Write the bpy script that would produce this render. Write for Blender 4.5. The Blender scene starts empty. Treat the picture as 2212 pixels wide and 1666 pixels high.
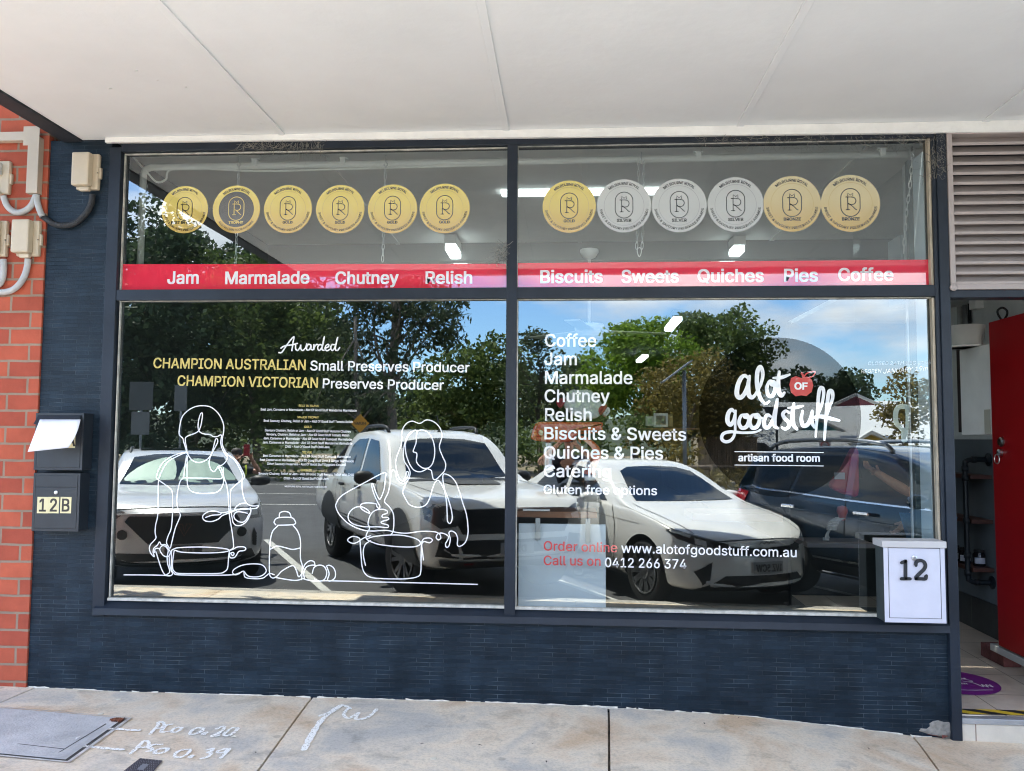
import bpy, bmesh, math, random, os
import numpy as np
from mathutils import Vector, Matrix
from mathutils.bvhtree import BVHTree
random.seed(7); RNG = np.random.default_rng(11)
R_ = math.radians
sc = bpy.context.scene
COL = sc.collection

# ------------------------------------------------------------------ camera, sky, sun, exposure
FPX, YAW, PITCH, ROLL = 1763.0, -0.0672068, 0.0638415, 0.00637418
IW, IH = 2212.0, 1666.0
CAM = Vector((0.0, -4.7, 1.52))
def cam_axes():
    cy, sy, cp, sp, cr, sr = math.cos(YAW), math.sin(YAW), math.cos(PITCH), math.sin(PITCH), math.cos(ROLL), math.sin(ROLL)
    f = Vector((sy*cp, cy*cp, sp)); r = Vector((cy, -sy, 0)); u = r.cross(f)
    return cr*r+sr*u, -sr*r+cr*u, f
AX, AU, AF = cam_axes()
cd = bpy.data.cameras.new('camera'); cam = bpy.data.objects.new('camera', cd); COL.objects.link(cam)
cd.sensor_width = 36; cd.lens = 36*FPX/IW; cd.clip_start = .02; cd.clip_end = 600
m = Matrix.Identity(4)
for i, v in enumerate((AX, AU, -AF)):
    for k in range(3): m[k][i] = v[k]
m.translation = CAM; cam.matrix_world = m
sc.camera = cam
sc.view_settings.view_transform = 'Standard'; sc.view_settings.look = 'None'
sc.view_settings.exposure = 2.48; sc.view_settings.gamma = 1
sc.cycles.use_denoising = True; sc.cycles.use_adaptive_sampling = False; sc.cycles.filter_width = 1.1
sc.cycles.use_guiding = True; sc.cycles.use_surface_guiding = True; sc.cycles.use_volume_guiding = False
sc.cycles.caustics_reflective = False; sc.cycles.caustics_refractive = False
sc.cycles.max_bounces = 10; sc.cycles.transparent_max_bounces = 16; sc.cycles.diffuse_bounces = 5
sc.cycles.sample_clamp_indirect = 4
SUNV = Vector((-.34, -.27, 1.0)).normalized()          # towards the sun
sd = bpy.data.lights.new('sun', 'SUN'); sd.energy = 5.0; sd.angle = R_(.5); sd.color = (1, .94, .84)
sun = bpy.data.objects.new('sun', sd); COL.objects.link(sun)
sun.rotation_euler = SUNV.to_track_quat('Z', 'Y').to_euler()
w = bpy.data.worlds.new('World'); sc.world = w; w.use_nodes = True
nt = w.node_tree; N = nt.nodes; L = nt.links
bg = N['Background']
sky = N.new('ShaderNodeTexSky'); sky.sky_type = 'NISHITA'; sky.sun_disc = False
sky.sun_elevation = math.asin(SUNV.z); sky.sun_rotation = math.atan2(SUNV.x, SUNV.y)
sky.air_density = 1.0; sky.dust_density = .2; sky.ozone_density = 2.0
tc = N.new('ShaderNodeTexCoord')
mp = N.new('ShaderNodeMapping'); mp.inputs['Scale'].default_value = (1.0, 1.0, 2.6); mp.inputs['Location'].default_value = (14.2, 7.7, .15)
L.new(tc.outputs['Generated'], mp.inputs['Vector'])
n1 = N.new('ShaderNodeTexNoise'); n1.inputs['Scale'].default_value = 3.2; n1.inputs['Detail'].default_value = 7; n1.inputs['Roughness'].default_value = .56
L.new(mp.outputs['Vector'], n1.inputs['Vector'])
cr_ = N.new('ShaderNodeValToRGB'); cr_.color_ramp.elements[0].position = .46; cr_.color_ramp.elements[1].position = .60
L.new(n1.outputs['Fac'], cr_.inputs['Fac'])
n2 = N.new('ShaderNodeTexNoise'); n2.inputs['Scale'].default_value = 7; n2.inputs['Detail'].default_value = 5
L.new(mp.outputs['Vector'], n2.inputs['Vector'])
cc = N.new('ShaderNodeValToRGB'); cc.color_ramp.elements[0].color = (4.6, 4.9, 5.5, 1); cc.color_ramp.elements[1].color = (8.2, 8.35, 8.7, 1)
cc.color_ramp.elements[0].position = .35; cc.color_ramp.elements[1].position = .65
L.new(n2.outputs['Fac'], cc.inputs['Fac'])
mx = N.new('ShaderNodeMix'); mx.data_type = 'RGBA'
L.new(cr_.outputs['Color'], mx.inputs[0]); tint = N.new('ShaderNodeMix'); tint.data_type = 'RGBA'; tint.blend_type = 'MULTIPLY'; tint.inputs[0].default_value = 1; tint.inputs[7].default_value = (.70, .88, 1.08, 1)
L.new(sky.outputs['Color'], tint.inputs[6]); L.new(tint.outputs[2], mx.inputs[6]); L.new(cc.outputs['Color'], mx.inputs[7])
L.new(mx.outputs[2], bg.inputs['Color']); bg.inputs['Strength'].default_value = .14

# ------------------------------------------------------------------ pixel (in a 2212 px wide copy of the photo) to a point on a known plane
def ray(px, py):
    return (AX*((px-IW/2)/FPX) + AU*(-(py-IH/2)/FPX) + AF)
def P(px, py, y=0.0):
    v = ray(px, py); t = (y-CAM.y)/v.y; return CAM+v*t
def V(px, py, depth):                                 # seen mirrored in the glass: a point out in the street
    p = P(px, py, depth-4.7); return Vector((p.x, -p.y, p.z))
def crop(ox, oy, s):                                  # zoomed crop coordinates of the 4015 px photo
    return lambda x, y: ((ox+x*s)*IW/4015, (oy+y*s)*IW/4015)

# ------------------------------------------------------------------ materials
def lin(c):
    return tuple((v/255/12.92 if v/255 <= .04045 else ((v/255+.055)/1.055)**2.4) for v in c)
MATS = {}
def mat(name, col, rough=.6, metal=0.0, var=.0, vscale=6.0, bump=.0, bscale=60.0, coat=.0, spec=.5, emit=0.0, stretch=None, aniso=None):
    if name in MATS: return MATS[name]
    ma = bpy.data.materials.new(name); ma.use_nodes = True; MATS[name] = ma
    t = ma.node_tree; b = t.nodes['Principled BSDF']
    b.inputs['Base Color'].default_value = (*col, 1); b.inputs['Roughness'].default_value = rough; b.inputs['Metallic'].default_value = metal
    b.inputs['Coat Weight'].default_value = coat; b.inputs['Coat Roughness'].default_value = .05; b.inputs['Specular IOR Level'].default_value = spec
    if emit: b.inputs['Emission Color'].default_value = (*col, 1); b.inputs['Emission Strength'].default_value = emit
    co = t.nodes.new('ShaderNodeTexCoord'); vec = co.outputs['Object']
    if stretch:
        mp = t.nodes.new('ShaderNodeMapping'); mp.inputs['Scale'].default_value = stretch; t.links.new(vec, mp.inputs['Vector']); vec = mp.outputs['Vector']
    if var:
        n = t.nodes.new('ShaderNodeTexNoise'); n.inputs['Scale'].default_value = vscale; n.inputs['Detail'].default_value = 6; n.inputs['Roughness'].default_value = .62
        t.links.new(vec, n.inputs['Vector'])
        r = t.nodes.new('ShaderNodeValToRGB'); r.color_ramp.elements[0].position = .3; r.color_ramp.elements[1].position = .7
        r.color_ramp.elements[0].color = (*[c*(1-var) for c in col], 1); r.color_ramp.elements[1].color = (*[min(.95, c*(1+var)) for c in col], 1)
        t.links.new(n.outputs['Fac'], r.inputs['Fac']); t.links.new(r.outputs['Color'], b.inputs['Base Color'])
    if bump:
        n = t.nodes.new('ShaderNodeTexNoise'); n.inputs['Scale'].default_value = bscale; n.inputs['Detail'].default_value = 5
        t.links.new(vec, n.inputs['Vector'])
        bp = t.nodes.new('ShaderNodeBump'); bp.inputs['Strength'].default_value = bump; bp.inputs['Distance'].default_value = .01
        t.links.new(n.outputs['Fac'], bp.inputs['Height']); t.links.new(bp.outputs['Normal'], b.inputs['Normal'])
    return ma
REFL = .155
def with_reflection(ma, fac=REFL):
    """the sheet lies under the shop glass: same mirror layer over it"""
    t = ma.node_tree; b = t.nodes['Principled BSDF']; o = t.nodes['Material Output']
    g = t.nodes.new('ShaderNodeBsdfGlossy'); g.inputs['Roughness'].default_value = 0; g.inputs['Color'].default_value = (.93, 1, .99, 1)
    m_ = t.nodes.new('ShaderNodeMixShader'); m_.inputs[0].default_value = fac
    t.links.new(b.outputs[0], m_.inputs[1]); t.links.new(g.outputs[0], m_.inputs[2]); t.links.new(m_.outputs[0], o.inputs[0])
    b.inputs['Specular IOR Level'].default_value = 0
    return ma
def vinyl(name, col, refl=REFL, **k):
    if name in MATS: return MATS[name]
    return with_reflection(mat(name, col, **k), refl)
def sheet_glass(name, tint, fac):
    ma = bpy.data.materials.new(name); ma.use_nodes = True; t = ma.node_tree; t.nodes.clear()
    o = t.nodes.new('ShaderNodeOutputMaterial'); tr = t.nodes.new('ShaderNodeBsdfTransparent'); tr.inputs[0].default_value = (*tint, 1)
    if fac:
        g = t.nodes.new('ShaderNodeBsdfGlossy'); g.inputs['Roughness'].default_value = 0; g.inputs['Color'].default_value = (.93, 1, .99, 1)
        m_ = t.nodes.new('ShaderNodeMixShader'); m_.inputs[0].default_value = fac
        t.links.new(tr.outputs[0], m_.inputs[1]); t.links.new(g.outputs[0], m_.inputs[2]); t.links.new(m_.outputs[0], o.inputs[0])
    else: t.links.new(tr.outputs[0], o.inputs[0])
    return ma
def brick_mat(name, c1, c2, mortar, bw, bh, ms, axis='xz', bump=.5, rough=.7, noise=.0, offx=0, offz=0, squash=1.0, vary=.25, bias=0.0, patchy=None):
    ma = bpy.data.materials.new(name); ma.use_nodes = True; t = ma.node_tree; b = t.nodes['Principled BSDF']; b.inputs['Roughness'].default_value = rough
    co = t.nodes.new('ShaderNodeTexCoord'); sp = t.nodes.new('ShaderNodeSeparateXYZ'); cb = t.nodes.new('ShaderNodeCombineXYZ')
    t.links.new(co.outputs['Object'], sp.inputs[0])
    ad = t.nodes.new('ShaderNodeMath'); ad.operation = 'ADD'; t.links.new(sp.outputs['X'], ad.inputs[0]); t.links.new(sp.outputs['Y'], ad.inputs[1])
    t.links.new(ad.outputs[0], cb.inputs[0]); t.links.new(sp.outputs['Z'], cb.inputs[1])
    mp = t.nodes.new('ShaderNodeMapping'); mp.inputs['Location'].default_value = (offx, offz, 0); t.links.new(cb.outputs[0], mp.inputs['Vector'])
    wn = t.nodes.new('ShaderNodeTexNoise'); wn.inputs['Scale'].default_value = 9; wn.inputs['Detail'].default_value = 3; t.links.new(co.outputs['Object'], wn.inputs['Vector'])
    mm = t.nodes.new('ShaderNodeMix'); mm.data_type = 'RGBA'; mm.blend_type = 'LINEAR_LIGHT'; mm.inputs[0].default_value = noise
    t.links.new(mp.outputs[0], mm.inputs[6]); t.links.new(wn.outputs['Color'], mm.inputs[7])
    br = t.nodes.new('ShaderNodeTexBrick'); br.inputs['Scale'].default_value = 1; br.inputs['Brick Width'].default_value = bw; br.inputs['Row Height'].default_value = bh
    br.inputs['Mortar Size'].default_value = ms; br.inputs['Mortar Smooth'].default_value = .15; br.inputs['Bias'].default_value = bias
    br.inputs['Color1'].default_value = (*c1, 1); br.inputs['Color2'].default_value = (*c2, 1); br.inputs['Mortar'].default_value = (*mortar, 1)
    br.offset = .5; br.squash = squash; b.inputs['Specular IOR Level'].default_value = .22
    t.links.new(mm.outputs[2], br.inputs['Vector'])
    if patchy:
        pn = t.nodes.new('ShaderNodeTexNoise'); pn.inputs['Scale'].default_value = 7; pn.inputs['Detail'].default_value = 5; t.links.new(co.outputs['Object'], pn.inputs['Vector'])
        pr = t.nodes.new('ShaderNodeValToRGB'); pr.color_ramp.elements[0].position = .44; pr.color_ramp.elements[1].position = .68; pr.color_ramp.elements[0].color = (*patchy, 1); pr.color_ramp.elements[1].color = (*mortar, 1)
        t.links.new(pn.outputs['Fac'], pr.inputs['Fac']); t.links.new(pr.outputs[0], br.inputs['Mortar'])
    n = t.nodes.new('ShaderNodeTexNoise'); n.inputs['Scale'].default_value = 5; n.inputs['Detail'].default_value = 8; n.inputs['Roughness'].default_value = .7; t.links.new(co.outputs['Object'], n.inputs['Vector'])
    mr = t.nodes.new('ShaderNodeMapRange'); mr.inputs[1].default_value = .3; mr.inputs[2].default_value = .7; mr.inputs[3].default_value = 1-vary; mr.inputs[4].default_value = 1+vary
    t.links.new(n.outputs['Fac'], mr.inputs[0])
    mu = t.nodes.new('ShaderNodeMix'); mu.data_type = 'RGBA'; mu.blend_type = 'MULTIPLY'; mu.inputs[0].default_value = 1
    t.links.new(br.outputs['Color'], mu.inputs[6]); t.links.new(mr.outputs[0], mu.inputs[7]); t.links.new(mu.outputs[2], b.inputs['Base Color'])
    inv = t.nodes.new('ShaderNodeMath'); inv.operation = 'SUBTRACT'; inv.inputs[0].default_value = 1; t.links.new(br.outputs['Fac'], inv.inputs[1])
    n3 = t.nodes.new('ShaderNodeTexNoise'); n3.inputs['Scale'].default_value = 90; n3.inputs['Detail'].default_value = 4; t.links.new(co.outputs['Object'], n3.inputs['Vector'])
    a2 = t.nodes.new('ShaderNodeMath'); a2.operation = 'MULTIPLY_ADD'; a2.inputs[1].default_value = .35; t.links.new(n3.outputs['Fac'], a2.inputs[0]); t.links.new(inv.outputs[0], a2.inputs[2])
    bp = t.nodes.new('ShaderNodeBump'); bp.inputs['Strength'].default_value = bump; bp.inputs['Distance'].default_value = .006
    t.links.new(a2.outputs[0], bp.inputs['Height']); t.links.new(bp.outputs['Normal'], b.inputs['Normal'])
    return ma

# ------------------------------------------------------------------ mesh helpers
class MB:
    def __init__(s): s.v = []; s.f = []; s.m = []
    def add(s, vs, fs, mi=0):
        o = len(s.v); s.v += [tuple(p) for p in vs]; s.f += [tuple(i+o for i in f) for f in fs]; s.m += [mi]*len(fs); return s
    def box(s, a, b, bevel=0, mi=0, mx=None):
        a, b = [min(p, q) for p, q in zip(a, b)], [max(p, q) for p, q in zip(a, b)]
        bm = bmesh.new(); bmesh.ops.create_cube(bm, size=1)
        for v in bm.verts: v.co = Vector([(a[i]+b[i])/2+v.co[i]*(b[i]-a[i]) for i in range(3)])
        if bevel: bmesh.ops.bevel(bm, geom=bm.edges[:]+bm.verts[:], offset=bevel, segments=2, profile=.6, affect='EDGES')
        bm.verts.index_update()
        vs = [(mx @ v.co) if mx else v.co.copy() for v in bm.verts]; fs = [[v.index for v in f.verts] for f in bm.faces]
        bm.free(); return s.add(vs, fs, mi)
    def quad(s, a, b, c, d, mi=0): return s.add([a, b, c, d], [(0, 1, 2, 3)], mi)
    def tube(s, pts, r, n=10, mi=0, caps=True, closed=False):
        pts = [Vector(p) for p in pts]; k = len(pts); rr = r if isinstance(r, (list, tuple)) else [r]*k
        vs = []; fs = []; ref = None
        for i, p in enumerate(pts):
            if closed: d = pts[(i+1) % k]-pts[i-1]
            else: d = pts[min(i+1, k-1)]-pts[max(i-1, 0)]
            d = d.normalized() if d.length > 1e-9 else Vector((0, 0, 1))
            if ref is None:
                ref = d.orthogonal().normalized()
            ref = (ref-d*ref.dot(d)); ref = ref.normalized() if ref.length > 1e-6 else d.orthogonal().normalized()
            q = d.cross(ref)
            for j in range(n):
                a = 2*math.pi*j/n; vs.append(p+(ref*math.cos(a)+q*math.sin(a))*rr[i])
        for i in range(k if closed else k-1):
            i2 = (i+1) % k
            for j in range(n): fs.append((i*n+j, i*n+(j+1) % n, i2*n+(j+1) % n, i2*n+j))
        if caps and not closed: fs += [tuple(range(n))[::-1], tuple((k-1)*n+j for j in range(n))]
        return s.add(vs, fs, mi)
    def lathe(s, prof, mx=None, n=24, mi=0, caps=True):          # prof: (r, h) along local z
        vs = []; fs = []; mx = mx or Matrix.Identity(4)
        for r, h in prof:
            for j in range(n):
                a = 2*math.pi*j/n; vs.append(mx @ Vector((r*math.cos(a), r*math.sin(a), h)))
        for i in range(len(prof)-1):
            for j in range(n): fs.append((i*n+j, i*n+(j+1) % n, (i+1)*n+(j+1) % n, (i+1)*n+j))
        if caps and prof[0][0] > 1e-5: fs.append(tuple(range(n))[::-1])
        if caps and prof[-1][0] > 1e-5: fs.append(tuple((len(prof)-1)*n+j for j in range(n)))
        return s.add(vs, fs, mi)
    def prism(s, poly, fn, t, mi=0):                  # poly in 2-D, fn(x, y, depth) to 3-D
        k = len(poly); vs = [fn(x, y, 0) for x, y in poly]+[fn(x, y, t) for x, y in poly]
        fs = [tuple(range(k)), tuple(range(2*k-1, k-1, -1))]+[(i, (i+1) % k, k+(i+1) % k, k+i) for i in range(k)]
        return s.add(vs, fs, mi)
    def build(s, name, mats, parent=None, smooth=False, loc=None, auto=None):
        me = bpy.data.meshes.new(name); me.from_pydata(s.v, [], s.f); mats = mats if isinstance(mats, (list, tuple)) else [mats]
        for q in mats: me.materials.append(q)
        if len(mats) > 1: me.polygons.foreach_set('material_index', s.m)
        bm = bmesh.new(); bm.from_mesh(me); bmesh.ops.recalc_face_normals(bm, faces=bm.faces[:])
        if smooth or auto:
            for f in bm.faces: f.smooth = True
            if auto:
                for e in bm.edges:
                    if len(e.link_faces) == 2 and e.calc_face_angle(0) > R_(auto): e.smooth = False
        bm.to_mesh(me); bm.free(); me.update()
        o = bpy.data.objects.new(name, me); COL.objects.link(o)
        if parent: o.parent = parent
        if loc: o.location = loc
        return o
def tag(o, label=None, cat=None, group=None, kind=None):
    if label: o['label'] = label
    if cat: o['category'] = cat
    if group: o['group'] = group
    if kind: o['kind'] = kind
    return o
def thing(name, label, cat, loc=(0, 0, 0), group=None, rz=0):
    o = bpy.data.objects.new(name, None); COL.objects.link(o); o.location = loc; o.rotation_euler = (0, 0, rz); o.empty_display_size = .2
    return tag(o, label, cat, group)
def unlocal(o):                                       # children given in world coordinates: parent keeps them where they are
    bpy.context.view_layer.update(); mi = o.matrix_world.inverted()
    for c in o.children: c.matrix_parent_inverse = mi
def copy_tree(o, parent=None):
    c = o.copy(); COL.objects.link(c)
    if parent: c.parent = parent
    for ch in list(o.children): copy_tree(ch, c)
    return c
def smooth_path(pts, n=6, closed=False):
    pts = [Vector((p[0], p[1], p[2] if len(p) > 2 else 0)) for p in pts]; k = len(pts); out = []
    if k < 3: return pts
    rng = range(k if closed else k-1)
    for i in rng:
        p0 = pts[(i-1) % k] if closed or i > 0 else pts[0]*2-pts[1]
        p1 = pts[i]; p2 = pts[(i+1) % k]
        p3 = pts[(i+2) % k] if closed or i+2 < k else pts[-1]*2-pts[-2]
        for j in range(n):
            t = j/n; out.append(.5*((2*p1)+(p2-p0)*t+(2*p0-5*p1+4*p2-p3)*t*t+(3*p1-p0-3*p2+p3)*t**3))
    if not closed: out.append(pts[-1])
    return out
def ribbon2(pts, w, closed=False):                    # flat stroke in 2-D -> verts (x, y), faces
    pts = [Vector((p[0], p[1])) for p in pts]; k = len(pts); ws = w if isinstance(w, (list, tuple)) else [w]*k
    vs = []; fs = []
    for i in range(k):
        d = (pts[(i+1) % k]-pts[i-1]) if closed else (pts[min(i+1, k-1)]-pts[max(i-1, 0)])
        d = d.normalized() if d.length > 1e-9 else Vector((1, 0)); nrm = Vector((-d.y, d.x))*ws[i]/2
        vs += [pts[i]+nrm, pts[i]-nrm]
    for i in range(k if closed else k-1):
        j = (i+1) % k; fs.append((2*i, 2*i+1, 2*j+1, 2*j))
    if not closed:
        for c, d, r in ((pts[0], pts[0]-pts[1], ws[0]/2), (pts[-1], pts[-1]-pts[-2], ws[-1]/2)):
            if d.length < 1e-9: continue
            a0 = math.atan2(d.y, d.x); o = len(vs)
            arc = [c+Vector((math.cos(a0+t), math.sin(a0+t)))*r for t in [(-90+30*q)*math.pi/180 for q in range(7)]]
            vs += arc; fs.append(tuple(range(o, o+7)))
    return vs, fs

# ------------------------------------------------------------------ lettering
def load_font():
    try:
        d = bpy.utils.system_resource('DATAFILES', path='fonts')
        return bpy.data.fonts.load(os.path.join(d, 'Inter.woff2'))
    except Exception: return None
FONT = load_font()
_cache = {}
def glyphs(s, bold=0.0, spacing=1.0, shear=0.0):
    k = (s, bold, spacing, shear)
    if k in _cache: return _cache[k]
    c = bpy.data.curves.new('lettering', 'FONT'); c.body = s; c.size = 1; c.resolution_u = 3; c.space_character = spacing; c.shear = shear
    if FONT: c.font = FONT
    o = bpy.data.objects.new('lettering', c); me = o.to_mesh()
    v0 = [(v.co.x, v.co.y) for v in me.vertices]; f0 = [tuple(p.vertices) for p in me.polygons]; vs = []; fs = []
    for i, (dx, dz) in enumerate([(0, 0)] if bold <= 0 else [(bold, bold*.7), (-bold, bold*.7), (bold, -bold*.7), (-bold, -bold*.7), (0, 0)]):
        fs += [tuple(q+len(vs) for q in f) for f in f0]; vs += [(x+dx, z+dz, i*1.5e-5) for x, z in v0]
    vs = np.array(vs)
    o.to_mesh_clear(); bpy.data.objects.remove(o); bpy.data.curves.remove(c)
    _cache[k] = (vs, fs); return _cache[k]
CAPH = float(glyphs('H')[0][:, 1].max())
class Flat:
    """collects flat shapes on the plane y = const, facing the street"""
    def __init__(s, y): s.y = y; s.mb = MB()
    def text(s, t, p0, p1, cap, bold=.0, spacing=1.0, shear=0.0, mi=0):
        vs, fs = glyphs(t, bold, spacing, shear); a = P(*p0, s.y); b = P(*p1, s.y); u = Vector((b.x-a.x, b.z-a.z)); wd = u.length; u /= wd; n = Vector((-u.y, u.x))
        ch = (P(p0[0], p0[1]-cap, s.y).z-a.z)/CAPH; x0, x1 = vs[:, 0].min(), vs[:, 0].max(); sx = wd/(x1-x0)
        s.mb.add([(a.x+u.x*(x-x0)*sx+n.x*z*ch, s.y-l, a.z+u.y*(x-x0)*sx+n.y*z*ch) for x, z, l in vs], fs, mi); return s
    def stroke(s, pts, w, fn=None, closed=False, n=6, mi=0, taper=False):
        q = [P(*(fn(*p) if fn else p), s.y) for p in pts]; q = smooth_path([(p.x, p.z) for p in q], n, closed)
        ww = w
        if taper: ww = [w*(.55+.45*math.sin(math.pi*min(1, max(0, (i+.6)/(len(q)+.2))))) for i in range(len(q))]
        s.k = getattr(s, 'k', 0)+1
        vs, fs = ribbon2(q, ww, closed); s.mb.add([(p.x, s.y-.00002*s.k-i*2e-6, p.y) for i, p in enumerate(vs)], fs, mi); return s
    def poly(s, pts, fn=None, mi=0, dy=0):
        q = [P(*(fn(*p) if fn else p), s.y) for p in pts]; s.mb.add([(p.x, s.y+dy, p.z) for p in q], [tuple(range(len(q)))], mi); return s
    def disc(s, c, r, n=48, mi=0, dy=0, inner=None):
        ring = lambda q: [(c[0]+q*math.cos(2*math.pi*i/n), s.y+dy, c[1]+q*math.sin(2*math.pi*i/n)) for i in range(n)]
        if inner: s.mb.add(ring(r)+ring(inner), [(i, (i+1) % n, n+(i+1) % n, n+i) for i in range(n)], mi)
        else: s.mb.add(ring(r), [tuple(range(n))], mi)
        return s
    def arc_text(s, t, c, r, a0, a1, cap, bold=.01, outward=True, mi=0):   # angles in degrees, clockwise reading
        vs, fs = glyphs(t, bold); x0, x1 = vs[:, 0].min(), vs[:, 0].max(); out = []
        for x, z, l in vs:
            a = R_(a0+(a1-a0)*(x-x0)/(x1-x0)); rr = r+(z/CAPH*cap if outward else -z/CAPH*cap)
            out.append((c[0]+rr*math.cos(a), s.y-l, c[1]+rr*math.sin(a)))
        s.mb.add(out, fs, mi); return s
    def build(s, name, mats, parent=None): return s.mb.build(name, mats, parent)

# ------------------------------------------------------------------ the ground
FX = [-30, -3.143, -2.65, -1.49, -.35, .225, .964, 1.464, 1.87, 2.114, 3.5, 30]
FZ = [.2, .043, .03, .029, .027, .02, -.005, -.047, -.085, -.10, -.125, -.35]
KERB_Y, ROAD_Z = -3.1, -.12
def zg(x, y):
    t = min(1, max(0, -y/3.1)); zw = float(np.interp(x, FX, FZ)); zk = -.018-.012*max(-4, min(4, x))
    return zw*(1-t)+zk*t
def G(px, py):
    v = ray(px, py); lo, hi = .5, 6.0
    for _ in range(40):
        t = (lo+hi)/2; p = CAM+v*t
        if p.z > zg(p.x, p.y): lo = t
        else: hi = t
    return CAM+v*lo
CONC = None
def concrete():
    ma = bpy.data.materials.new('worn_concrete'); ma.use_nodes = True; t = ma.node_tree; b = t.nodes['Principled BSDF']; b.inputs['Roughness'].default_value = .85
    co = t.nodes.new('ShaderNodeTexCoord')
    def noise(s, d, r=.6, dist=0):
        n = t.nodes.new('ShaderNodeTexNoise'); n.inputs['Scale'].default_value = s; n.inputs['Detail'].default_value = d; n.inputs['Roughness'].default_value = r; n.inputs['Distortion'].default_value = dist
        t.links.new(co.outputs['Object'], n.inputs['Vector']); return n
    a = noise(1.6, 7, .6, .6); r = t.nodes.new('ShaderNodeValToRGB'); e = r.color_ramp.elements
    e[0].position = .36; e[0].color = (.49, .46, .41, 1); e[1].position = .66; e[1].color = (.60, .44, .29, 1)
    k = e.new(.5); k.color = (.71, .61, .475, 1)
    t.links.new(a.outputs['Fac'], r.inputs['Fac'])
    s2 = noise(4.5, 6, .7, .3); r2 = t.nodes.new('ShaderNodeValToRGB'); q = r2.color_ramp.elements; q[0].position = .30; q[0].color = (.60, .60, .60, 1); q[1].position = .47; q[1].color = (1, 1, 1, 1)
    t.links.new(s2.outputs['Fac'], r2.inputs['Fac'])
    f = noise(70, 4, .7); r3 = t.nodes.new('ShaderNodeValToRGB'); q = r3.color_ramp.elements; q[0].position = .3; q[0].color = (.84, .84, .84, 1); q[1].position = .55; q[1].color = (1.08, 1.08, 1.08, 1)
    t.links.new(f.outputs['Fac'], r3.inputs['Fac'])
    m1 = t.nodes.new('ShaderNodeMix'); m1.data_type = 'RGBA'; m1.blend_type = 'MULTIPLY'; m1.inputs[0].default_value = .8
    t.links.new(r.outputs[0], m1.inputs[6]); t.links.new(r2.outputs[0], m1.inputs[7])
    m2 = t.nodes.new('ShaderNodeMix'); m2.data_type = 'RGBA'; m2.blend_type = 'MULTIPLY'; m2.inputs[0].default_value = 1
    t.links.new(m1.outputs[2], m2.inputs[6]); t.links.new(r3.outputs[0], m2.inputs[7])
    vo = t.nodes.new('ShaderNodeTexVoronoi'); vo.inputs['Scale'].default_value = 3.1; t.links.new(co.outputs['Object'], vo.inputs['Vector'])
    r4 = t.nodes.new('ShaderNodeValToRGB'); q = r4.color_ramp.elements; q[0].position = .045; q[0].color = (.55, .53, .5, 1); q[1].position = .075; q[1].color = (1, 1, 1, 1)
    t.links.new(vo.outputs['Distance'], r4.inputs['Fac'])
    m3 = t.nodes.new('ShaderNodeMix'); m3.data_type = 'RGBA'; m3.blend_type = 'MULTIPLY'; m3.inputs[0].default_value = .55
    t.links.new(m2.outputs[2], m3.inputs[6]); t.links.new(r4.outputs[0], m3.inputs[7]); t.links.new(m3.outputs[2], b.inputs['Base Color'])
    bp = t.nodes.new('ShaderNodeBump'); bp.inputs['Strength'].default_value = .35; bp.inputs['Distance'].default_value = .006
    t.links.new(f.outputs['Fac'], bp.inputs['Height']); t.links.new(bp.outputs['Normal'], b.inputs['Normal'])
    return ma
CONC = concrete()
joints = []
for a, b in (((67, 1490), (0, 1529)), ((670, 1510), (555, 1666)), ((1315, 1527), (1316, 1666)), ((1967, 1580), (2030, 1666))):
    p, q = G(*a), G(*b); sl = (q.x-p.x)/(q.y-p.y); x0 = p.x-sl*p.y; joints.append((x0, x0+sl*KERB_Y))
joints[0] = (joints[0][0], joints[0][0]-.25)
step = 1.45
allj = [(-3.2-step*k, -3.35-step*k) for k in (3, 2, 1)]+joints+[(joints[-1][0]+step*k, joints[-1][1]+step*k) for k in (1, 2, 3)]
mb = MB()
for (a0, a1), (b0, b1) in zip(allj[:-1], allj[1:]):
    g = .006; nx, ny = 14, 24; vs = []; fs = []
    for j in range(ny+1):
        t = j/ny; y = KERB_Y*t
        for i in range(nx+1):
            u = i/nx; xa = a0+(a1-a0)*t+g; xb = b0+(b1-b0)*t-g; x = xa+(xb-xa)*u
            e = min(u*(xb-xa), (1-u)*(xb-xa)); z = zg(x, y)-(.004 if e < .001 else 0)
            vs.append((x, y+.05 if j == 0 else y, z))
    for j in range(ny):
        for i in range(nx): o = j*(nx+1)+i; fs.append((o, o+1, o+nx+2, o+nx+1))
    o = len(vs)                                       # edges going down into the joint
    for (c, s_) in ((0, 1), (nx, -1)):
        col = [j*(nx+1)+c for j in range(ny+1)]; base = len(vs)
        vs += [(vs[q][0], vs[q][1], vs[q][2]-.05) for q in col]
        for j in range(ny): fs.append((col[j], col[j+1], base+j+1, base+j))
    mb.add(vs, fs)
tag(mb.build('pavement', CONC, smooth=False), kind='structure')
for o_ in [o for o in COL.objects if o.name == 'pavement']:
    for p in o_.data.polygons: p.use_smooth = False
mb = MB()                                             # dirt under the slabs, seen in the joints
xs = [-9]+[x for x in FX if -9 < x < 9]+[9]
for x0, x1 in zip(xs[:-1], xs[1:]): mb.quad((x0, .06, zg(x0, 0)-.03), (x1, .06, zg(x1, 0)-.03), (x1, KERB_Y, zg(x1, KERB_Y)-.03), (x0, KERB_Y, zg(x0, KERB_Y)-.03))
tag(mb.build('dirt', mat('joint_dirt', (.16, .14, .115), .95, var=.4, vscale=20)), kind='structure')
mb = MB()
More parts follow.
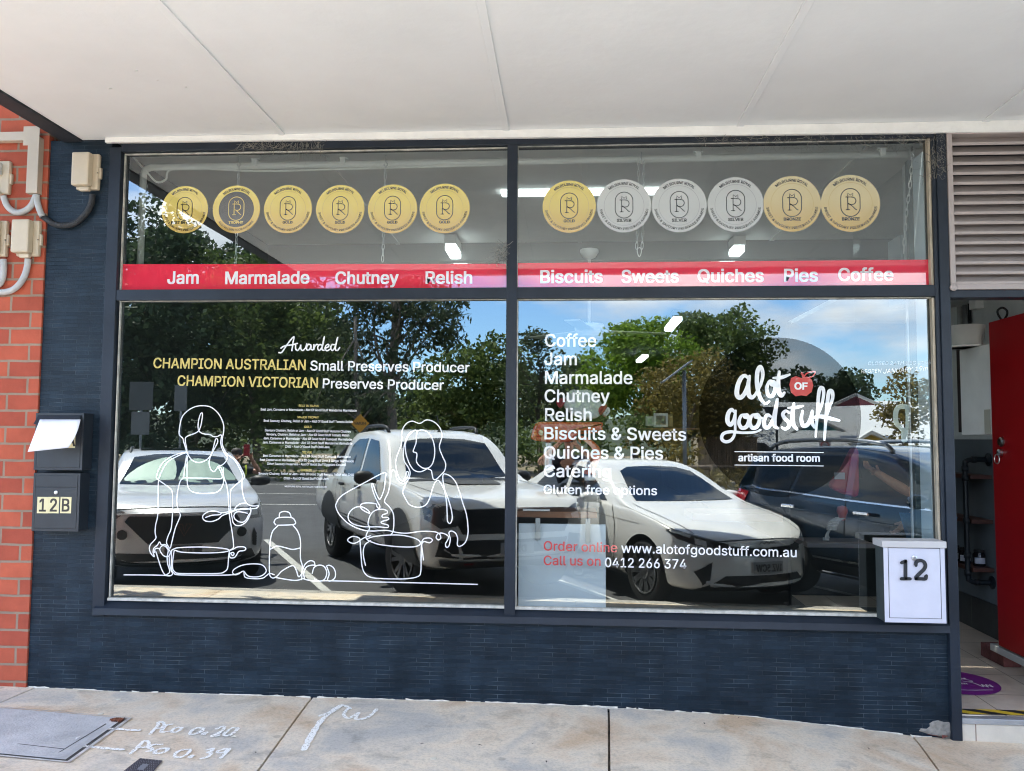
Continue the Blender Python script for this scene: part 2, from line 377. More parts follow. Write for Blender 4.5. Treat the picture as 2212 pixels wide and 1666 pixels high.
for k in range(-8, 9):
    x0, x1 = k*1.2+.003, k*1.2+1.197
    a, b = zg(x0, KERB_Y), zg(x1, KERB_Y)
    vs = [(x0, KERB_Y-.004, a), (x1, KERB_Y-.004, b), (x1, KERB_Y-.15, b-.005), (x0, KERB_Y-.15, a-.005), (x0, KERB_Y-.004, -.3), (x1, KERB_Y-.004, -.3), (x1, KERB_Y-.18, -.3), (x0, KERB_Y-.18, -.3)]
    mb.add(vs, [(0, 1, 2, 3), (3, 2, 6, 7), (0, 4, 5, 1), (0, 3, 7, 4), (1, 5, 6, 2)])
tag(mb.build('kerb', mat('kerb_concrete', (.36, .34, .31), .9, var=.3, vscale=12, bump=.3)), kind='structure')
ASPH = mat('asphalt', (.062, .063, .067), .85, var=.28, vscale=3.5, bump=.5, bscale=160)
mb = MB().quad((-70, KERB_Y-.1, ROAD_Z), (70, KERB_Y-.1, ROAD_Z), (70, -24.8, ROAD_Z), (-70, -24.8, ROAD_Z))
tag(mb.build('road', ASPH), kind='structure')
mb = MB().quad((-300, -24.8, ROAD_Z-.004), (300, -24.8, ROAD_Z-.004), (300, -420, ROAD_Z), (-300, -420, ROAD_Z))
tag(mb.build('verge', mat('dry_verge', (.22, .18, .115), .95, var=.5, vscale=.9, bump=.6, bscale=9)), kind='structure')
mb = MB().box((-70, -24.75, ROAD_Z), (70, -24.9, ROAD_Z+.12), .02)
tag(mb.build('far_kerb', mat('kerb_concrete', (.36, .34, .31))), kind='structure')
PAINT = mat('road_paint', (.50, .50, .47), .7, var=.12, vscale=14, bump=.2, bscale=120)
S28, C28 = math.sin(R_(28)), math.cos(R_(28))
mb = MB()
def road_bar(x, y, dx, dy, w):                        # painted bar on the road from (x, y) along (dx, dy)
    d = Vector((dx, dy)); n = Vector((-d.y, d.x)).normalized()*w/2
    z = ROAD_Z+.004; mb.quad((x-n.x, y-n.y, z), (x+n.x, y+n.y, z), (x+dx+n.x, y+dy+n.y, z), (x+dx-n.x, y+dy-n.y, z))
p = V(1757+30, 1268, 7.9); p2 = V(1885, 1300, 7.4)
for bx, by in ((-5.9, -3.7), (-2.45, -3.7), (.55, -3.55), (3.4, -3.5), (6.4, -3.5)): road_bar(bx, by, -S28*4.9, -C28*4.9, .1)
for yy, ww in ((-18.2, .12), (-22.6, .12)): road_bar(-70, yy, 140, 0, ww)
for k in range(-7, 8): road_bar(k*6-2, -14.6, 3, 0, .12)
tag(mb.build('road_markings', PAINT), kind='structure')

# ------------------------------------------------------------------ paints and claddings
NAVY = mat('navy_paint', (.015, .022, .032), .5, var=.22, vscale=3, bump=.12, bscale=35, spec=.25)
NAVYF = mat('navy_frame_paint', (.014, .020, .030), .45, var=.25, vscale=4, bump=.12, bscale=40, spec=.3)
DARKB = mat('black_timber', (.02, .023, .03), .6, var=.4, vscale=8)
TILE = brick_mat('navy_slate_tiles', (.005, .013, .022), (.012, .024, .037), (.085, .108, .125), .155, .0238, .0013, bump=.8, rough=.45, noise=.003, vary=.45, patchy=(.010, .019, .029))
BRICK = brick_mat('red_brick', (.45, .103, .054), (.33, .069, .040), (.27, .195, .14), .25, .0995, .0075, bump=.7, rough=.8, noise=.004, offx=.12, offz=.028, vary=.16)
WHITE = mat('soffit_white', (.745, .765, .765), .75, var=.05, vscale=1.1, bump=.14, bscale=22)
TRIMW = mat('white_trim', (.84, .83, .79), .6, var=.06, vscale=9, bump=.25, bscale=40)
BEAD = mat('putty_cream', (.47, .46, .41), .7, var=.35, vscale=18)
RAW = mat('bare_timber', (.40, .345, .26), .75, var=.45, vscale=14, stretch=(6, 6, .5))
BLACKM = mat('matt_black', (.012, .012, .013), .7)
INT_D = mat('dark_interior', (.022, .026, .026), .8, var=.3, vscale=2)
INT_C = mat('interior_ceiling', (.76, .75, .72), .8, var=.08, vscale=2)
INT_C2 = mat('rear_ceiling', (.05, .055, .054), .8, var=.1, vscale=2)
CREAM = mat('cream_plastic', (.54, .455, .33), .5, var=.05, vscale=12, bump=.05)
CONDUIT = mat('grey_conduit', (.43, .43, .415), .6, var=.1, vscale=20)
STEEL = mat('bright_steel', (.62, .63, .64), .28, metal=1)
CHAINM = mat('chain_steel', (.75, .76, .75), .4, metal=.7)
GALV = mat('galvanised', (.45, .46, .47), .45, metal=.8)

# ------------------------------------------------------------------ the shop building
shop = thing('shop_building', 'navy tiled shop building with the two-bay display window', 'shop', (0, 0, 0))
mb = MB(); mb.box((-3.16, 0, -.4), (-2.772, .22, 3.318)); mb.box((-2.772, 0, -.4), (2.082, .2, .475))
mb.build('tiled_wall', TILE, shop)
mb = MB(); mb.box((-3.16, .0, 3.62), (7, .25, 5.6)); mb.build('unseen_parapet', brick_mat('old_brick', (.3, .12, .08), (.25, .1, .07), (.3, .25, .2), .25, .0995, .011), shop)  # unseen wall added above the canopy to block sky light
mb = MB(); mb.box((-3.16, .25, 3.42), (7, 24, 3.6)); mb.box((-3.16, .06, 3.40), (7, .25, 3.61)); mb.build('roof', INT_D, shop)  # unseen roof added to keep the interior dark
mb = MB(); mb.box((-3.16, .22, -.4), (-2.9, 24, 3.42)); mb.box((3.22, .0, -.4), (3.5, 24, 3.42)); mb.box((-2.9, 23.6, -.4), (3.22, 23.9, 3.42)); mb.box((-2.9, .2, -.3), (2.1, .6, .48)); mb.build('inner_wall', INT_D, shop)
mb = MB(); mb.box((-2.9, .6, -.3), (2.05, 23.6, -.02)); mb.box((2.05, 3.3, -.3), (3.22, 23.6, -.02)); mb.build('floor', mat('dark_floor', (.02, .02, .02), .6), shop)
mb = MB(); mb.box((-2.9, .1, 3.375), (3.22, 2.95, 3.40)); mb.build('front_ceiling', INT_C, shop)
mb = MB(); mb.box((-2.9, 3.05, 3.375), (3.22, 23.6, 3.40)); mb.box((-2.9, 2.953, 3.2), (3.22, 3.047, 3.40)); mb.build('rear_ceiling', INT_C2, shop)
for x in (-1.62, .12, 1.9): MB().box((x-.02, .1, 3.362), (x+.02, 2.94, 3.3748), .003).build('cover_strip', INT_C, shop)
fr = MB()                                             # chipped mortar line where the tiles meet the pavement
vs = []; x = -3.15; up = []; 
while x < 2.0:
    up.append((x, zg(x, 0)+max(.002, random.gauss(.003, .003)))); x += random.uniform(.012, .05)
for (x0, z0), (x1, z1) in zip(up[:-1], up[1:]):
    if random.random() < .8: fr.add([(x0, -.0035, z0), (x1, -.0035, z1), (x1, -.008, zg(x1, 0)-.01), (x0, -.008, zg(x0, 0)-.01)], [(0, 1, 2, 3)])
fr.build('mortar_edge', mat('white_mortar', (.62, .58, .50), .9, var=.3, vscale=30), shop)
c6 = crop(3400, 2400, .3745)
def rough_patch(name, outline, fn, base_y, m_, parent, th=.008):
    pts = [P(*fn(*q), 0) for q in outline]; bm = bmesh.new(); f = bm.faces.new([bm.verts.new((p.x, base_y, p.z)) for p in pts])
    for k in range(-60, 60):
        for ax in ((1, 0, 0), (0, 0, 1)):
            g = bm.verts[:]+bm.edges[:]+bm.faces[:]; c_ = Vector(ax)*k*.018+Vector((0, 0, 0))
            c_ = Vector((pts[0].x, 0, pts[0].z))+Vector(ax)*k*.018
            bmesh.ops.bisect_plane(bm, geom=g, plane_co=c_, plane_no=ax)
    be = {v for e in bm.edges if e.is_boundary for v in e.verts}
    for v in bm.verts: v.co.y = base_y-.001 if v in be else base_y-random.uniform(.3, 1)*th
    bmesh.ops.triangulate(bm, faces=bm.faces[:])
    me = bpy.data.meshes.new(name); bm.to_mesh(me); bm.free(); me.materials.append(m_)
    o = bpy.data.objects.new(name, me); COL.objects.link(o); o.parent = parent; return o
rough_patch('exposed_render', [(540, 1245), (560, 1215), (620, 1222), (655, 1195), (650, 1165), (690, 1140), (740, 1132), (800, 1150), (850, 1150), (880, 1170), (885, 1215), (905, 1250), (920, 1300), (900, 1330), (800, 1310), (700, 1290), (620, 1270)], c6, -.001, mat('render_lump', (.27, .25, .215), .95, var=.3, vscale=25, bump=.5), shop)

# canopy over the pavement
canopy = thing('street_canopy', 'flat white street canopy over the shopfront with a black edge board', 'canopy', (0, 0, 3.32))
SO = 3.318
mb = MB(); mb.box((-2.955, -3.86, SO), (7.5, -.003, 3.34)); soff = mb.build('soffit', WHITE, canopy)
mb = MB(); mb.box((-2.98, -3.88, 3.345), (7.5, -.003, 3.62)); mb.build('roof_deck', GALV, canopy)
mb = MB(); mb.box((-3.075, -3.95, SO-.012), (-2.958, -.001, 3.64), .004); mb.build('edge_beam', DARKB, canopy)
mb = MB(); mb.box((-2.957, -3.95, SO-.05), (7.5, -3.863, 3.64), .004); mb.build('fascia', mat('fascia_grey', (.2, .21, .22), .5, var=.1), canopy)
for x, dx in ((-1.697, .0), (-.357, .0), (.989, .0), (2.347, .0)):
    mb = MB(); mb.box((x-.020, -3.86, SO-.009), (x+.020, -.045, SO-.0005), .003); mb.build('cover_strip', WHITE, canopy)
mb = MB(); mb.box((-2.95, -.042, SO-.028), (7.5, -.004, SO-.001), .006)
vs = []
mb = MB(); mb.add([(-2.79, -.045, 3.287), (5, -.045, 3.235), (5, -.045, 3.317), (-2.79, -.045, 3.317), (-2.79, -.0225, 3.287), (5, -.0225, 3.235), (5, -.0225, 3.317), (-2.79, -.0225, 3.317)], [(0, 1, 2, 3), (4, 7, 6, 5), (0, 4, 5, 1), (0, 3, 7, 4), (1, 5, 6, 2)])
mb.build('wall_batten', TRIMW, canopy)
unlocal(canopy)

# lifted paint flakes on the soffit, cobwebs under it
FLK = mat('paint_flake', (.80, .80, .77), .8)
zs = crop(0, 0, .4982)
for px, py, sz, lb in ((1240, 628, .022, 'double paint flake on the soffit above the trunking'), (1465, 680, .008, 'tiny paint flake on the soffit by the first joint'), (870, 690, .016, 'curled grey paint flake on the soffit left of the joint'), (2060, 965, .020, 'paint flake on the soffit near the batten end'), (1075, 552, .012, 'thin paint flake high on the left soffit panel')):
    q = zs(px, py); v = ray(*q); k = (SO-CAM.z)/v.z; p = CAM+v*k; a_ = random.uniform(-.9, -.2); d = Vector((math.cos(a_), math.sin(a_), 0)); e = Vector((-d.y, d.x, 0))
    o = MB().add([p-d*sz-Vector((0, 0, .001)), p+e*sz*.35-Vector((0, 0, .001)), p+d*sz-Vector((0, 0, .007)), p-e*sz*.3-Vector((0, 0, .009))], [(0, 1, 2, 3)]).build('paint_flake', FLK); tag(o, lb, 'paint flake', 'paint flakes on the soffit')
def cobweb(label, px0, px1, py0, py1, n):
    mb = MB()
    for _ in range(n):
        a = P(random.uniform(px0, px1), random.uniform(py0, py1), -.03); b = a+Vector((random.gauss(0, .035), random.gauss(0, .01), random.gauss(-.012, .025))); mm = (a+b)/2+Vector((0, 0, -random.uniform(.004, .02)))
        mb.tube(smooth_path([a, mm, b], 3), random.uniform(.0005, .0013), 4)
    o = mb.build('cobweb', mat('dusty_web', (.20, .19, .165), .95)); tag(o, label, 'cobweb', kind='stuff')
cobweb('dusty cobwebs under the batten above the left bay', 520, 700, 306, 320, 150); cobweb('dusty cobwebs at the top of the navy corner post', 2012, 2040, 292, 380, 110); cobweb('faint cobwebs at the mullion beside the Relish word', 1072, 1095, 520, 566, 50); cobweb('dusty cobwebs along the head of the right bay', 1500, 2010, 292, 304, 130)

# display window
win = thing('shop_window', 'two-bay display window with navy frame across the shopfront', 'window', (-.32, 0, .5))
mb = MB(); F0, F1 = -.02, .085
mb.box((-2.771, F0, .462), (-2.70, F1, 3.2645), .003)                    # left jamb
mb.box((-2.6998, F0, 3.238), (2.08, F1, 3.285), .003)                    # head
mb.box((-2.6998, F0+.003, 2.327), (2.0598, F1, 2.392), .003)             # transom
mb.box((-.3515, F0-.002, .50), (-.2905, F1, 3.2375), .003)               # mullion
mb.box((2.0605, F0+.002, .5), (2.082, F1, 3.2375), .002)
mb.build('frame', NAVYF, win)
mb = MB(); mb.add([(-2.755, -.042, .475), (2.082, -.042, .475), (2.082, -.036, .512), (-2.755, -.036, .512), (-2.755, .03, .475), (2.082, .03, .475), (2.082, .03, .556), (-2.755, .03, .556)], [(0, 1, 2, 3), (3, 2, 6, 7), (0, 4, 5, 1), (0, 3, 7, 4), (1, 5, 6, 2), (4, 7, 6, 5)])
mb.build('sill', NAVYF, win)
GLF = .03
GLASS = sheet_glass('shop_glass', (.72, .76, .75), REFL); GLASSB = sheet_glass('shop_glass_back', (1, 1, 1), 0)
for (x0, x1, z0, z1) in ((-2.69, -.356, 2.394, 3.228), (-.288, 2.046, 2.394, 3.236), (-2.686, -.35, .566, 2.324), (-.284, 2.046, .562, 2.321)):
    mb = MB(); mb.add([(x0-.008, GLF, z0-.008), (x1+.008, GLF, z0-.008), (x1+.008, GLF, z1+.008), (x0-.008, GLF, z1+.008)], [(0, 1, 2, 3)], 0)
    mb.build('pane', [GLASS], win)
    mb = MB(); b = .007
    mb.box((x0-b, -.004, z0-.016), (x1+b, GLF-.001, z0), .002); mb.box((x0-b, .012, z1), (x1+b, GLF-.001, z1+b), .002)
    mb.box((x0-b, .012, z0+.0005), (x0, GLF-.001, z1-.0005), .002)
    mb.build('glazing_bead', BEAD, win)
for z0, z1 in ((2.394, 3.236), (.562, 2.321)):
    mb = MB(); mb.box((2.046, -.005, z0), (2.0602, .028, z1), .002); mb.build('glazing_bead', RAW, win)
unlocal(win)
post = MB().box((2.083, -.03, -.2), (2.137, .1, 3.27), .004)
tag(post.build('corner_post', NAVYF), 'slim navy corner post between display window and entry', 'post')

# neighbouring brick wall
mb = MB().box((-9, -.012, -.4), (-3.163, .3, 6.0))
tag(mb.build('brick_wall', BRICK), 'red brick wall of the building next door', 'wall')

# ------------------------------------------------------------------ vinyl on the glass
VY = GLF-.0012; LY = VY-.0007
VRED = vinyl('red_vinyl', (.66, .030, .062), refl=.10, rough=.5); VWHITE = vinyl('white_vinyl', (.80, .80, .80), rough=.6); VGOLD = vinyl('gold_vinyl', (.62, .50, .17), rough=.5)
VWHITE2 = vinyl('white_band_letter', (.74, .72, .74), refl=.10, rough=.6)
VREDT = vinyl('red_letter', (.55, .075, .075), rough=.5); VBLK = vinyl('black_ink', (.02, .017, .022), rough=.5)
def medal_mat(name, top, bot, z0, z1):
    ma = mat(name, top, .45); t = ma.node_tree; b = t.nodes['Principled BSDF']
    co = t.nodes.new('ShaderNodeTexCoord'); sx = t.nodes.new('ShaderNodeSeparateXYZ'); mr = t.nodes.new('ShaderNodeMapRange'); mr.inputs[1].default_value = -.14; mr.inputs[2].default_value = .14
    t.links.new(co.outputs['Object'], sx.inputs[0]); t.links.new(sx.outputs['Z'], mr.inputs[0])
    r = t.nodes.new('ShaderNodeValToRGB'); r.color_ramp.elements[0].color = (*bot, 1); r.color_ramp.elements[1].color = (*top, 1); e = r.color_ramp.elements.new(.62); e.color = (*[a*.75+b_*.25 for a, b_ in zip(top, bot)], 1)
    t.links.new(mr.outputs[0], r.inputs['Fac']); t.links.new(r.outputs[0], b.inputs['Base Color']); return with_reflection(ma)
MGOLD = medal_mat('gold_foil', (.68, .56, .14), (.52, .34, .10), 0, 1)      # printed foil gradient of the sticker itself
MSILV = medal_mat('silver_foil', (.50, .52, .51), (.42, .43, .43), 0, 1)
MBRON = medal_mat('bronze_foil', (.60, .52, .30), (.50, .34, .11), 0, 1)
MGREY = vinyl('charcoal_print', (.055, .055, .058), rough=.5)
ringc = {}
def medal(px, py, rpx, kind, low, label):
    c = P(px, py, VY); r = rpx*4.7/FPX*1.005
    t = thing('award_sticker', label, 'sticker', (c.x, VY, c.z), 'round award stickers along the top of the window')
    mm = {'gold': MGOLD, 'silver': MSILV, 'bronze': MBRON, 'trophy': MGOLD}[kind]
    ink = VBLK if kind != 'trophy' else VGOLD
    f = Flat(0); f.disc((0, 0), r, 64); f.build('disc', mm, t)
    f = Flat(-.0004); f.disc((0, 0), r*.742, 64, inner=r*.728); f.build('ring', mat('foil_ring_'+kind, (.40, .30, .10) if kind in ('gold', 'bronze', 'trophy') else (.25, .26, .26), .5), t)
    if kind == 'trophy':
        f = Flat(-.0006); f.disc((0, 0), r*.742, 64); f.build('centre', MGREY, t)
    f = Flat(-.0010)
    def st(pts, wd, closed=False, n=6):
        q = smooth_path([(x*r, z*r) for x, z in pts], n, closed); v, fs = ribbon2(q, wd*r, closed); f.mb.add([(p.x, f.y, p.y) for p in v], fs)
    a, h, R2 = .325, .49, .325                       # stadium outline
    pill = [(R2*math.cos(R_(d)), h-R2+.0+R2*math.sin(R_(d))+.03) for d in range(0, 181, 12)]+[(R2*math.cos(R_(d)), -h+R2+R2*math.sin(R_(d))+.03) for d in range(180, 361, 12)]
    st(pill, .030, True, 1)
    st([(-.085, .255), (-.085, .36), (0, .285), (.085, .36), (.085, .255)], .028, n=1)     # small crown letter
    st([(-.135, .225), (-.09, .225), (-.09, -.225)], .032, n=1); st([(-.15, -.225), (-.03, -.225)], .028, n=1); st([(-.16, .222), (.04, .222)], .028, n=1)
    st([(.04, .222), (.14, .19), (.185, .09), (.14, -.01), (.04, -.045), (-.07, -.02)], .030); st([(-.07, .0), (.06, -.10), (.16, -.20), (.20, -.222)], .030)
    f.build('emblem', ink, t)
    f = Flat(-.0012); f.arc_text('MELBOURNE ROYAL', (0, 0), r*.80, 131, 49, r*.10, .02)
    lower = 'AUSTRALIAN FOOD AWARDS' if kind == 'trophy' else 'SWEET & SAVOURY PRESERVES AWARDS'
    sp = (215, 325) if kind == 'trophy' else (188, 352)
    f.arc_text(lower, (0, 0), r*.905, sp[0], sp[1], r*.088, .012, outward=False)
    f.build('rim_lettering', VBLK, t)
    f = Flat(-.0014); vs, fs = glyphs(low, .03); x0, x1 = vs[:, 0].min(), vs[:, 0].max(); k = r*.105/CAPH
    f.mb.add([((x-(x0+x1)/2)*k*1.05, f.y-l, -r*.60+z*k) for x, z, l in vs], fs); f.build('rank_lettering', ink, t)
names = [('gold', 'BEST IN CLASS', 'gold round sticker reading BEST IN CLASS, first at the left'), ('trophy', 'TROPHY', 'gold round sticker with dark centre reading TROPHY'),
 ('gold', 'GOLD', 'gold sticker reading GOLD, right beside the dark-centred trophy sticker'), ('gold', 'GOLD', 'gold sticker reading GOLD, second after the trophy sticker'),
 ('gold', 'GOLD', 'gold sticker reading GOLD above the word Chutney, with chain behind it'), ('gold', 'GOLD', 'gold sticker reading GOLD above the word Relish, last in left bay'),
 ('gold', 'GOLD', 'only gold sticker in the right bay, above the word Biscuits'), ('silver', 'SILVER', 'silver sticker touching the gold one in the right bay'),
 ('silver', 'SILVER', 'silver sticker in the middle of the three silver ones'), ('silver', 'SILVER', 'silver sticker touching a bronze sticker'),
 ('bronze', 'BRONZE', 'bronze sticker beside the last silver one, above the word Pies'), ('bronze', 'BRONZE', 'bronze sticker at the right end, above the word Coffee')]
cen = [(399, 453, 54.3), (510.5, 452.5, 54.7), (622, 452, 55), (735, 452, 55), (848, 451.5, 55.5), (960.5, 450.5, 56), (1229.5, 446.5, 58.3), (1348, 445, 58.8), (1467, 444, 59.3), (1589, 442, 60), (1711, 440.5, 61), (1837, 439.5, 62)]
for (kd, lo, lb), (a, b, r) in zip(names, cen): medal(a, b, r, kd, lo, lb)

def band(corners, words, label):
    t = thing('banner_strip', label, 'banner', (0, 0, 0), 'red banner strips across the window')
    f = Flat(VY); f.poly(corners); f.build('strip', VRED, t)
    for wd, x0, x1, y, c in words:
        f = Flat(LY); f.text(wd, (x0, y), (x1, y-(x1-x0)*.006), c, bold=.020); f.build('lettering', VWHITE2, t)
band([(259.5, 571), (1093.5, 570), (1094.5, 626), (258, 627.5)], [('Jam', 361, 429, 613, 26), ('Marmalade', 486, 668, 613.5, 26), ('Chutney', 724, 861, 613.5, 26), ('Relish', 919, 1020, 613, 26)], 'red banner strip reading Jam Marmalade Chutney Relish')
band([(1118, 568.5), (2006, 561), (2010, 618.5), (1118, 625.5)], [('Biscuits', 1167, 1302, 611.5, 27), ('Sweets', 1342.5, 1466, 611, 27), ('Quiches', 1507, 1650, 609.5, 27), ('Pies', 1694, 1767, 608.5, 27), ('Coffee', 1811, 1930, 607, 27)], 'pinkish red banner strip reading Biscuits Sweets Quiches Pies Coffee')

t = thing('window_lettering', 'white and gold window lettering headed Awarded, naming the champion titles', 'lettering', (0, 0, 0))
f = Flat(LY); f.text('CHAMPION AUSTRALIAN', (331, 795), (660, 799.5), 21.5, bold=.014); f.text('CHAMPION VICTORIAN', (383, 833), (686.5, 838), 21.5, bold=.014); f.build('gold_heading', VGOLD, t)
f = Flat(LY); f.text('Small Preserves Producer', (670, 800), (1014, 804.5), 20.5, bold=.013); f.text('Preserves Producer', (697, 838.5), (958.5, 842.5), 20.5, bold=.013); f.build('white_heading', VWHITE, t)
c9 = crop(900, 1250, .4747)
f = Flat(LY)
for s_ in ([(408, 280), (432, 277), (468, 225), (503, 178), (532, 150), (524, 200), (515, 264)], [(425, 243), (455, 225), (515, 216), (560, 205)],
           [(546, 212), (546, 248), (562, 262), (582, 238), (588, 216), (590, 250), (606, 262), (628, 240), (638, 208)],
           [(672, 218), (652, 212), (636, 236), (640, 258), (660, 254), (676, 222), (672, 250), (686, 258)], [(698, 214), (694, 258), (704, 228), (722, 212), (736, 222)],
           [(764, 218), (744, 214), (728, 238), (738, 262), (758, 246), (774, 200), (783, 148), (772, 200), (764, 252), (780, 262)],
           [(788, 246), (818, 230), (816, 212), (798, 222), (788, 248), (806, 264), (834, 250)], [(868, 216), (848, 214), (836, 238), (846, 262), (866, 246), (882, 200), (894, 152), (882, 200), (874, 252), (892, 262), (910, 238)]):
    f.stroke(s_, .0085, c9)
f.build('script_heading', VWHITE, t)
t = thing('window_lettering', 'small white and gold window lettering listing every award won', 'lettering', (0, 0, 0))
def listing(rows, cap, m_, nm):
    f = Flat(LY)
    for s_, x0, x1, y0, y1 in rows: f.text(s_, c9(x0, y0), c9(x1, y1), cap*.4747*IW/4015, bold=.010)
    f.build(nm, m_, t)
listing([('BEST IN CLASS', 572, 735, 728, 730), ('MAJOR TROPHY', 562, 738, 822, 824), ('GOLD', 617, 677, 902, 902), ('SILVER', 601, 678, 1112, 1113), ('BRONZE', 587, 680, 1259, 1260)], 18, VGOLD, 'gold_lines')
AG = ' – Alot Of Good Stuff '
listing([('Best Jam, Conserve or Marmalade'+AG+'Mandarine Marmalade', 258, 1050, 758, 768), ('Best Savoury, Chutney, Relish or Jam'+AG+'Tomato Relish', 282, 1017, 851, 862),
 ('Savoury Chutney, Relish or Jam'+AG+'Autumn Chutney', 292, 1002, 930, 941), ('Savoury, Chutney, Relish or Jam'+AG+'Tomato Relish', 303, 988, 963, 973), ('Jam, Conserve or Marmalade'+AG+'Cumquat Marmalade', 281, 1008, 996, 1007),
 ('Jam, Conserve or Marmalade'+AG+'Mandarine Marmalade', 273, 1014, 1030, 1040), ('Chilli'+AG+'Chilli Jam', 458, 825, 1065, 1070), ('Best Conserve or Marmalade'+AG+'Cumquat Marmalade', 277, 1000, 1140, 1150),
 ('Best Conserve or Marmalade'+AG+'Lime & Ginger Marmalade', 250, 1027, 1174, 1186), ('Other Savoury Preserves'+AG+'Eggplant Kasundi', 310, 962, 1207, 1217), ('Savoury Chutney, Relish or Jam'+AG+'Tomato Relish with Chilli', 239, 1027, 1287, 1299),
 ('Chilli'+AG+'Chilli Jam', 448, 816, 1327, 1333)], 19, VWHITE, 'white_lines')
listing([('MELBOURNE ROYAL AUSTRALIAN FOOD AWARDS', 456, 801, 1391, 1397)], 13, VWHITE, 'footer_line')

t = thing('window_lettering', 'white window lettering listing Coffee, Jam, Marmalade down to Gluten free options', 'lettering', (0, 0, 0))
ca = crop(2000, 1150, .42017); cb_ = crop(2000, 1750, .42017); k_ = .42017*IW/4015
for s_, x0, x1, y0, y1, cp, fn in (('Coffee', 325, 803, 497, 498, 115, ca), ('Jam', 320, 623, 670, 670, 115, ca), ('Marmalade', 325, 1142, 844, 846, 115, ca), ('Chutney', 322, 930, 1015, 1016, 115, ca), ('Relish', 327, 762, 1190, 1191, 115, ca),
    ('Biscuits & Sweets', 320, 1643, 1362, 1374, 112, ca), ('Quiches & Pies', 315, 1428, 1540, 1550, 112, ca), ('Catering', 315, 943, 285, 291, 112, cb_), ('Gluten free options', 313, 1372, 443, 456, 82, cb_)):
    f = Flat(LY); f.text(s_, fn(x0, y0), fn(x1, y1), cp*k_, bold=.013); f.build('line', VWHITE, t)
t = thing('window_lettering', 'red and white window lettering giving the web address and phone number', 'lettering', (0, 0, 0))
c4 = crop(2500, 1700, .45208)
for s_, a, b, m_ in (('Order online', cb_(313, 972), cb_(1000, 990), VREDT), ('Call us on', cb_(313, 1108), cb_(845, 1116), VREDT), ('www.alotofgoodstuff.com.au', cb_(1037, 992), c4(1380, 1073), VWHITE), ('0412 266 374', cb_(885, 1126), cb_(1645, 1143), VWHITE)):
    f = Flat(LY); f.text(s_, a, b, 86*k_, bold=.010); f.build('line', m_, t)

# shop mark: smoky disc, brushed script, apple
t = thing('window_sign', 'white brushed script shop sign with red apple on a smoky round disc', 'sign', (0, 0, 0))
c2 = crop(2600, 1150, .5199)
cc_ = P(*c2(877, 932), VY); f = Flat(VY); f.disc((cc_.x, cc_.z), 602*.5199*IW/4015*4.7/FPX*.985, 96)
f.build('smoky_disc', sheet_glass('smoky_vinyl', (.57, .57, .57), .006), t)
f = Flat(LY); W1 = .027
for s_, wd in (([(648, 648), (618, 622), (588, 640), (562, 700), (557, 765), (580, 788), (612, 760), (640, 690), (650, 640)], W1), ([(652, 625), (642, 690), (645, 760), (668, 786), (698, 765)], W1),
        ([(690, 770), (735, 690), (752, 610), (735, 556), (712, 590), (708, 680), (722, 760), (748, 815), (775, 832), (800, 815)], W1*.9), ([(828, 662), (802, 665), (782, 715), (794, 770), (825, 772), (845, 722), (836, 668), (815, 690), (850, 700)], W1*.85),
        ([(876, 592), (868, 670), (872, 740), (892, 772), (914, 752)], W1), ([(832, 640), (890, 636), (955, 614)], W1*.75),
        ([(540, 898), (515, 878), (490, 912), (486, 965), (508, 992), (532, 960), (545, 900)], W1*.95), ([(548, 885), (544, 980), (540, 1060), (512, 1108), (470, 1120), (442, 1098), (455, 1060), (510, 1045), (600, 1052), (690, 1048), (736, 1030)], W1*.7),
        ([(620, 915), (588, 925), (572, 975), (592, 1015), (630, 1005), (648, 955), (632, 918), (612, 935), (660, 945)], W1*.85), ([(700, 912), (668, 925), (655, 975), (672, 1015), (708, 1005), (728, 955), (712, 915), (694, 935), (745, 940)], W1*.85),
        ([(812, 930), (785, 918), (762, 960), (766, 1005), (792, 1012), (820, 970), (835, 920)], W1*.9), ([(862, 798), (848, 880), (838, 950), (842, 1000), (864, 1018)], W1),
        ([(950, 902), (925, 888), (903, 912), (918, 945), (945, 972), (948, 1005), (920, 1025), (896, 1012)], W1*.85), ([(986, 832), (976, 910), (980, 985), (1010, 1028)], W1), ([(944, 866), (1000, 862), (1056, 850)], W1*.7),
        ([(1052, 888), (1042, 950), (1056, 998), (1088, 992), (1112, 945), (1124, 888)], W1*.9), ([(1124, 888), (1118, 960), (1140, 1012)], W1*.9),
        ([(1150, 960), (1190, 860), (1210, 770), (1205, 718), (1182, 722), (1170, 790), (1164, 900), (1156, 1000), (1150, 1083)], W1*.75), ([(1222, 960), (1255, 860), (1278, 790), (1274, 742), (1252, 742), (1240, 810), (1230, 920), (1222, 1020), (1216, 1106)], W1*.8),
        ([(1120, 940), (1190, 930), (1260, 945), (1328, 960)], W1*.85)):
    f.stroke(s_, wd, c2, taper=True, n=8)
f.build('script_lettering', VWHITE, t)
f = Flat(LY-.0006); f.poly([(952, 690), (965, 640), (1000, 625), (1042, 640), (1085, 628), (1120, 650), (1133, 695), (1120, 745), (1080, 776), (1042, 770), (1000, 778), (965, 748)], c2)
f.build('apple', VREDT, t)
f = Flat(LY-.0006); f.stroke([(1060, 642), (1054, 620), (1046, 604)], .012, c2); f.stroke([(1062, 636), (1085, 604), (1145, 591), (1128, 626), (1075, 640)], .007, c2, closed=True); f.build('apple_leaf', VREDT, t)
f = Flat(LY-.0014); f.text('OF', c2(990, 724), c2(1090, 726), 50*.5199*IW/4015, bold=.03); f.build('small_word', VWHITE, t)
f = Flat(LY); f.text('artisan food room', c2(567, 1266), c2(1183, 1270), 52*.5199*IW/4015, bold=.026)
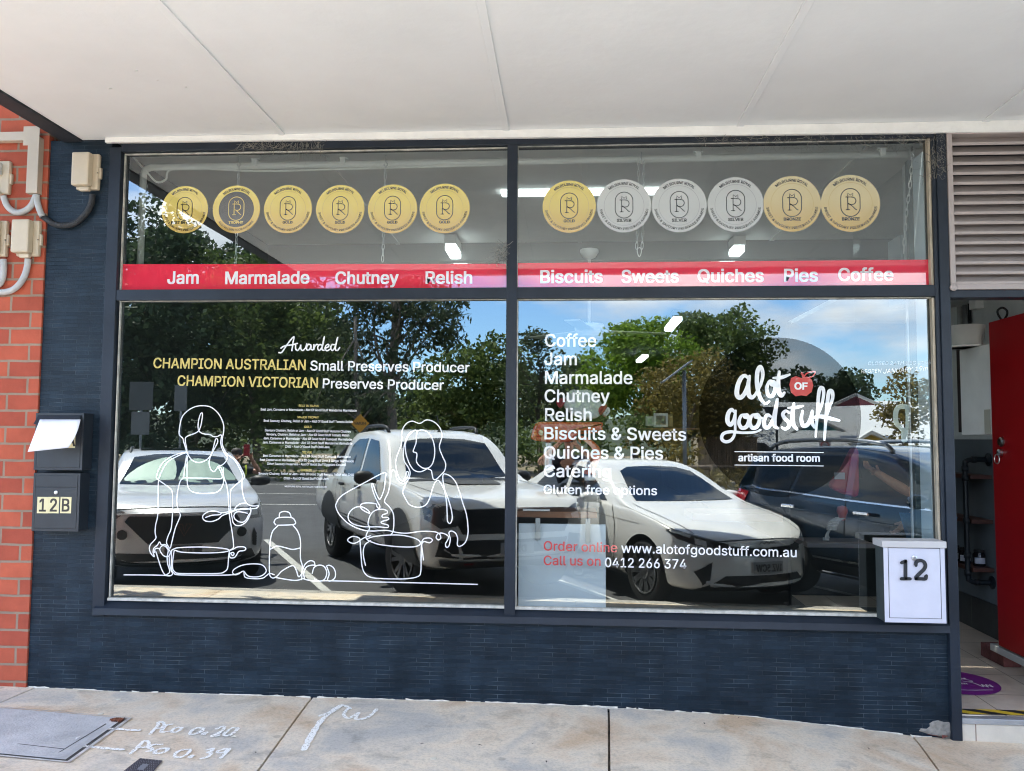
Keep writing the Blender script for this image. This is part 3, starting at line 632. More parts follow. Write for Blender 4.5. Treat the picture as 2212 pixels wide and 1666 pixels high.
for yy in (1198, 1299): f.stroke([(541, yy-3), (870, yy), (1208, yy+4)], .0045, c2)
f.build('tagline', VWHITE, t)
t = thing('chalk_note', 'faint white handwritten reopening note high on the right glass', 'note', (0, 0, 0))
f = Flat(LY); f.text('CLOSED 24TH DEC 2025', c2(1545, 543), c2(2020, 536), 26*.5199*IW/4015, shear=.2, bold=-.012); f.build('faint_line', vinyl('faint_chalk', (.45, .48, .52), rough=.8), t)
f = Flat(LY); f.text('REOPEN', c2(1493, 604), c2(1648, 598), 28*.5199*IW/4015, shear=.25, bold=-.005); f.text('JANUARY 19th', c2(1662, 606), c2(2000, 580), 32*.5199*IW/4015, shear=.25, bold=.006); f.build('note_line', VWHITE, t)

# one-line drawings of two cooks
z5 = crop(440, 1150, 800/2050); z6 = crop(400, 1700, 700/1620); z7 = crop(1100, 1500, 900/1630); z0 = lambda x, y: (x, y)
LW = .0066
def drawing(label, sets):
    f = Flat(LY)
    for fn, st in sets:
        for s_ in st: f.stroke(s_, LW, fn, n=5)
    o = f.build('line_drawing', VWHITE); tag(o, label, 'drawing', 'white one-line drawings on the left window')
drawing('white line drawing of a cook with a headscarf, holding a spoon over a pot', [(z5, [
 [(1160, 1625), (1130, 1580), (1108, 1530), (1105, 1470), (1118, 1400), (1120, 1330), (1095, 1255), (1050, 1190), (985, 1142), (905, 1130), (830, 1142), (760, 1180), (705, 1240), (682, 1320), (672, 1400), (682, 1432), (708, 1458), (726, 1520), (745, 1580), (765, 1635)],
 [(868, 1385), (862, 1330), (872, 1260), (890, 1210), (904, 1206), (906, 1235), (895, 1310), (878, 1365), (866, 1386), (830, 1408), (770, 1430), (738, 1452), (735, 1490), (748, 1560), (752, 1605)],
 [(868, 1380), (890, 1402), (930, 1415), (980, 1420), (1015, 1440), (1055, 1440), (1088, 1424), (1098, 1440), (1090, 1490), (1100, 1550), (1125, 1600), (1150, 1640)]]),
 (z6, [[(770, 160), (790, 210), (830, 250), (880, 263), (930, 250), (975, 215), (1005, 165), (1035, 110), (1050, 75), (1046, 50), (1030, 53), (1015, 110), (998, 175), (975, 240), (975, 290), (992, 332), (1018, 345), (1040, 322), (1055, 298), (1085, 288), (1112, 268), (1135, 235), (1138, 200), (1110, 150), (1092, 100)],
 [(1135, 193), (1180, 215), (1230, 260), (1270, 330), (1293, 385), (1285, 408), (1245, 440), (1190, 488), (1170, 515), (1165, 580), (1168, 680), (1182, 770), (1192, 812), (1222, 835), (1268, 830), (1310, 800), (1338, 750), (1352, 700), (1345, 672)],
 [(1150, 200), (1205, 245), (1250, 320), (1275, 380), (1270, 440), (1275, 520), (1290, 590), (1312, 632), (1342, 652), (1378, 658), (1420, 655), (1400, 678), (1350, 683), (1290, 690), (1240, 690), (1190, 702), (1120, 716), (1078, 718), (1020, 704), (960, 712), (920, 740), (915, 770), (942, 795), (1000, 798), (1058, 775), (1092, 745), (1190, 708)],
 [(940, 762), (1000, 742), (1068, 736), (1085, 718)], [(1200, 702), (1215, 668), (1255, 638), (1300, 632)], [(1195, 745), (1212, 718), (1250, 710), (1320, 724)], [(1195, 745), (1205, 775), (1240, 800), (1280, 804), (1310, 780), (1330, 740), (1348, 715), (1345, 690), (1310, 680), (1260, 684), (1242, 694)],
 [(760, 170), (690, 185), (620, 215), (560, 260), (520, 320), (495, 390), (505, 415), (560, 455), (610, 490), (635, 520), (642, 590), (640, 720), (628, 860), (600, 930), (585, 985), (600, 1022), (620, 1038), (640, 960), (665, 860), (710, 750), (700, 715), (684, 660), (680, 590), (692, 500), (712, 430), (742, 392), (752, 300), (768, 200)],
 [(760, 172), (680, 208), (600, 255), (550, 330), (522, 395), (512, 440), (510, 580), (506, 740), (487, 830), (482, 900), (490, 945), (470, 975), (440, 1008), (430, 1045), (445, 1090), (475, 1118), (464, 1078), (472, 1040), (502, 1014), (522, 984), (538, 1008), (575, 1010), (596, 1040), (620, 1075), (608, 1110), (580, 1118), (548, 1098), (525, 1052), (545, 1020), (576, 1026), (600, 1060), (594, 1106)],
 [(478, 1080), (482, 1050), (505, 1042), (525, 1050)], [(490, 1075), (510, 1140), (540, 1230), (570, 1280), (600, 1292), (630, 1286), (640, 1268), (625, 1238), (612, 1180), (610, 1118)], [(590, 1112), (595, 1180), (610, 1230), (612, 1262), (580, 1285)],
 [(742, 402), (850, 404), (960, 406), (1084, 408), (1080, 350), (1060, 314), (1078, 308), (1098, 360), (1106, 420), (1090, 485), (1060, 522), (1010, 540), (900, 544), (830, 532), (790, 502), (775, 450), (772, 330), (774, 205), (755, 290), (742, 402)],
 [(1100, 312), (1106, 395), (1130, 465), (1145, 560), (1155, 720), (1165, 800), (1182, 900), (1192, 985), (1192, 1035), (1162, 1060)],
 [(650, 1050), (700, 1036), (900, 1030), (1080, 1040), (1155, 1058), (1110, 1075), (1000, 1083), (850, 1083), (720, 1076), (664, 1060)], [(655, 1062), (642, 1150), (640, 1220), (660, 1255), (700, 1270), (880, 1272), (1060, 1270), (1110, 1255), (1140, 1220), (1150, 1110), (1158, 1060)],
 [(650, 1050), (632, 1065), (630, 1150), (632, 1232), (652, 1266), (692, 1282), (900, 1287), (1170, 1283), (1245, 1266), (1285, 1250), (1310, 1280), (1340, 1298), (1400, 1302), (1450, 1290), (1482, 1264), (1490, 1240), (1470, 1205), (1430, 1186), (1340, 1184), (1260, 1200), (1200, 1232), (1185, 1262), (1210, 1282), (1250, 1270)],
 [(1288, 1252), (1292, 1292), (1315, 1311), (1400, 1318), (1460, 1312), (1492, 1290), (1522, 1270), (1562, 1281)], [(1158, 1062), (1190, 1050), (1230, 1030), (1290, 1030), (1305, 1050), (1282, 1064), (1242, 1070), (1216, 1110), (1195, 1128), (1162, 1125), (1162, 1090), (1190, 1080), (1198, 1095), (1185, 1108), (1172, 1092)], [(200, 1283), (330, 1283), (480, 1285), (620, 1290)]])])
drawing('white line drawing of a jar beside round fruit between the two cooks', [(z0, [[(603, 1116), (605, 1108), (615, 1105), (625, 1108), (629, 1117)], [(596, 1134), (592, 1128), (600, 1119), (628, 1118), (637, 1125), (635, 1133), (600, 1135)],
 [(600, 1136), (588, 1150), (583, 1180), (582, 1235), (587, 1248), (597, 1246), (610, 1233), (632, 1222), (640, 1232), (645, 1246), (652, 1238), (653, 1222), (649, 1205), (649, 1168), (643, 1148), (633, 1135)], [(583, 1187), (598, 1180), (615, 1183), (632, 1187), (648, 1184)], [(597, 1248), (620, 1252), (640, 1254), (655, 1250)]]),
 (z7, [[(150, 1400), (155, 1340), (175, 1290), (210, 1266), (238, 1274), (244, 1296)], [(170, 1395), (165, 1350), (185, 1310), (225, 1297), (250, 1300)], [(225, 1355), (240, 1312), (278, 1297), (312, 1310), (328, 1352), (312, 1398), (275, 1410), (240, 1396)], [(325, 1305), (345, 1298), (375, 1315), (390, 1352), (384, 1390), (352, 1410), (334, 1400), (345, 1358), (330, 1312)], [(165, 1395), (200, 1404), (270, 1412), (330, 1408), (700, 1417), (1050, 1425), (1398, 1434)]])])
drawing('white line drawing of a long-haired cook stirring a bowl above a tall pot', [(z7, [
 [(860, 440), (862, 350), (890, 295), (935, 275), (988, 291), (1035, 266), (1090, 280), (1130, 320), (1147, 370), (1140, 410), (1128, 460), (1148, 520), (1172, 575), (1165, 625), (1135, 660), (1102, 690), (1084, 684), (1076, 650), (1070, 625), (1048, 613)],
 [(862, 385), (858, 440), (835, 500), (818, 560), (822, 610), (835, 660), (855, 695), (882, 698), (902, 672), (908, 640), (895, 634), (888, 665), (876, 692)],
 [(950, 342), (915, 360), (885, 420), (872, 500), (880, 560), (905, 600), (920, 640), (908, 690), (880, 715), (850, 712), (827, 682), (815, 635), (800, 622), (785, 642), (780, 700), (765, 780), (738, 843), (770, 880), (800, 930), (805, 1000), (798, 1060), (780, 1085)],
 [(965, 380), (962, 430), (942, 485), (950, 496), (968, 506), (965, 560), (985, 590), (1020, 610), (1060, 600), (1085, 560), (1095, 490), (1085, 420), (1055, 360), (1012, 338), (975, 345), (965, 375)], [(968, 346), (952, 340), (912, 375), (888, 430), (890, 500), (908, 560), (935, 610), (965, 631), (1002, 632), (1050, 608)],
 [(905, 690), (880, 740), (868, 780), (890, 830), (920, 870), (978, 887), (1030, 870), (1060, 820), (1082, 745), (1108, 697), (1132, 706), (1162, 760), (1192, 830), (1216, 920), (1218, 970), (1204, 1000), (1186, 985), (1183, 930), (1180, 860), (1167, 770), (1153, 690), (1155, 655), (1172, 650), (1208, 667), (1245, 710), (1272, 780), (1292, 850), (1318, 930), (1330, 1010), (1330, 1080), (1310, 1138), (1272, 1164), (1255, 1150), (1258, 1110), (1243, 1070), (1212, 1055), (1196, 1068), (1205, 1112), (1196, 1160), (1178, 1170), (1172, 1145), (1190, 1112), (1188, 1088), (1150, 1070), (1118, 1075), (1105, 1100), (1120, 1118), (1138, 1104), (1128, 1075), (1090, 1060), (1000, 1057), (900, 1070), (830, 1066), (750, 1050), (640, 1055), (560, 1040), (480, 1000), (420, 940), (395, 890), (397, 858), (440, 800), (600, 710), (738, 640), (745, 680), (735, 760), (710, 825), (694, 818), (670, 760), (656, 718), (648, 730), (660, 780), (690, 850), (706, 878), (700, 895), (684, 880), (678, 862), (620, 855), (575, 864), (570, 890), (600, 915), (635, 928), (618, 904), (580, 884), (538, 885), (500, 910), (480, 950), (492, 986), (530, 1010), (600, 1024), (700, 1025), (758, 1030), (765, 1014), (722, 1000), (718, 988), (768, 972), (758, 958), (724, 958), (726, 940), (757, 928), (755, 910), (720, 900), (670, 910), (637, 945), (622, 1000), (633, 1035), (612, 1075), (610, 1110), (645, 1133)],
 [(612, 1112), (660, 1095), (760, 1084), (860, 1085), (950, 1105), (990, 1130), (985, 1155), (930, 1168), (820, 1165), (700, 1150), (640, 1130)], [(565, 1135), (560, 1106), (520, 1093), (486, 1105), (478, 1125), (510, 1142), (545, 1135), (590, 1105), (640, 1088)],
 [(565, 1135), (572, 1230), (580, 1310), (602, 1360), (645, 1385), (720, 1393), (820, 1395), (900, 1393), (970, 1380), (995, 1350), (998, 1240), (1000, 1160), (1005, 1128), (1022, 1108), (1060, 1105), (1078, 1120), (1058, 1138), (1020, 1130), (1003, 1150), (1008, 1200), (1015, 1260)], [(640, 1122), (602, 1150), (588, 1190), (590, 1240), (603, 1298)]])])

# ------------------------------------------------------------------ left pier: meter boxes, trunking, letterboxes
cl = crop(0, 500, .45)
def wall_box(mb, a, b, y0, y1, bevel, mi=0): mb.box((a.x, y0, a.z), (b.x, y1, b.z), bevel, mi)
def service_box(label, x0, y0, x1, y1, wy=0, open_=False):
    """cream meter box: back flange with hinge lugs, raised lid, cable gland; pixel corners on the wall"""
    a, b = P(x0, y0, wy), P(x1, y1, wy); cx, cz = (a.x+b.x)/2, (a.z+b.z)/2; wd, h = abs(b.x-a.x), abs(a.z-b.z)
    t = thing('meter_box', label, 'meter box', (cx, wy, cz), 'cream plastic meter boxes on the left walls')
    MB().box((-wd*.46, -.035, -h*.44), (wd*.42, -.0015, h*.49), .012).box((wd*.40, -.03, -h*.16), (wd*.50, -.006, h*.14), .008).build('back_flange', CREAM, t, smooth=False)
    if not open_:
        MB().box((-wd*.46, -.085, -h*.38), (wd*.22, -.0345, h*.47), .010).build('lid', CREAM, t)
        MB().lathe([(.004, 0), (.004, .006)], Matrix.Translation((wd*.42, -.037, -.005)) @ Matrix.Rotation(R_(90), 4, 'X'), 10).build('latch', mat('dull_brass', (.2, .17, .12), .5, metal=.6), t)
    else:
        MB().box((-wd*.2, -.075, h*.08), (wd*.15, -.0355, h*.40), .006).build('meter', mat('meter_face', (.5, .52, .48), .4, var=.2, vscale=40), t)
        MB().tube(smooth_path([(-.005, -.05, h*.08), (-.003, -.05, -h*.15), (.0, -.03, -h*.48)]), .005, 8).build('cable', BLACKM, t)
    MB().box((-wd*.22, -.06, -h*.50), (wd*.16, -.0355, -h*.385), .006).build('cable_gland', CREAM, t)
    return t
service_box('cream meter box on the navy pier, black hose beneath', 171, 336, 222, 418, 0)
service_box('closed cream meter box on red brick beside the navy pier', 43, 479, 94, 561, -.012)
service_box('cream meter box cut by the left photo edge, lower row on brick', -24, 479, 23.5, 562, -.012)
service_box('open cream meter box on brick showing its meter and black cable', -18, 351, 30, 427, -.012, True)
def hose(name, label, pts, r, m_, cat='pipe', wy=0, off=.02, group=None, clips=0, n=10):
    q = smooth_path([P(*p, wy-off) if len(p) == 2 else P(p[0], p[1], p[2]) for p in pts], 8)
    o = MB().tube(q, r, n).build(name, m_, smooth=True); tag(o, label, cat, group); return o
CORR = mat('black_hose', (.03, .032, .034), .55, bump=.9, bscale=240)
hose('flexible_hose', 'black corrugated hose curving from trunking up to the pier meter box', [(168, 486), (188, 497), (207, 503), (230, 503), (250, 499), (270, 489), (290, 474), (305, 452), (314, 420)] and [cl(*p) for p in ((365, 770), (420, 810), (480, 845), (560, 855), (640, 840), (700, 800), (760, 735), (795, 660), (805, 585))], .0175, CORR, 'hose', -.0, .022)
hose('conduit_pipe', 'grey conduit looping from trunking to the open meter box', [cl(*p) for p in ((30, 600), (60, 680), (110, 728), (165, 742), (230, 720), (280, 670), (315, 590))], .0185, CONDUIT, 'conduit', -.012, .022, 'grey conduit pipes on the brick')
hose('conduit_pipe', 'short grey conduit dropping from trunking into the black hose', [cl(*p) for p in ((318, 588), (325, 650), (345, 720), (370, 775))], .0185, CONDUIT, 'conduit', -.012, .024, 'grey conduit pipes on the brick')
hose('conduit_pipe', 'long grey conduit curving from closed meter box to the photo edge', [cl(*p) for p in ((245, 1145), (238, 1210), (215, 1290), (170, 1365), (110, 1415), (40, 1435), (-40, 1436))], .0185, CONDUIT, 'conduit', -.012, .022, 'grey conduit pipes on the brick')
hose('conduit_pipe', 'grey conduit under the meter box at the left edge, bending left', [cl(*p) for p in ((30, 1150), (33, 1220), (25, 1300), (0, 1360), (-40, 1385))], .0185, CONDUIT, 'conduit', -.012, .022, 'grey conduit pipes on the brick')
a, b = P(72.5, 295, -.012), P(91, 422, -.012)
q0 = cl(0, 70); q1 = cl(0, 140)
ta = P(-60, q0[1], -.012); tb = P(75, q1[1], -.012)
t = thing('cable_trunking', 'cream cable trunking with T shape on the red brick', 'trunking', (a.x, -.012, a.z))
MB().box((a.x, -.062, b.z), (b.x, -.0135, 3.325), .003).build('vertical_duct', mat('trunking_cream', (.48, .41, .32), .5, var=.08), t)
MB().box((ta.x, -.060, tb.z+.003), (a.x-.001, -.0135, ta.z), .003).build('horizontal_duct', MATS['trunking_cream'], t)
MB().box((a.x-.03, -.063, tb.z-.03), (b.x+.001, -.0615, ta.z+.03), .0005).build('junction_cover', MATS['trunking_cream'], t); unlocal(t)

LBX = mat('letterbox_black', (.018, .023, .030), .38, var=.15, vscale=10); PLATE = mat('number_plate_cream', (.68, .60, .34), .5, var=.06); INK = mat('number_ink', (.03, .022, .018), .5)
cz = crop(0, 1500, .42)
def letterbox(label, fr, wr, d):
    x0, z1 = P(*fr[0], -d).x, P(*fr[0], -d).z; x1, z0 = P(*fr[1], -d).x, P(*fr[1], -d).z
    t = thing('letterbox', label, 'letterbox', ((x0+x1)/2, 0, z0), 'black letterboxes on the navy pier')
    h = z1-z0; w2 = (x1-x0)/2
    MB().box((-w2, -d+.004, 0), (w2, -.001, h), .004).box((-w2-.001, -d, 0), (-w2+.012, -d+.0035, h)).box((w2-.012, -d, 0), (w2+.001, -d+.0035, h)).box((-w2+.0125, -d, 0), (w2-.0125, -d+.0035, .014)).box((-w2+.0125, -d, h-.012), (w2-.0125, -d+.0035, h)).build('case', LBX, t)
    MB().box((-w2+.014, -d-.001, .016), (w2-.014, -d+.0033, h-.085), .0015).build('door', LBX, t)
    return t, w2, h, d
lb1 = letterbox('lower black letterbox with plates 12B', (cz(318, 845), cz(728, 1392)), 0, .1)
t, w2, h, d = lb1
MB().box((-w2+.014, -d-.001, h-.080), (w2-.014, -d+.0033, h-.014), .0015).build('mail_flap', LBX, t)
MB().lathe([(.0105, 0), (.0105, .004), (.006, .006), (.006, .0065)], Matrix.Translation((0, -d-.0015, h-.112)) @ Matrix.Rotation(R_(90), 4, 'X'), 16).build('lock', STEEL, t)
for ch, xa, xb in (('1', 350, 447), ('2', 452, 547), ('B', 566, 662)):
    a, b = P(*cz(xa, 1068), -d-.002), P(*cz(xb, 1222), -d-.002)
    q = MB().box((a.x-t.location.x, -d-.0022, b.z-t.location.z), (b.x-t.location.x, -d-.0012, a.z-t.location.z)).build('number_plate', PLATE, t)
    f = Flat(-d-.0026); vs, fs = glyphs(ch, .018); cx = (vs[:, 0].min()+vs[:, 0].max())/2; k = (a.z-b.z)*.76/CAPH
    f.mb.add([((a.x+b.x)/2-t.location.x+(x-cx)*k*.85, f.y-l, b.z-t.location.z+(a.z-b.z)*.12+z*k) for x, z, l in vs], fs); f.build('numeral', INK, q)
lb2 = letterbox('upper black letterbox with its flap propped open by white paper', (cz(338, 285), cz(762, 820)), 0, .1)
t, w2, h, d = lb2
mx = Matrix.Translation((0, -d, h-.014)) @ Matrix.Rotation(R_(-38), 4, 'X')
MB().box((-w2+.014, -.002, -.066), (w2-.014, .0013, 0), .001, mx=mx).build('mail_flap', LBX, t)
a, b = P(*cz(620, 460), -d-.002), P(*cz(700, 612), -d-.002)
q = MB().box((a.x-t.location.x, -d-.0022, b.z-t.location.z), (b.x-t.location.x, -d-.0012, a.z-t.location.z)).build('number_plate', PLATE, t)
f = Flat(-d-.0026); vs, fs = glyphs('A', .018); cx = (vs[:, 0].min()+vs[:, 0].max())/2; k = (a.z-b.z)*.76/CAPH
f.mb.add([((a.x+b.x)/2-t.location.x+(x-cx)*k*.85, f.y-l, b.z-t.location.z+(a.z-b.z)*.12+z*k) for x, z, l in vs], fs); f.build('numeral', INK, q)
# sheet of paper hanging from the slot
vs = []; fs = []; n = 10
for j in range(n+1):
    v = j/n
    for i in range(n+1):
        u = i/n
        yd = -.125-.10*math.sin(v*1.7)-.015*math.cos(u*3)*v
        pl = cz(372+(258-372)*v, 345+(648-345)*v); pr = cz(752+(636-752)*v+18*math.sin(v*3.1), 345+(610-345)*v)
        p = P(pl[0]+(pr[0]-pl[0])*u, pl[1]+(pr[1]-pl[1])*u, yd); vs.append(p)
for j in range(n):
    for i in range(n): o = j*(n+1)+i; fs.append((o, o+1, o+n+2, o+n+1))
o = MB().add(vs, fs).build('paper_sheet', mat('white_paper', (.82, .83, .88), .8), smooth=True)
md = o.modifiers.new('thick', 'SOLIDIFY'); md.thickness = .0012
tag(o, 'white sheet of paper hanging out of the upper black letterbox', 'paper')

# white letterbox 12
cx5 = crop(3300, 1650, .5103); D12 = .16
A0, A1 = P(*cx5(320, 928), -D12), P(*cx5(806, 1558), -D12)
WMET = mat('white_powder_coat', (.58, .58, .66), .42, var=.05, vscale=7); t = thing('letterbox', 'white letterbox with raised black number 12 by the entry', 'letterbox', (A0.x, 0, A1.z)); wd, h = A1.x-A0.x, A0.z-A1.z
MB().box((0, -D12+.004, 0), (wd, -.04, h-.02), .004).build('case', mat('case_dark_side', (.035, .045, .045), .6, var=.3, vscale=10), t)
MB().box((.0, -D12, 0), (.022, -D12+.0038, h-.031)).box((wd-.022, -D12, 0), (wd, -D12+.0038, h-.031)).box((.0225, -D12, 0), (wd-.0225, -D12+.0038, .022)).build('door_frame', WMET, t)
MB().box((.026, -D12-.001, .025), (wd-.026, -D12+.0035, h-.034), .001).build('door', WMET, t)
MB().box((-.012, -D12-.014, h-.030), (wd+.006, -.035, h+.006), .004).build('lid', mat('lid_warm_grey', (.50, .48, .47), .5), t)
MB().lathe([(.014, 0), (.014, .005), (.009, .007), (.009, .0075)], Matrix.Translation((wd*.5, -D12-.0015, h-.085)) @ Matrix.Rotation(R_(90), 4, 'X'), 20).build('lock', STEEL, t)
NUM = mat('black_numeral', (.02, .022, .026), .4)
def numeral(strokes, nm):
    bm_ = MB()
    for pts in strokes:
        q = []
        for p in smooth_path(pts, 5): 
            g = P(*cx5(p.x, p.y), -D12-.002); q.append((g.x-A0.x, g.z-A1.z))
        v, f_ = ribbon2(q, .0165); k = len(v)
        v3 = [(p[0], -D12-.0105, p[1]) for p in v]+[(p[0], -D12-.0012, p[1]) for p in v]
        side = []
        for i in range(0, len(q)-1): side += [(2*i, 2*i+2, k+2*i+2, k+2*i), (2*i+1, k+2*i+1, k+2*i+3, 2*i+3)]
        bm_.add(v3, f_+side)
    bm_.build(nm, NUM, t)
numeral([[(455, 1090), (475, 1084), (488, 1076)], [(488, 1076), (488, 1140), (488, 1210)], [(453, 1213), (488, 1213), (522, 1213)]], 'numeral')
numeral([[(566, 1110), (572, 1084), (600, 1072), (630, 1084), (641, 1112), (630, 1140), (600, 1170), (572, 1200), (568, 1212)], [(566, 1213), (600, 1213), (640, 1213), (646, 1190)]], 'numeral')
unlocal_none = None

# ------------------------------------------------------------------ entry recess on the right
LOUV = mat('louvre_taupe', (.40, .345, .325), .55, var=.14, vscale=5, bump=.15, bscale=30, stretch=(.3, 1, 1))
t = thing('louvre_vent', 'taupe metal louvre vent above the entry doorway', 'vent', (2.14, 0, 2.36))
z0, z1 = 2.362, 3.283
MB().box((2.1395, -.035, z0), (2.168, .05, z1), .002).box((2.1683, -.034, z0), (3.3, .05, z0+.03), .002).box((2.1683, -.034, z1-.035), (3.3, .05, z1), .002).build('frame', LOUV, t)
nb = 15; pt_ = (z1-z0-.07)/nb
bl = None
for k in range(nb):
    zz = z0+.032+k*pt_
    if bl is None:
        m_ = MB(); prof = [(-.030, .000), (-.026, -.004), (-.022, .004), (-.016, .010), (.040, pt_*1.15), (.042, pt_*1.15+.003), (-.014, .016), (-.030, .012)]
        m_.prism(prof, lambda y, z, d: Vector((2.1685+d*1.13, y, z)), 1.0); bl = m_.build('blade', LOUV, t); bl.location = (0, 0, zz)
    else:
        c = bl.copy(); COL.objects.link(c); c.parent = t; c.location = (0, 0, zz)
MB().box((2.16, .06, z0), (3.3, .07, z1)).build('backing', BLACKM, t)
MB().lathe([(.022, 0), (.02, .008), (.008, .012)], Matrix.Translation((P(2060, 622, -.034).x, -.0345, z0+.012)) @ Matrix.Rotation(R_(90), 4, 'X'), 14).build('bolt_cap', LOUV, t)
unlocal(t)
mb = MB().box((2.1375, -.02, 2.318), (3.6, .08, 2.3605), .003); tag(mb.build('door_head', NAVYF), 'navy head beam over the entry under the louvre vent', 'beam')
RW = mat('recess_wall_grey', (.66, .68, .66), .8, var=.12, vscale=3); RWD = mat('recess_wall_dark', (.13, .15, .165), .7, var=.15, vscale=3)
t = thing('recess_wall', 'painted side wall of the entry recess, pale above and charcoal below', 'wall', (3.2, 0, 0))
MB().box((3.195, .085, 1.53), (3.215, 3.3, 2.62)).build('upper_wall', RW, t); MB().box((3.194, .085, .30), (3.215, 3.3, 1.5295)).build('lower_wall', RWD, t)
MB().box((3.187, .085, -.05), (3.215, 3.3, .2995), .002).build('tile_skirting', brick_mat('skirting_tile', (.045, .05, .05), (.055, .06, .06), (.11, .11, .10), .42, .6, .003, bump=.2, rough=.3), t); unlocal(t)
mb = MB().box((2.137, .085, 2.62), (3.4, 3.3, 2.66)); tag(mb.build('recess_ceiling', RW), kind='structure')
mb = MB().box((2.1, 3.2, -.1), (3.3, 3.3, 2.64)); tag(mb.build('recess_back_wall', INT_D), kind='structure')
TILEF = brick_mat('floor_tiles', (.52, .44, .36), (.49, .415, .34), (.20, .165, .13), .40, .40, .004, bump=.25, rough=.35, vary=.14)
t_ = TILEF.node_tree                                   # floor tiles: x and y instead of x+y and z
for l_ in list(t_.links):
    if l_.to_node.type == 'COMBXYZ': t_.links.remove(l_)
cbn = [n for n in t_.nodes if n.type == 'COMBXYZ'][0]; spn = [n for n in t_.nodes if n.type == 'SEPXYZ'][0]
t_.links.new(spn.outputs['X'], cbn.inputs[0]); t_.links.new(spn.outputs['Y'], cbn.inputs[1])
[n for n in t_.nodes if n.type == 'TEX_BRICK'][0].offset = 0
FLZ = P(2100, 1549, 0).z
t = thing('entry_step', 'entry step with cream tiled riser and beige floor tiles', 'step', (2.6, 0, FLZ))
MB().box((2.1375, -.02, -.4), (3.7, .004, FLZ-.0305)).build('riser', brick_mat('riser_tile', (.66, .60, .50), (.64, .58, .48), (.25, .17, .13), .345, .5, .003, bump=.2, rough=.35, offx=-.12, vary=.1), t)
MB().box((2.1375, -.028, FLZ-.030), (3.7, .03, FLZ), .003).build('nosing', mat('steel_nosing', (.46, .47, .48), .45, metal=.6, var=.15), t)
MB().add([(2.1, .0305, FLZ), (3.7, .0305, FLZ), (3.7, 3.3, FLZ+.05), (2.1, 3.3, FLZ+.05)], [(0, 1, 2, 3)]).build('floor_tiles', TILEF, t); unlocal(t)
def FL(px, py):
    v = ray(px, py); t0 = (FLZ+.02-CAM.z)/v.z
    for _ in range(5):
        p = CAM+v*t0; t0 = (FLZ+(p.y-.03)*.0153-CAM.z)/v.z
    return CAM+v*t0
# hazard tape
t = thing('hazard_tape', 'black and yellow striped hazard tape along the entry edge', 'tape', (2.6, .08, FLZ+.002))
YEL = mat('hazard_yellow', (.62, .42, .03), .5, var=.1); mb = MB(); mb2 = MB(); zt_ = FLZ+.004
k = 0; x = 2.1
while x < 3.7:
    q = [(x, .04, zt_), (x+.11, .04, zt_), (x+.11-.16, .12, zt_+.0013), (x-.16, .12, zt_+.0013)]
    (mb if k % 2 else mb2).add(q, [(0, 1, 2, 3)]); x += .11; k += 1
mb.build('yellow_stripe', YEL, t); mb2.build('black_stripe', mat('tape_black', (.02, .02, .02), .5), t); unlocal(t)
# purple floor sticker
fc = FL(2062, 1474); fe = FL(2155, 1478); rr = fe.x-fc.x
t = thing('floor_sticker', 'round purple floor sticker with white writing in the entry', 'sticker', (0, 0, 0))
fz = lambda x, y, up: (x, y, FLZ+(y-.03)*.0153+up)
mb = MB(); mb.add([fz(fc.x+rr*math.cos(i*.1309), fc.y+rr*math.sin(i*.1309), .004) for i in range(48)], [tuple(range(48))]); mb.build('disc', mat('sticker_purple', (.165, .012, .20), .5), t)
mb = MB()
for s_, xo, yo, cp, bd in (('stand', -.32, .34, .22, .0), ('CHATHAM', -.34, .20, .13, .03), ('1.5m', -.2, -.22, .16, .04)):
    vs, fs = glyphs(s_, bd); q = rr*cp/CAPH*.8; mb.add([fz(fc.x+rr*xo+a*q, fc.y+rr*yo+b*q, .006+l) for a, b, l in vs], fs)
for pts in ([(.15, .1), (.3, .2), (.45, .05), (.3, -.02), (.2, .05), (.4, -.1), (.5, -.4), (.55, -.2), (.6, -.42), (.65, -.2), (.72, -.4), (.74, -.2)], [(-.6, -.62), (0, -.68), (.6, -.62)]):
    v, fs = ribbon2(smooth_path(pts, 5), .035); mb.add([fz(fc.x+p[0]*rr, fc.y+p[1]*rr, .0062) for p in v], fs)
mb.build('writing', mat('sticker_white', (.7, .66, .72), .6), t)
# red door standing open
DY0, DY1 = .12, .90
DX = CAM.x+ray(2145, 1000).x/ray(2145, 1000).y*(DY1-CAM.y)
dz0, dz1 = P(2160, 1394, DY1).z, P(2145, 697, DY1).z
DRED = mat('door_red', (.34, .003, .006), .42, var=.04, vscale=2)
t = thing('entry_door', 'dark red entry door standing open in the recess', 'door', (DX, DY0, dz0))
MB().box((DX, DY0, dz0), (DX+.04, DY1, dz1), .003).build('leaf', DRED, t)
def on_door(px, py): 
    v = ray(px, py); t0 = (DX-.001-CAM.x)/v.x; return CAM+v*t0
rx = Matrix.Rotation(R_(-90), 4, 'Y')
p = on_door(*crop(3550, 1050, .5104)(743, 1338)); MB().lathe([(.031, 0), (.031, .012), (.022, .018), (.022, .02)], Matrix.Translation(p) @ rx, 20).build('lock_cylinder', mat('worn_nickel', (.25, .24, .22), .35, metal=1), t)
p = on_door(*crop(3550, 1050, .5104)(738, 1420)); q = MB().lathe([(.022, 0), (.022, .02), (.012, .026)], Matrix.Translation(p) @ rx, 16).build('key_lock', STEEL, t)
MB().tube([p+Vector((-.03, .03*math.sin(a*.4488), -.03+.03*math.cos(a*.4488)-.012)) for a in range(14)], .004, 6, closed=True).build('key_ring', STEEL, q)
MB().box((DX-.005, .1, dz0-.055), (DX+.06, DY1+.1, dz0-.012), .003).build('threshold', mat('pale_threshold', (.45, .47, .45), .5), t); unlocal(t)
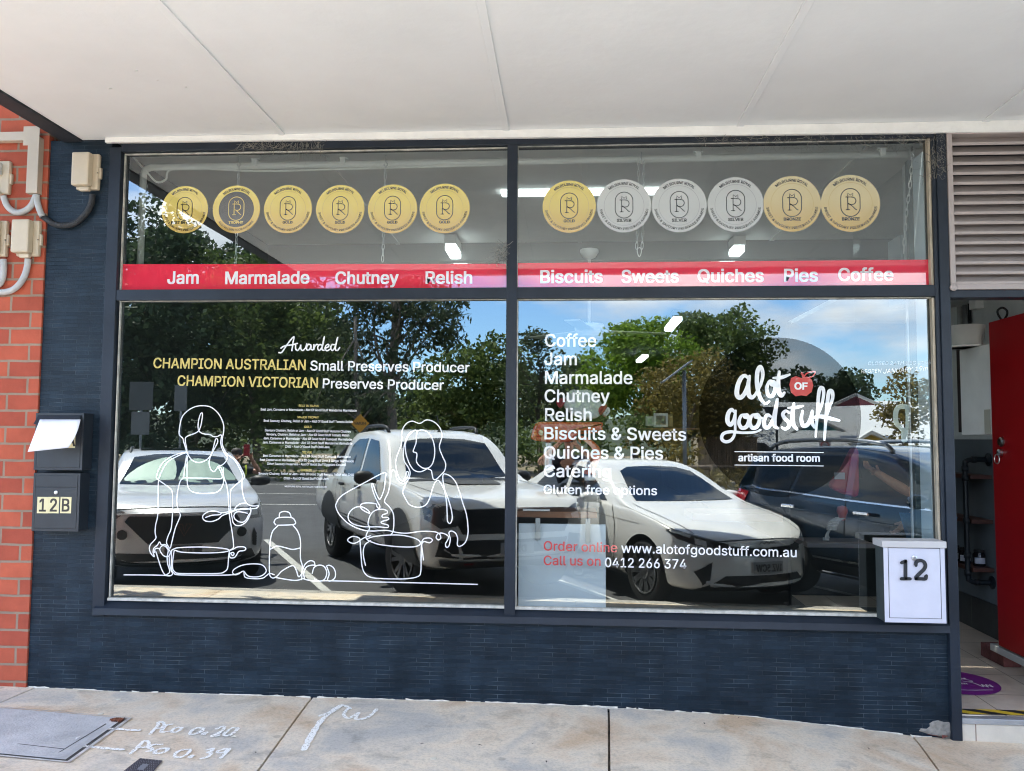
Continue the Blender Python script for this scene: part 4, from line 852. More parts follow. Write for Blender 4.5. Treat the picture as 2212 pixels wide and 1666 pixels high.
c3 = crop(3700, 1150, .36); pts = [c3(618, 305), c3(622, 280), c3(592, 230), c3(590, 185), c3(640, 158), c3(688, 190), c3(690, 235), c3(665, 280), c3(655, 305)]
o = MB().tube(smooth_path([P(*q, DY1-.03) for q in pts], 6), .007, 8).build('strap_loop', BLACKM, smooth=True); tag(o, 'black strap loop standing on top of the red door', 'strap')
# brick doorstop
p0, p1, p2 = FL(*c6(1188, 452)), FL(*c6(1432, 582)), FL(*c6(1606, 578)); u = (p0-p1); wv = (p2-p1); u.z = wv.z = 0
BW = mat('doorstop_brick', (.155, .055, .05), .9, var=.4, vscale=16, bump=.6, bscale=50)
mx = Matrix.Translation(p1) @ Matrix.Rotation(math.atan2(u.y, u.x), 4, 'Z')
s_ = -1 if (u.x*wv.y-u.y*wv.x) < 0 else 1
mb = MB().box((0, 0, .001), (u.length, s_*wv.length, .098), .008, mx=mx); tag(mb.build('loose_brick', BW), 'dark red loose brick holding the entry door open', 'brick')
# heater box, pot, panel, pipes
HX0 = DX+.02; py = lambda px, x: CAM.y+(x-CAM.x)/ray(px, 1000).x*ray(px, 1000).y
hy0, hy1 = .93, py(2079, HX0)
hz1 = P(2079, 757, hy1).z; hz0 = P(2085, 940, hy1).z
HW = mat('heater_white', (.90, .89, .86), .5, var=.06, vscale=5)
t = thing('water_heater', 'white wall cabinet beside the red door under a white pot', 'cabinet', (3.07, (hy0+hy1)/2, hz0))
MB().box((HX0, hy0, hz0), (3.19, hy1, hz1), .006).build('cabinet', HW, t); MB().box((HX0-.004, hy0+.02, hz0+.004), (HX0-.0005, hy0+.10, hz0+.17), .0015).build('cover_plate', mat('ivory_plate', (.52, .50, .42), .5), t); unlocal(t)
mb = MB().box((HX0+.02, hy1+.03, hz0+.02), (3.19, hy1+.09, hz1+.03), .004); tag(mb.build('shade_gap_board', mat('shade_gap_brown', (.03, .02, .018), .6)), 'dark board added for the shaded gap behind the white cabinet', 'board')  # dark sheet standing in for the shaded gap beside the cabinet
pz = hz1+.001; pc = P(2087, 757, hy1-.15)
ph = P(2087, 705, hy1-.15).z-pz
o = thing('plant_pot', 'white round pot on top of the white cabinet', 'pot', (pc.x, hy1-.16, pz))
MB().lathe([(.0, 0), (.105, 0), (.11, .014), (.098, .016), (.122, ph), (.112, ph), (.092, .05), (0, .05)], None, 32).build('pot', mat('pot_white', (.85, .84, .80), .5, var=.05), o, smooth=True, )
MB().lathe([(.13, .0), (.135, .012), (.12, .013)], None, 32).build('saucer', MATS['pot_white'], o, smooth=True)
for i, (px, r, m_, lb) in enumerate(((2083, .022, CONDUIT, 'pale grey vertical pipe on recess wall behind the pot'), (2094, .018, GALV, 'shiny metal vertical pipe between pale and black pipes'), (2104, .012, BLACKM, 'thin black vertical pipe on recess wall above the pot'))):
    yy = py(px, 3.17); o = MB().tube([(3.17, yy, 1.9), (3.17, yy, 2.6)], r, 12).build('wall_pipe', m_, smooth=True); tag(o, lb, 'pipe', 'vertical pipes above the pot')
yy = py(2120, 3.165); a = P(2120, 668, yy); mb = MB().box((3.13, yy-.05, a.z), (3.194, yy+.05, a.z+.12), .005); tag(mb.build('junction_box', HW), 'small white junction box high on the recess wall', 'box')
# pipe shelf with jars
PIPE = mat('black_iron_pipe', (.016, .022, .028), .45, metal=.3, bump=.2, bscale=50); SHW = mat('shelf_mahogany', (.075, .028, .02), .5, var=.3, vscale=8)
t = thing('pipe_shelf', 'black iron pipe shelf with dark wood boards on the recess wall', 'shelf', (3.1, 1.6, .5))
SY = py(2135, 3.19); SX = CAM.x+(ray(2084, 1000).x/ray(2084, 1000).y)*(SY-CAM.y)
zt, zb = P(2100, 993, SY).z, P(2100, 1258, SY).z
mb = MB(); mb.tube(smooth_path([(3.19, SY, zt), (SX+.06, SY, zt), (SX+.015, SY, zt-.012), (SX, SY, zt-.06), (SX, SY, (zt+zb)/2), (SX, SY, zb+.06), (SX+.015, SY, zb+.012), (SX+.06, SY, zb), (3.19, SY, zb)], 5), .0185, 14)
for zz in (zt-.07, zt-.14, (zt+zb)/2, zb+.07, zb+.2): mb.lathe([(.0, -.02), (.025, -.02), (.025, .02), (.0, .02)], Matrix.Translation((SX, SY, zz)), 14)
for zz in (zt, zb): mb.lathe([(.0, 0), (.025, 0), (.025, .03), (0, .03)], Matrix.Translation((SX+.05, SY, zz)) @ Matrix.Rotation(R_(90), 4, 'Y'), 14)
mb.build('pipe_frame', PIPE, t, smooth=True, )
for zz in (zt, zb): MB().lathe([(.0, 0), (.05, 0), (.05, .008), (.026, .02), (0, .02)], Matrix.Translation((3.193, SY, zz)) @ Matrix.Rotation(R_(-90), 4, 'Y'), 18).build('flange', PIPE, t)
zsh = []
for yy in (1026, 1122, 1226):
    zz = P(2110, yy, SY).z; zsh.append(zz); MB().box((SX+.02, SY-.04, zz-.03), (3.192, SY+.75, zz), .003).build('shelf_board', SHW, t)
unlocal(t)
JAR = mat('jar_dark', (.012, .01, .012), .15); LAB = mat('jar_label', (.55, .56, .62), .7)
jar0 = None
for i, (px, lb) in enumerate(((2112, 'dark jar nearest the wall end of lowest pipe shelf'), (2093, 'dark jar partly behind the black pipe on lowest shelf'), (2073, 'dark jar beside the navy corner post on lowest shelf'))):
    x = CAM.x+(ray(px, 1000).x/ray(px, 1000).y)*(SY+.1-CAM.y)
    x = min(3.14, max(SX+.06, x)); yj = SY+.08+i*.13
    if jar0 is None:
        jar0 = thing('jam_jar', lb, 'jar', (x, yj, zsh[2]+.001), 'dark labelled jars on the lowest pipe shelf')
        MB().lathe([(0, 0), (.04, 0), (.043, .006), (.043, .085), (.034, .1), (.034, .103), (0, .103)], None, 20).build('glass', JAR, jar0, smooth=True); MB().lathe([(0, .1035), (.037, .1035), (.037, .12), (0, .12)], None, 20).build('lid', BLACKM, jar0)
        MB().add([(.0436*math.cos(a), .0436*math.sin(a), z) for z in (.02, .065) for a in [R_(200+i*14) for i in range(9)]], [(i, i+1, i+10, i+9) for i in range(8)]).build('label', LAB, jar0, smooth=True)
    else:
        c = copy_tree(jar0); c.location = (x, yj, zsh[2]+.001); c['label'] = lb

# return glass of the entry and its frame
t = thing('return_window', 'side return glass of the display bay with pale aluminium posts', 'window', (2.08, .2, .5))
PALE = mat('pale_reflection', (.66, .76, .82), .7); ALU = mat('pale_aluminium', (.52, .56, .57), .4, metal=.3)
MB().box((2.066, .11, .5), (2.078, .255, 3.2), .002).build('reflection_panel', PALE, t)  # pale panel: reflection in the return glass, put in as colour
MB().box((2.05, .30, .5), (2.078, .325, 3.2), .002).build('post', ALU, t); MB().box((2.055, .36, .5), (2.075, .375, 3.2), .002).build('post', ALU, t)
MB().box((2.04, .26, .5), (2.08, .298, 3.2), .002).build('post', mat('dark_green', (.05, .075, .075), .6), t)  # post in plain dark green
MB().quad((2.072, .38, .5), (2.072, 1.3, .5), (2.072, 1.3, 3.2), (2.072, .38, 3.2)).build('side_pane', sheet_glass('side_glass', (.9, .93, .92), .03), t); unlocal(t)
c2b = crop(2600, 1150, .5199); GY2 = .06
f = Flat(.05)
t = thing('hanging_tag', 'pale keyhole-shaped tag hanging inside the right edge of the window', 'tag', (0, 0, 0))
f.stroke([(1838, 858), (1790, 856), (1760, 880), (1752, 940), (1762, 985), (1790, 1010), (1812, 1040), (1815, 1108)], .028, c2b); f.stroke([(1838, 858), (1842, 930), (1840, 1010), (1832, 1060), (1830, 1108)], .02, c2b)
f.build('tag_outline', mat('tag_pale', (.50, .58, .56), .7), t)

# ------------------------------------------------------------------ marks and lids on the pavement
g4 = crop(0, 2550, .45208)
CHALK = mat('chalk_white', (.93, .91, .85), .95)
t_ = CHALK.node_tree; cn = t_.nodes.new('ShaderNodeTexNoise'); cn.inputs['Scale'].default_value = 110; cn.inputs['Detail'].default_value = 4; cr2 = t_.nodes.new('ShaderNodeValToRGB'); cr2.color_ramp.elements[0].position = .34; cr2.color_ramp.elements[1].position = .44
cco = t_.nodes.new('ShaderNodeTexCoord'); t_.links.new(cco.outputs['Object'], cn.inputs['Vector']); t_.links.new(cn.outputs['Fac'], cr2.inputs['Fac']); t_.links.new(cr2.outputs[0], t_.nodes['Principled BSDF'].inputs['Alpha'])
def ground_strokes(label, strokes, wds, up=.004, m_=CHALK, name='ground_marking', cat='marking'):
    mb = MB(); k = 0
    for pts, wd in zip(strokes, wds):
        q = smooth_path([G(*g4(*p)) for p in pts], 6); ww = [wd*random.uniform(.65, 1.2) for _ in q]; v, fs = ribbon2([(p.x, p.y) for p in q], ww); k += 1
        mb.add([(p[0], p[1], zg(p[0], p[1])+up+.0002*k+i*4e-6) for i, p in enumerate(v)], fs)
    o = mb.build(name, m_); tag(o, label, cat); return o
ground_strokes('white sprayed writing PLO 0.20 with pointer line on the pavement', [[(1300, 735), (1340, 690), (1375, 655)], [(1370, 660), (1375, 632), (1410, 632), (1425, 655), (1400, 678), (1360, 685)], [(1490, 650), (1440, 660), (1410, 690), (1400, 718), (1440, 715), (1480, 712)], [(1575, 680), (1540, 676), (1500, 695), (1490, 718), (1530, 716), (1565, 698), (1575, 682)],
  [(1765, 685), (1720, 680), (1670, 700), (1645, 735), (1690, 735), (1740, 715), (1768, 690)], [(1750, 738), (1790, 718), (1770, 742)], [(1880, 690), (1920, 672), (1945, 675), (1930, 705), (1880, 735), (1830, 755), (1880, 752), (1900, 745)], [(2060, 685), (2020, 682), (1965, 715), (1940, 745), (1980, 750), (2030, 722), (2058, 695), (2060, 685)], [(870, 692), (985, 690), (1100, 700), (1200, 704)]], [.019]*8+[.024])
ground_strokes('white sprayed writing PSO 0.39 with pointer line on the pavement', [[(1130, 905), (1180, 860), (1230, 810)], [(1222, 822), (1245, 795), (1285, 800), (1290, 830), (1250, 850), (1210, 850)], [(1400, 825), (1330, 828), (1290, 850), (1320, 862), (1310, 880), (1270, 885)], [(1455, 860), (1400, 862), (1350, 880), (1345, 902), (1400, 900), (1445, 880), (1455, 862)],
  [(1645, 870), (1590, 872), (1530, 895), (1515, 930), (1560, 938), (1615, 915), (1645, 885), (1645, 870)], [(1640, 935), (1675, 920), (1650, 942)], [(1790, 875), (1850, 862), (1830, 885), (1800, 895), (1830, 905), (1800, 935), (1745, 950)], [(1990, 865), (1940, 868), (1890, 885), (1890, 900), (1940, 895), (1985, 868), (1950, 910), (1915, 945)], [(740, 842), (860, 855), (1000, 868), (1065, 872)]], [.019]*8+[.026])
g9 = crop(900, 2600, .6781); g4_ = g4; g4 = g9
ground_strokes('white sprayed letters TW on the pavement left of centre', [[(430, 505), (470, 430), (520, 350), (570, 300), (640, 252)], [(515, 312), (590, 285), (650, 248), (700, 268)], [(690, 262), (660, 300), (690, 325), (745, 292), (730, 330), (790, 322), (830, 295), (850, 272)]], [.034, .022, .022])
g4 = g4_
# concrete pit lid in a steel frame
def gpt(p, up): q = G(*g4(*p)); return Vector((q.x, q.y, zg(q.x, q.y)+up))
t = thing('pit_lid', 'large grey pit lid set in the pavement at the left', 'pit lid', (0, 0, 0))
outer = [(-420, 480), (95, 505), (1145, 595), (600, 985), (-400, 890)]; inner = [(-400, 535), (60, 550), (950, 640), (640, 900), (-400, 800)]
LIDM = mat('lid_grey', (.50, .49, .475), .85, var=.2, vscale=5, bump=.35, bscale=80); FRM = mat('lid_frame', (.54, .51, .47), .8, var=.3, vscale=14, bump=.4)
ct = [sum((Vector(q) for q in inner), Vector((0, 0)))/5][0]
a = [gpt(p, .006) for p in outer]; b = [gpt((p[0]*.965+ct[0]*.035, p[1]*.965+ct[1]*.035), .007) for p in outer]
mb = MB(); mb.add(a+b, [(i, (i+1) % 5, 5+(i+1) % 5, 5+i) for i in range(5)]); mb.build('frame', FRM, t)
mb = MB(); gp = [gpt((p[0]*.96+ct[0]*.04, p[1]*.96+ct[1]*.04), .0035) for p in outer]; mb.add(gp, [tuple(range(5))]); mb.build('groove', mat('groove_dark', (.10, .095, .09), .9), t)
mb = MB(); gp = [gpt((p[0]*.925+ct[0]*.075, p[1]*.925+ct[1]*.075), .0078) for p in outer]; mb.add(gp, [tuple(range(5))]); mb.build('lid', LIDM, t)
mb = MB(); mb.add([gpt(p, .009) for p in [(500, 905), (520, 900), (925, 655), (915, 650)]]+[gpt(p, .009) for p in [(-60, 800), (560, 870), (560, 876), (-60, 806)]], [(0, 1, 2, 3), (4, 5, 6, 7)]); mb.build('rib', MATS['groove_dark'], t)
t = thing('valve_cover', 'small dark steel chequered valve cover in the pavement', 'valve cover', (0, 0, 0))
co = [(1215, 945), (1410, 965), (1290, 1110), (1035, 1085)]
mb = MB(); q = [gpt(p, .005) for p in co]; mb.add(q, [(0, 1, 2, 3)]); mb.build('plate', mat('cover_iron', (.10, .09, .10), .6, metal=.4), t)
A_, B_, C_, D_ = q; bil = lambda u, v: (A_*(1-u)+B_*u)*(1-v)+(D_*(1-u)+C_*u)*v+Vector((0, 0, .002))
mb = MB()
for k in range(1, 14):
    for s_ in (0, 1):
        for j in range(4):
            c0 = k/14; v0 = j/4+(.125 if k % 2 else 0); du, dv = .045, .085*(1 if (k+j+s_) % 2 else -1)
            if .36 < c0 < .64 and .3 < v0+.1 < .7: continue
            u0, u1 = c0-du/2, c0+du/2; v1 = v0+.03+s_*.11
            if v1+abs(dv) > .98 or v1 < .02: continue
            mb.add([bil(u0, v1), bil(u0+.014, v1), bil(u1+.014, v1+abs(dv)), bil(u1, v1+abs(dv))], [(0, 1, 2, 3)])
mb.add([bil(.38, .32), bil(.62, .32), bil(.62, .68), bil(.38, .68)], [(0, 1, 2, 3)]); mb.build('tread', mat('worn_tread', (.34, .34, .36), .45, metal=.5), t)
# leaves and litter
def leaf_litter(name, label, cat, px, py, size, m_, n=1, up=.004, curl=.3, at=None):
    c = at or G(px, py); mb = MB()
    for k in range(n):
        ang = random.uniform(0, 6.28); d = Vector((math.cos(ang), math.sin(ang), 0)); e = Vector((-d.y, d.x, 0)); o_ = Vector((random.gauss(0, size*.7), random.gauss(0, size*.4), 0)) if n > 1 else Vector((0, 0, 0))
        s1 = size*random.uniform(.7, 1.2); b = c+o_+Vector((0, 0, up+random.uniform(0, .01)*(n > 1)))
        mb.add([b-d*s1, b-d*s1*.3+e*s1*.35+Vector((0, 0, s1*curl)), b+d*s1*.5+e*s1*.25+Vector((0, 0, s1*curl*.6)), b+d*s1, b+d*s1*.4-e*s1*.3+Vector((0, 0, s1*curl*.8)), b-d*s1*.4-e*s1*.3+Vector((0, 0, s1*curl*.4))], [(0, 1, 2, 5), (2, 3, 4), (2, 4, 5)])
    o = mb.build(name, m_); return tag(o, label, cat)
LB = mat('dry_leaf', (.30, .17, .09), .8, var=.35, vscale=30); LD = mat('dark_leaf', (.06, .045, .035), .8); LP = mat('pale_scrap', (.68, .62, .50), .9)
cf = crop(2300, 2500, .6781)
o = leaf_litter('leaf_pile', 'rusty pile of crumbled leaves at the corner of the pit lid', 'leaves', *g4(1010, 625), .016, mat('rust_leaf', (.24, .085, .045), .9, var=.5, vscale=60), n=110, curl=.6); o['kind'] = 'stuff'
leaf_litter('dry_leaf', 'curled brown leaf leaning on the tiled wall near the centre', 'leaf', *cf(740, 408), .045, LB, n=3, curl=.9)
leaf_litter('dry_leaf', 'orange heart-shaped leaf propped against the navy tiles', 'leaf', *cf(770, 392), .03, mat('orange_leaf', (.45, .22, .10), .8), n=1, up=.05, curl=.8)
leaf_litter('dry_leaf', 'small dry twig leaf at the wall foot right of the centre joint', 'leaf', *cf(300, 394), .03, mat('straw', (.42, .33, .18), .9), n=3, curl=.7)
leaf_litter('dry_leaf', 'reddish dead leaf below the broken corner render', 'leaf', *c6(830, 1318), .05, mat('red_leaf', (.20, .06, .045), .8), n=2, curl=.25)
leaf_litter('weed_sprig', 'thin pale weed sprig at the tiled wall towards the right', 'weed', *cf(1205, 438), .022, mat('weed_green', (.25, .27, .13), .9), n=7, up=.02, curl=.9)
SPOTS = [(g9(1113, 472), 'dark leaf fragment left of two others in the pavement middle'), (g9(1448, 480), 'dark leaf fragment between two others in the pavement middle'), (g9(1755, 470), 'dark leaf fragment right of two others in the pavement middle'), (g9(1832, 575), 'double dark speck low on the middle paving slab'), (cf(680, 501), 'small brown leaf right of the centre joint'), (cf(880, 466), 'tiny dark leaf below the curled brown leaf'), (cf(1630, 646), 'thin dark leaf on the right paving slab'), (g9(150, 522), 'small brown leaf left of the second joint')]
for (q, lb) in SPOTS: leaf_litter('leaf_fragment', lb, 'leaf', *q, .011, LD, curl=.2)['group'] = 'leaf fragments on the paving'
for q, lb in ((g9(1180, 553), 'round white chewing gum spot on the middle paving slab'), (g4(1030, 427), 'white gum spot on tan concrete above the sprayed writing'), (g4(875, 552), 'tiny white gum spot above the pit lid corner')):
    c = G(*q); mb = MB().lathe([(.016, 0), (.013, .002), (0, .003)], Matrix.Translation((c.x, c.y, zg(c.x, c.y)+.001)), 12); tag(mb.build('gum_spot', LP), lb, 'gum', 'pale gum spots on the paving')
c = G(*g4(2030, 762)); leaf_litter('paper_scrap', 'cream paper scrap beside the sprayed figure 0.20', 'paper scrap', 0, 0, .03, LP, n=1, at=c, curl=.3)
c = G(*g4(675, 782)); leaf_litter('paper_scrap', 'white paper scrap on the pit lid', 'paper scrap', 0, 0, .028, mat('scrap_white', (.7, .7, .68), .9), n=1, at=c+Vector((0, 0, .008)), curl=.3)

# ------------------------------------------------------------------ vehicles parked nose-in behind the viewer (seen in the glass)
def pchip(keys):
    xs = np.array([k[0] for k in keys], float); ys = np.array([k[1] for k in keys], float); d = np.diff(ys)/np.diff(xs); mm = np.zeros(len(xs)); mm[0], mm[-1] = d[0], d[-1]
    for i in range(1, len(xs)-1): mm[i] = 0 if d[i-1]*d[i] <= 0 else 2*d[i-1]*d[i]/(d[i-1]+d[i])
    def f(x):
        x = min(max(x, xs[0]), xs[-1]); i = min(len(xs)-2, max(0, int(np.searchsorted(xs, x)-1))); h = xs[i+1]-xs[i]; t = (x-xs[i])/h
        return (2*t**3-3*t*t+1)*ys[i]+(t**3-2*t*t+t)*h*mm[i]+(-2*t**3+3*t*t)*ys[i+1]+(t**3-t*t)*h*mm[i+1]
    return f
CARGLASS = mat('car_glass', (.008, .011, .012), .03, spec=.7); RUBBER = mat('tyre_rubber', (.018, .018, .019), .85, bump=.2, bscale=80)
ALLOY = mat('alloy_wheel', (.32, .33, .34), .32, metal=.9); ALLOYD = mat('dark_alloy', (.02, .02, .022), .4, metal=.5); TRIM = mat('black_trim', (.014, .015, .017), .5)
LAMPC = mat('lamp_lens', (.10, .11, .12), .05, coat=1, spec=.9); LAMPW = mat('lamp_white', (.6, .62, .64), .15, coat=1); CHROME = mat('chrome', (.7, .7, .71), .12, metal=1); WELL = mat('wheel_well', (.008, .008, .009), .95)
SEAM = mat('panel_gap', (.012, .013, .015), .8)
class Car:
    def __init__(s, name, label, cat, nose, depth, paint, spec, ang=28, K=.97):
        s.sp = spec; s.root = thing(name, label, cat, (0, 0, 0)); s.paint = paint
        sa, ca = math.sin(R_(ang)), math.cos(R_(ang))
        ax = Vector((-sa, -ca, .0)); ay = Vector((ca, -sa, -.010)).normalized(); az = ax.cross(ay).normalized(); ax = ay.cross(az)
        mw = Matrix.Identity(4)
        for i, v in enumerate((ax, ay, az)):
            for k in range(3): mw[k][i] = v[k]*K
        mw.translation = Vector((nose, -(depth-4.7), ROAD_Z)); s.mw = mw
        s.body()
    def body(s):
        sp = s.sp; zt, zb, W, belt = (pchip(sp[k]) for k in ('top', 'bot', 'width', 'belt')); L_ = sp['len']; tum = sp.get('tumble', .33)
        def half(x):
            t_, b_, w_, sh = zt(x), zb(x), W(x), min(belt(x), zt(x)-.035)
            up = max(0.0, t_-sh-.05); yr = w_*.90-tum*up
            p = [(0, b_), (.72*w_, b_), (.94*w_, b_+.05), (w_*.985, b_+.16), (w_, b_+.42*(sh-b_)), (w_*.992, b_+.70*(sh-b_)), (w_*.955, sh-.01), (w_*.93, sh+.012*min(1, up*10)), (yr+.03, t_-.055 if up > .1 else t_-.022), (yr-.06, t_-.016), (yr*.55, t_-.004), (0, t_)]
            for _ in range(2):
                q = [p[0]]
                for a, b in zip(p[:-1], p[1:]): q += [(a[0]*.75+b[0]*.25, a[1]*.75+b[1]*.25), (a[0]*.25+b[0]*.75, a[1]*.25+b[1]*.75)]
                q.append(p[-1]); p = q
            return p
        xs = [0, .02, .05, .09, .14, .2, .27, .35]+list(np.linspace(.45, L_-.45, int(L_/.10)))+[L_-.33, L_-.24, L_-.16, L_-.1, L_-.05, L_-.02, L_]
        nose = sp.get('nose', lambda z: 0.0); tail = sp.get('tail', lambda z: 0.0)
        rings = []
        for x in xs:
            h = half(x); ring = h+[(-a, b) for a, b in h[-2:0:-1]]; rings.append([(x, a, b) for a, b in ring])
        n = len(rings[0])
        def cap(r, x, sgn):
            cz = sum(p[2] for p in r)/n; out = []
            for k in (.85, .65, .4, .15): out.append([(x, p[1]*k, cz+(p[2]-cz)*k) for p in r])
            return out
        front = cap(rings[0], xs[0], 1)[::-1]; back = cap(rings[-1], xs[-1], -1)
        allr = front+rings+back; vs = []; fs = []
        for r in allr:
            for x, y, z in r:
                wf = max(0, 1-x/.9)**2; wr = max(0, 1-(L_-x)/.6)**2; wmax = W(.5)
                x2 = x+wf*(nose(z)+sp.get('bow', .20)*(y/wmax)**2)-wr*(tail(z)+.10*(y/wmax)**2); vs.append((x2, y, z))
        for i in range(len(allr)-1):
            for j in range(n): fs.append((i*n+j, (i+1)*n+j, (i+1)*n+(j+1) % n, i*n+(j+1) % n))
        fs += [tuple(range(n)), tuple((len(allr)-1)*n+j for j in range(n))[::-1]]
        mb = MB().add(vs, fs); s.bvh = BVHTree.FromPolygons([Vector(v) for v in vs], [f for f in fs])
        o = mb.build('body', [s.paint, WELL], s.root, smooth=True)
        cut = MB()
        for wx in sp['wheels']: cut.lathe([(sp['arch'], -1.2), (sp['arch'], 1.2)], Matrix.Translation((wx, 0, sp['wr']+.015)) @ Matrix.Rotation(R_(90), 4, 'X'), 40)
        c = cut.build('cutter', [WELL]); md = o.modifiers.new('arch', 'BOOLEAN'); md.object = c; md.operation = 'DIFFERENCE'; md.solver = 'EXACT'
        dg = bpy.context.evaluated_depsgraph_get(); me = bpy.data.meshes.new_from_object(o.evaluated_get(dg)); o.modifiers.clear(); o.data = me; me.materials.clear(); me.materials.append(s.paint); me.materials.append(WELL)
        idx = []
        for p in me.polygons:
            cpt = p.center; inside = any(abs(math.hypot(cpt.x-wx, cpt.z-sp['wr']-.015)-sp['arch']) < .03 and abs(p.normal.y) < .4 for wx in sp['wheels']); idx.append(1 if inside else 0)
        me.polygons.foreach_set('material_index', idx); bpy.data.objects.remove(c)
        bm = bmesh.new(); bm.from_mesh(me)
        for f in bm.faces: f.smooth = True
        for e in bm.edges:
            if len(e.link_faces) == 2 and e.calc_face_angle(0) > R_(38): e.smooth = False
        bm.to_mesh(me); bm.free()
    VIEWS = {'left': (lambda a, b: Vector((a, -3, b)), Vector((0, 1, 0))), 'right': (lambda a, b: Vector((a, 3, b)), Vector((0, -1, 0))), 'front': (lambda a, b: Vector((-3, a, b)), Vector((1, 0, 0))),
             'top': (lambda a, b: Vector((a, b, 5)), Vector((0, 0, -1))), 'rear': (lambda a, b: Vector((9, a, b)), Vector((-1, 0, 0)))}
    def hit(s, a, b, view, off):
        fn, d = s.VIEWS[view]; o = fn(a, b); h = s.bvh.ray_cast(o, d)
        if h[0] is None: h = s.bvh.find_nearest(o+d*3)
        n = h[1]; n = n if n.dot(d) < 0 else -n
        return h[0]+n*off
    def patch(s, name, pts, view, m_, off=.005, smooth_n=0, closed=True, step=.07, parent=None):
        if smooth_n: pts = [(p.x, p.y) for p in smooth_path(pts, smooth_n, True)]
        bm = bmesh.new(); bm.faces.new([bm.verts.new((a, b, 0)) for a, b in pts]); bmesh.ops.triangulate(bm, faces=bm.faces[:], ngon_method='EAR_CLIP')
        xs = [p[0] for p in pts]; ys = [p[1] for p in pts]
        for ax, lo, hi in ((0, min(xs), max(xs)), (1, min(ys), max(ys))):
            k = int((hi-lo)/step)
            for i in range(1, k+1):
                c = [0, 0, 0]; c[ax] = lo+(hi-lo)*i/(k+1); nn = [0, 0, 0]; nn[ax] = 1
                bmesh.ops.bisect_plane(bm, geom=bm.verts[:]+bm.edges[:]+bm.faces[:], plane_co=c, plane_no=nn)
        bmesh.ops.triangulate(bm, faces=bm.faces[:]); bm.verts.index_update()
        vs = [s.hit(v.co.x, v.co.y, view, off) for v in bm.verts]; fs = [[v.index for v in f.verts] for f in bm.faces]; bm.free()
        return MB().add(vs, fs).build(name, m_, parent or s.root, smooth=True)
    def line(s, name, pts, view, wd, m_=None, off=.004, n=6, parent=None):
        q = [(p.x, p.y) for p in smooth_path(pts, n)]; q2 = []
        for (a, b), (c, d) in zip(q[:-1], q[1:]):
            k = max(1, int(math.hypot(c-a, d-b)/.05)); q2 += [(a+(c-a)*i/k, b+(d-b)*i/k) for i in range(k)]
        q2.append(q[-1]); v, fs = ribbon2(q2, wd); fs = [f for f in fs if len(f) == 4]
        k = max(max(f) for f in fs)+1
        return MB().add([s.hit(p[0], p[1], view, off) for p in v[:k]], fs).build(name, m_ or SEAM, parent or s.root, smooth=True)
    def both(s, name, pts, view, m_, **k):                # mirrored pair of front or top patches
        s.patch(name, pts, view, m_, **k)
        if view in ('front', 'rear'): s.patch(name, [(-a, b) for a, b in pts], view, m_, **k)
        elif view == 'top': s.patch(name, [(a, -b) for a, b in pts], view, m_, **k)
        elif view == 'left': s.patch(name, pts, 'right', m_, **k)
    def text(s, name, t_, c, h, view, m_, wd=None, off=.008, parent=None):
        vs, fs = glyphs(t_, .02); x0, x1 = vs[:, 0].min(), vs[:, 0].max(); k = h/CAPH; kx = (wd/(x1-x0)) if wd else k; out = []
        for x, z, l in vs:
            a = (x-(x0+x1)/2)*kx; b = c[1]+(z-CAPH/2)*k
            out.append(s.hit(c[0]+(-a if view == 'front' else a), b, view, off+l*20))
        return MB().add(out, fs).build(name, m_, parent or s.root)
    def box(s, name, a, b, m_, bevel=.01, parent=None): return MB().box(a, b, bevel).build(name, m_, parent or s.root)
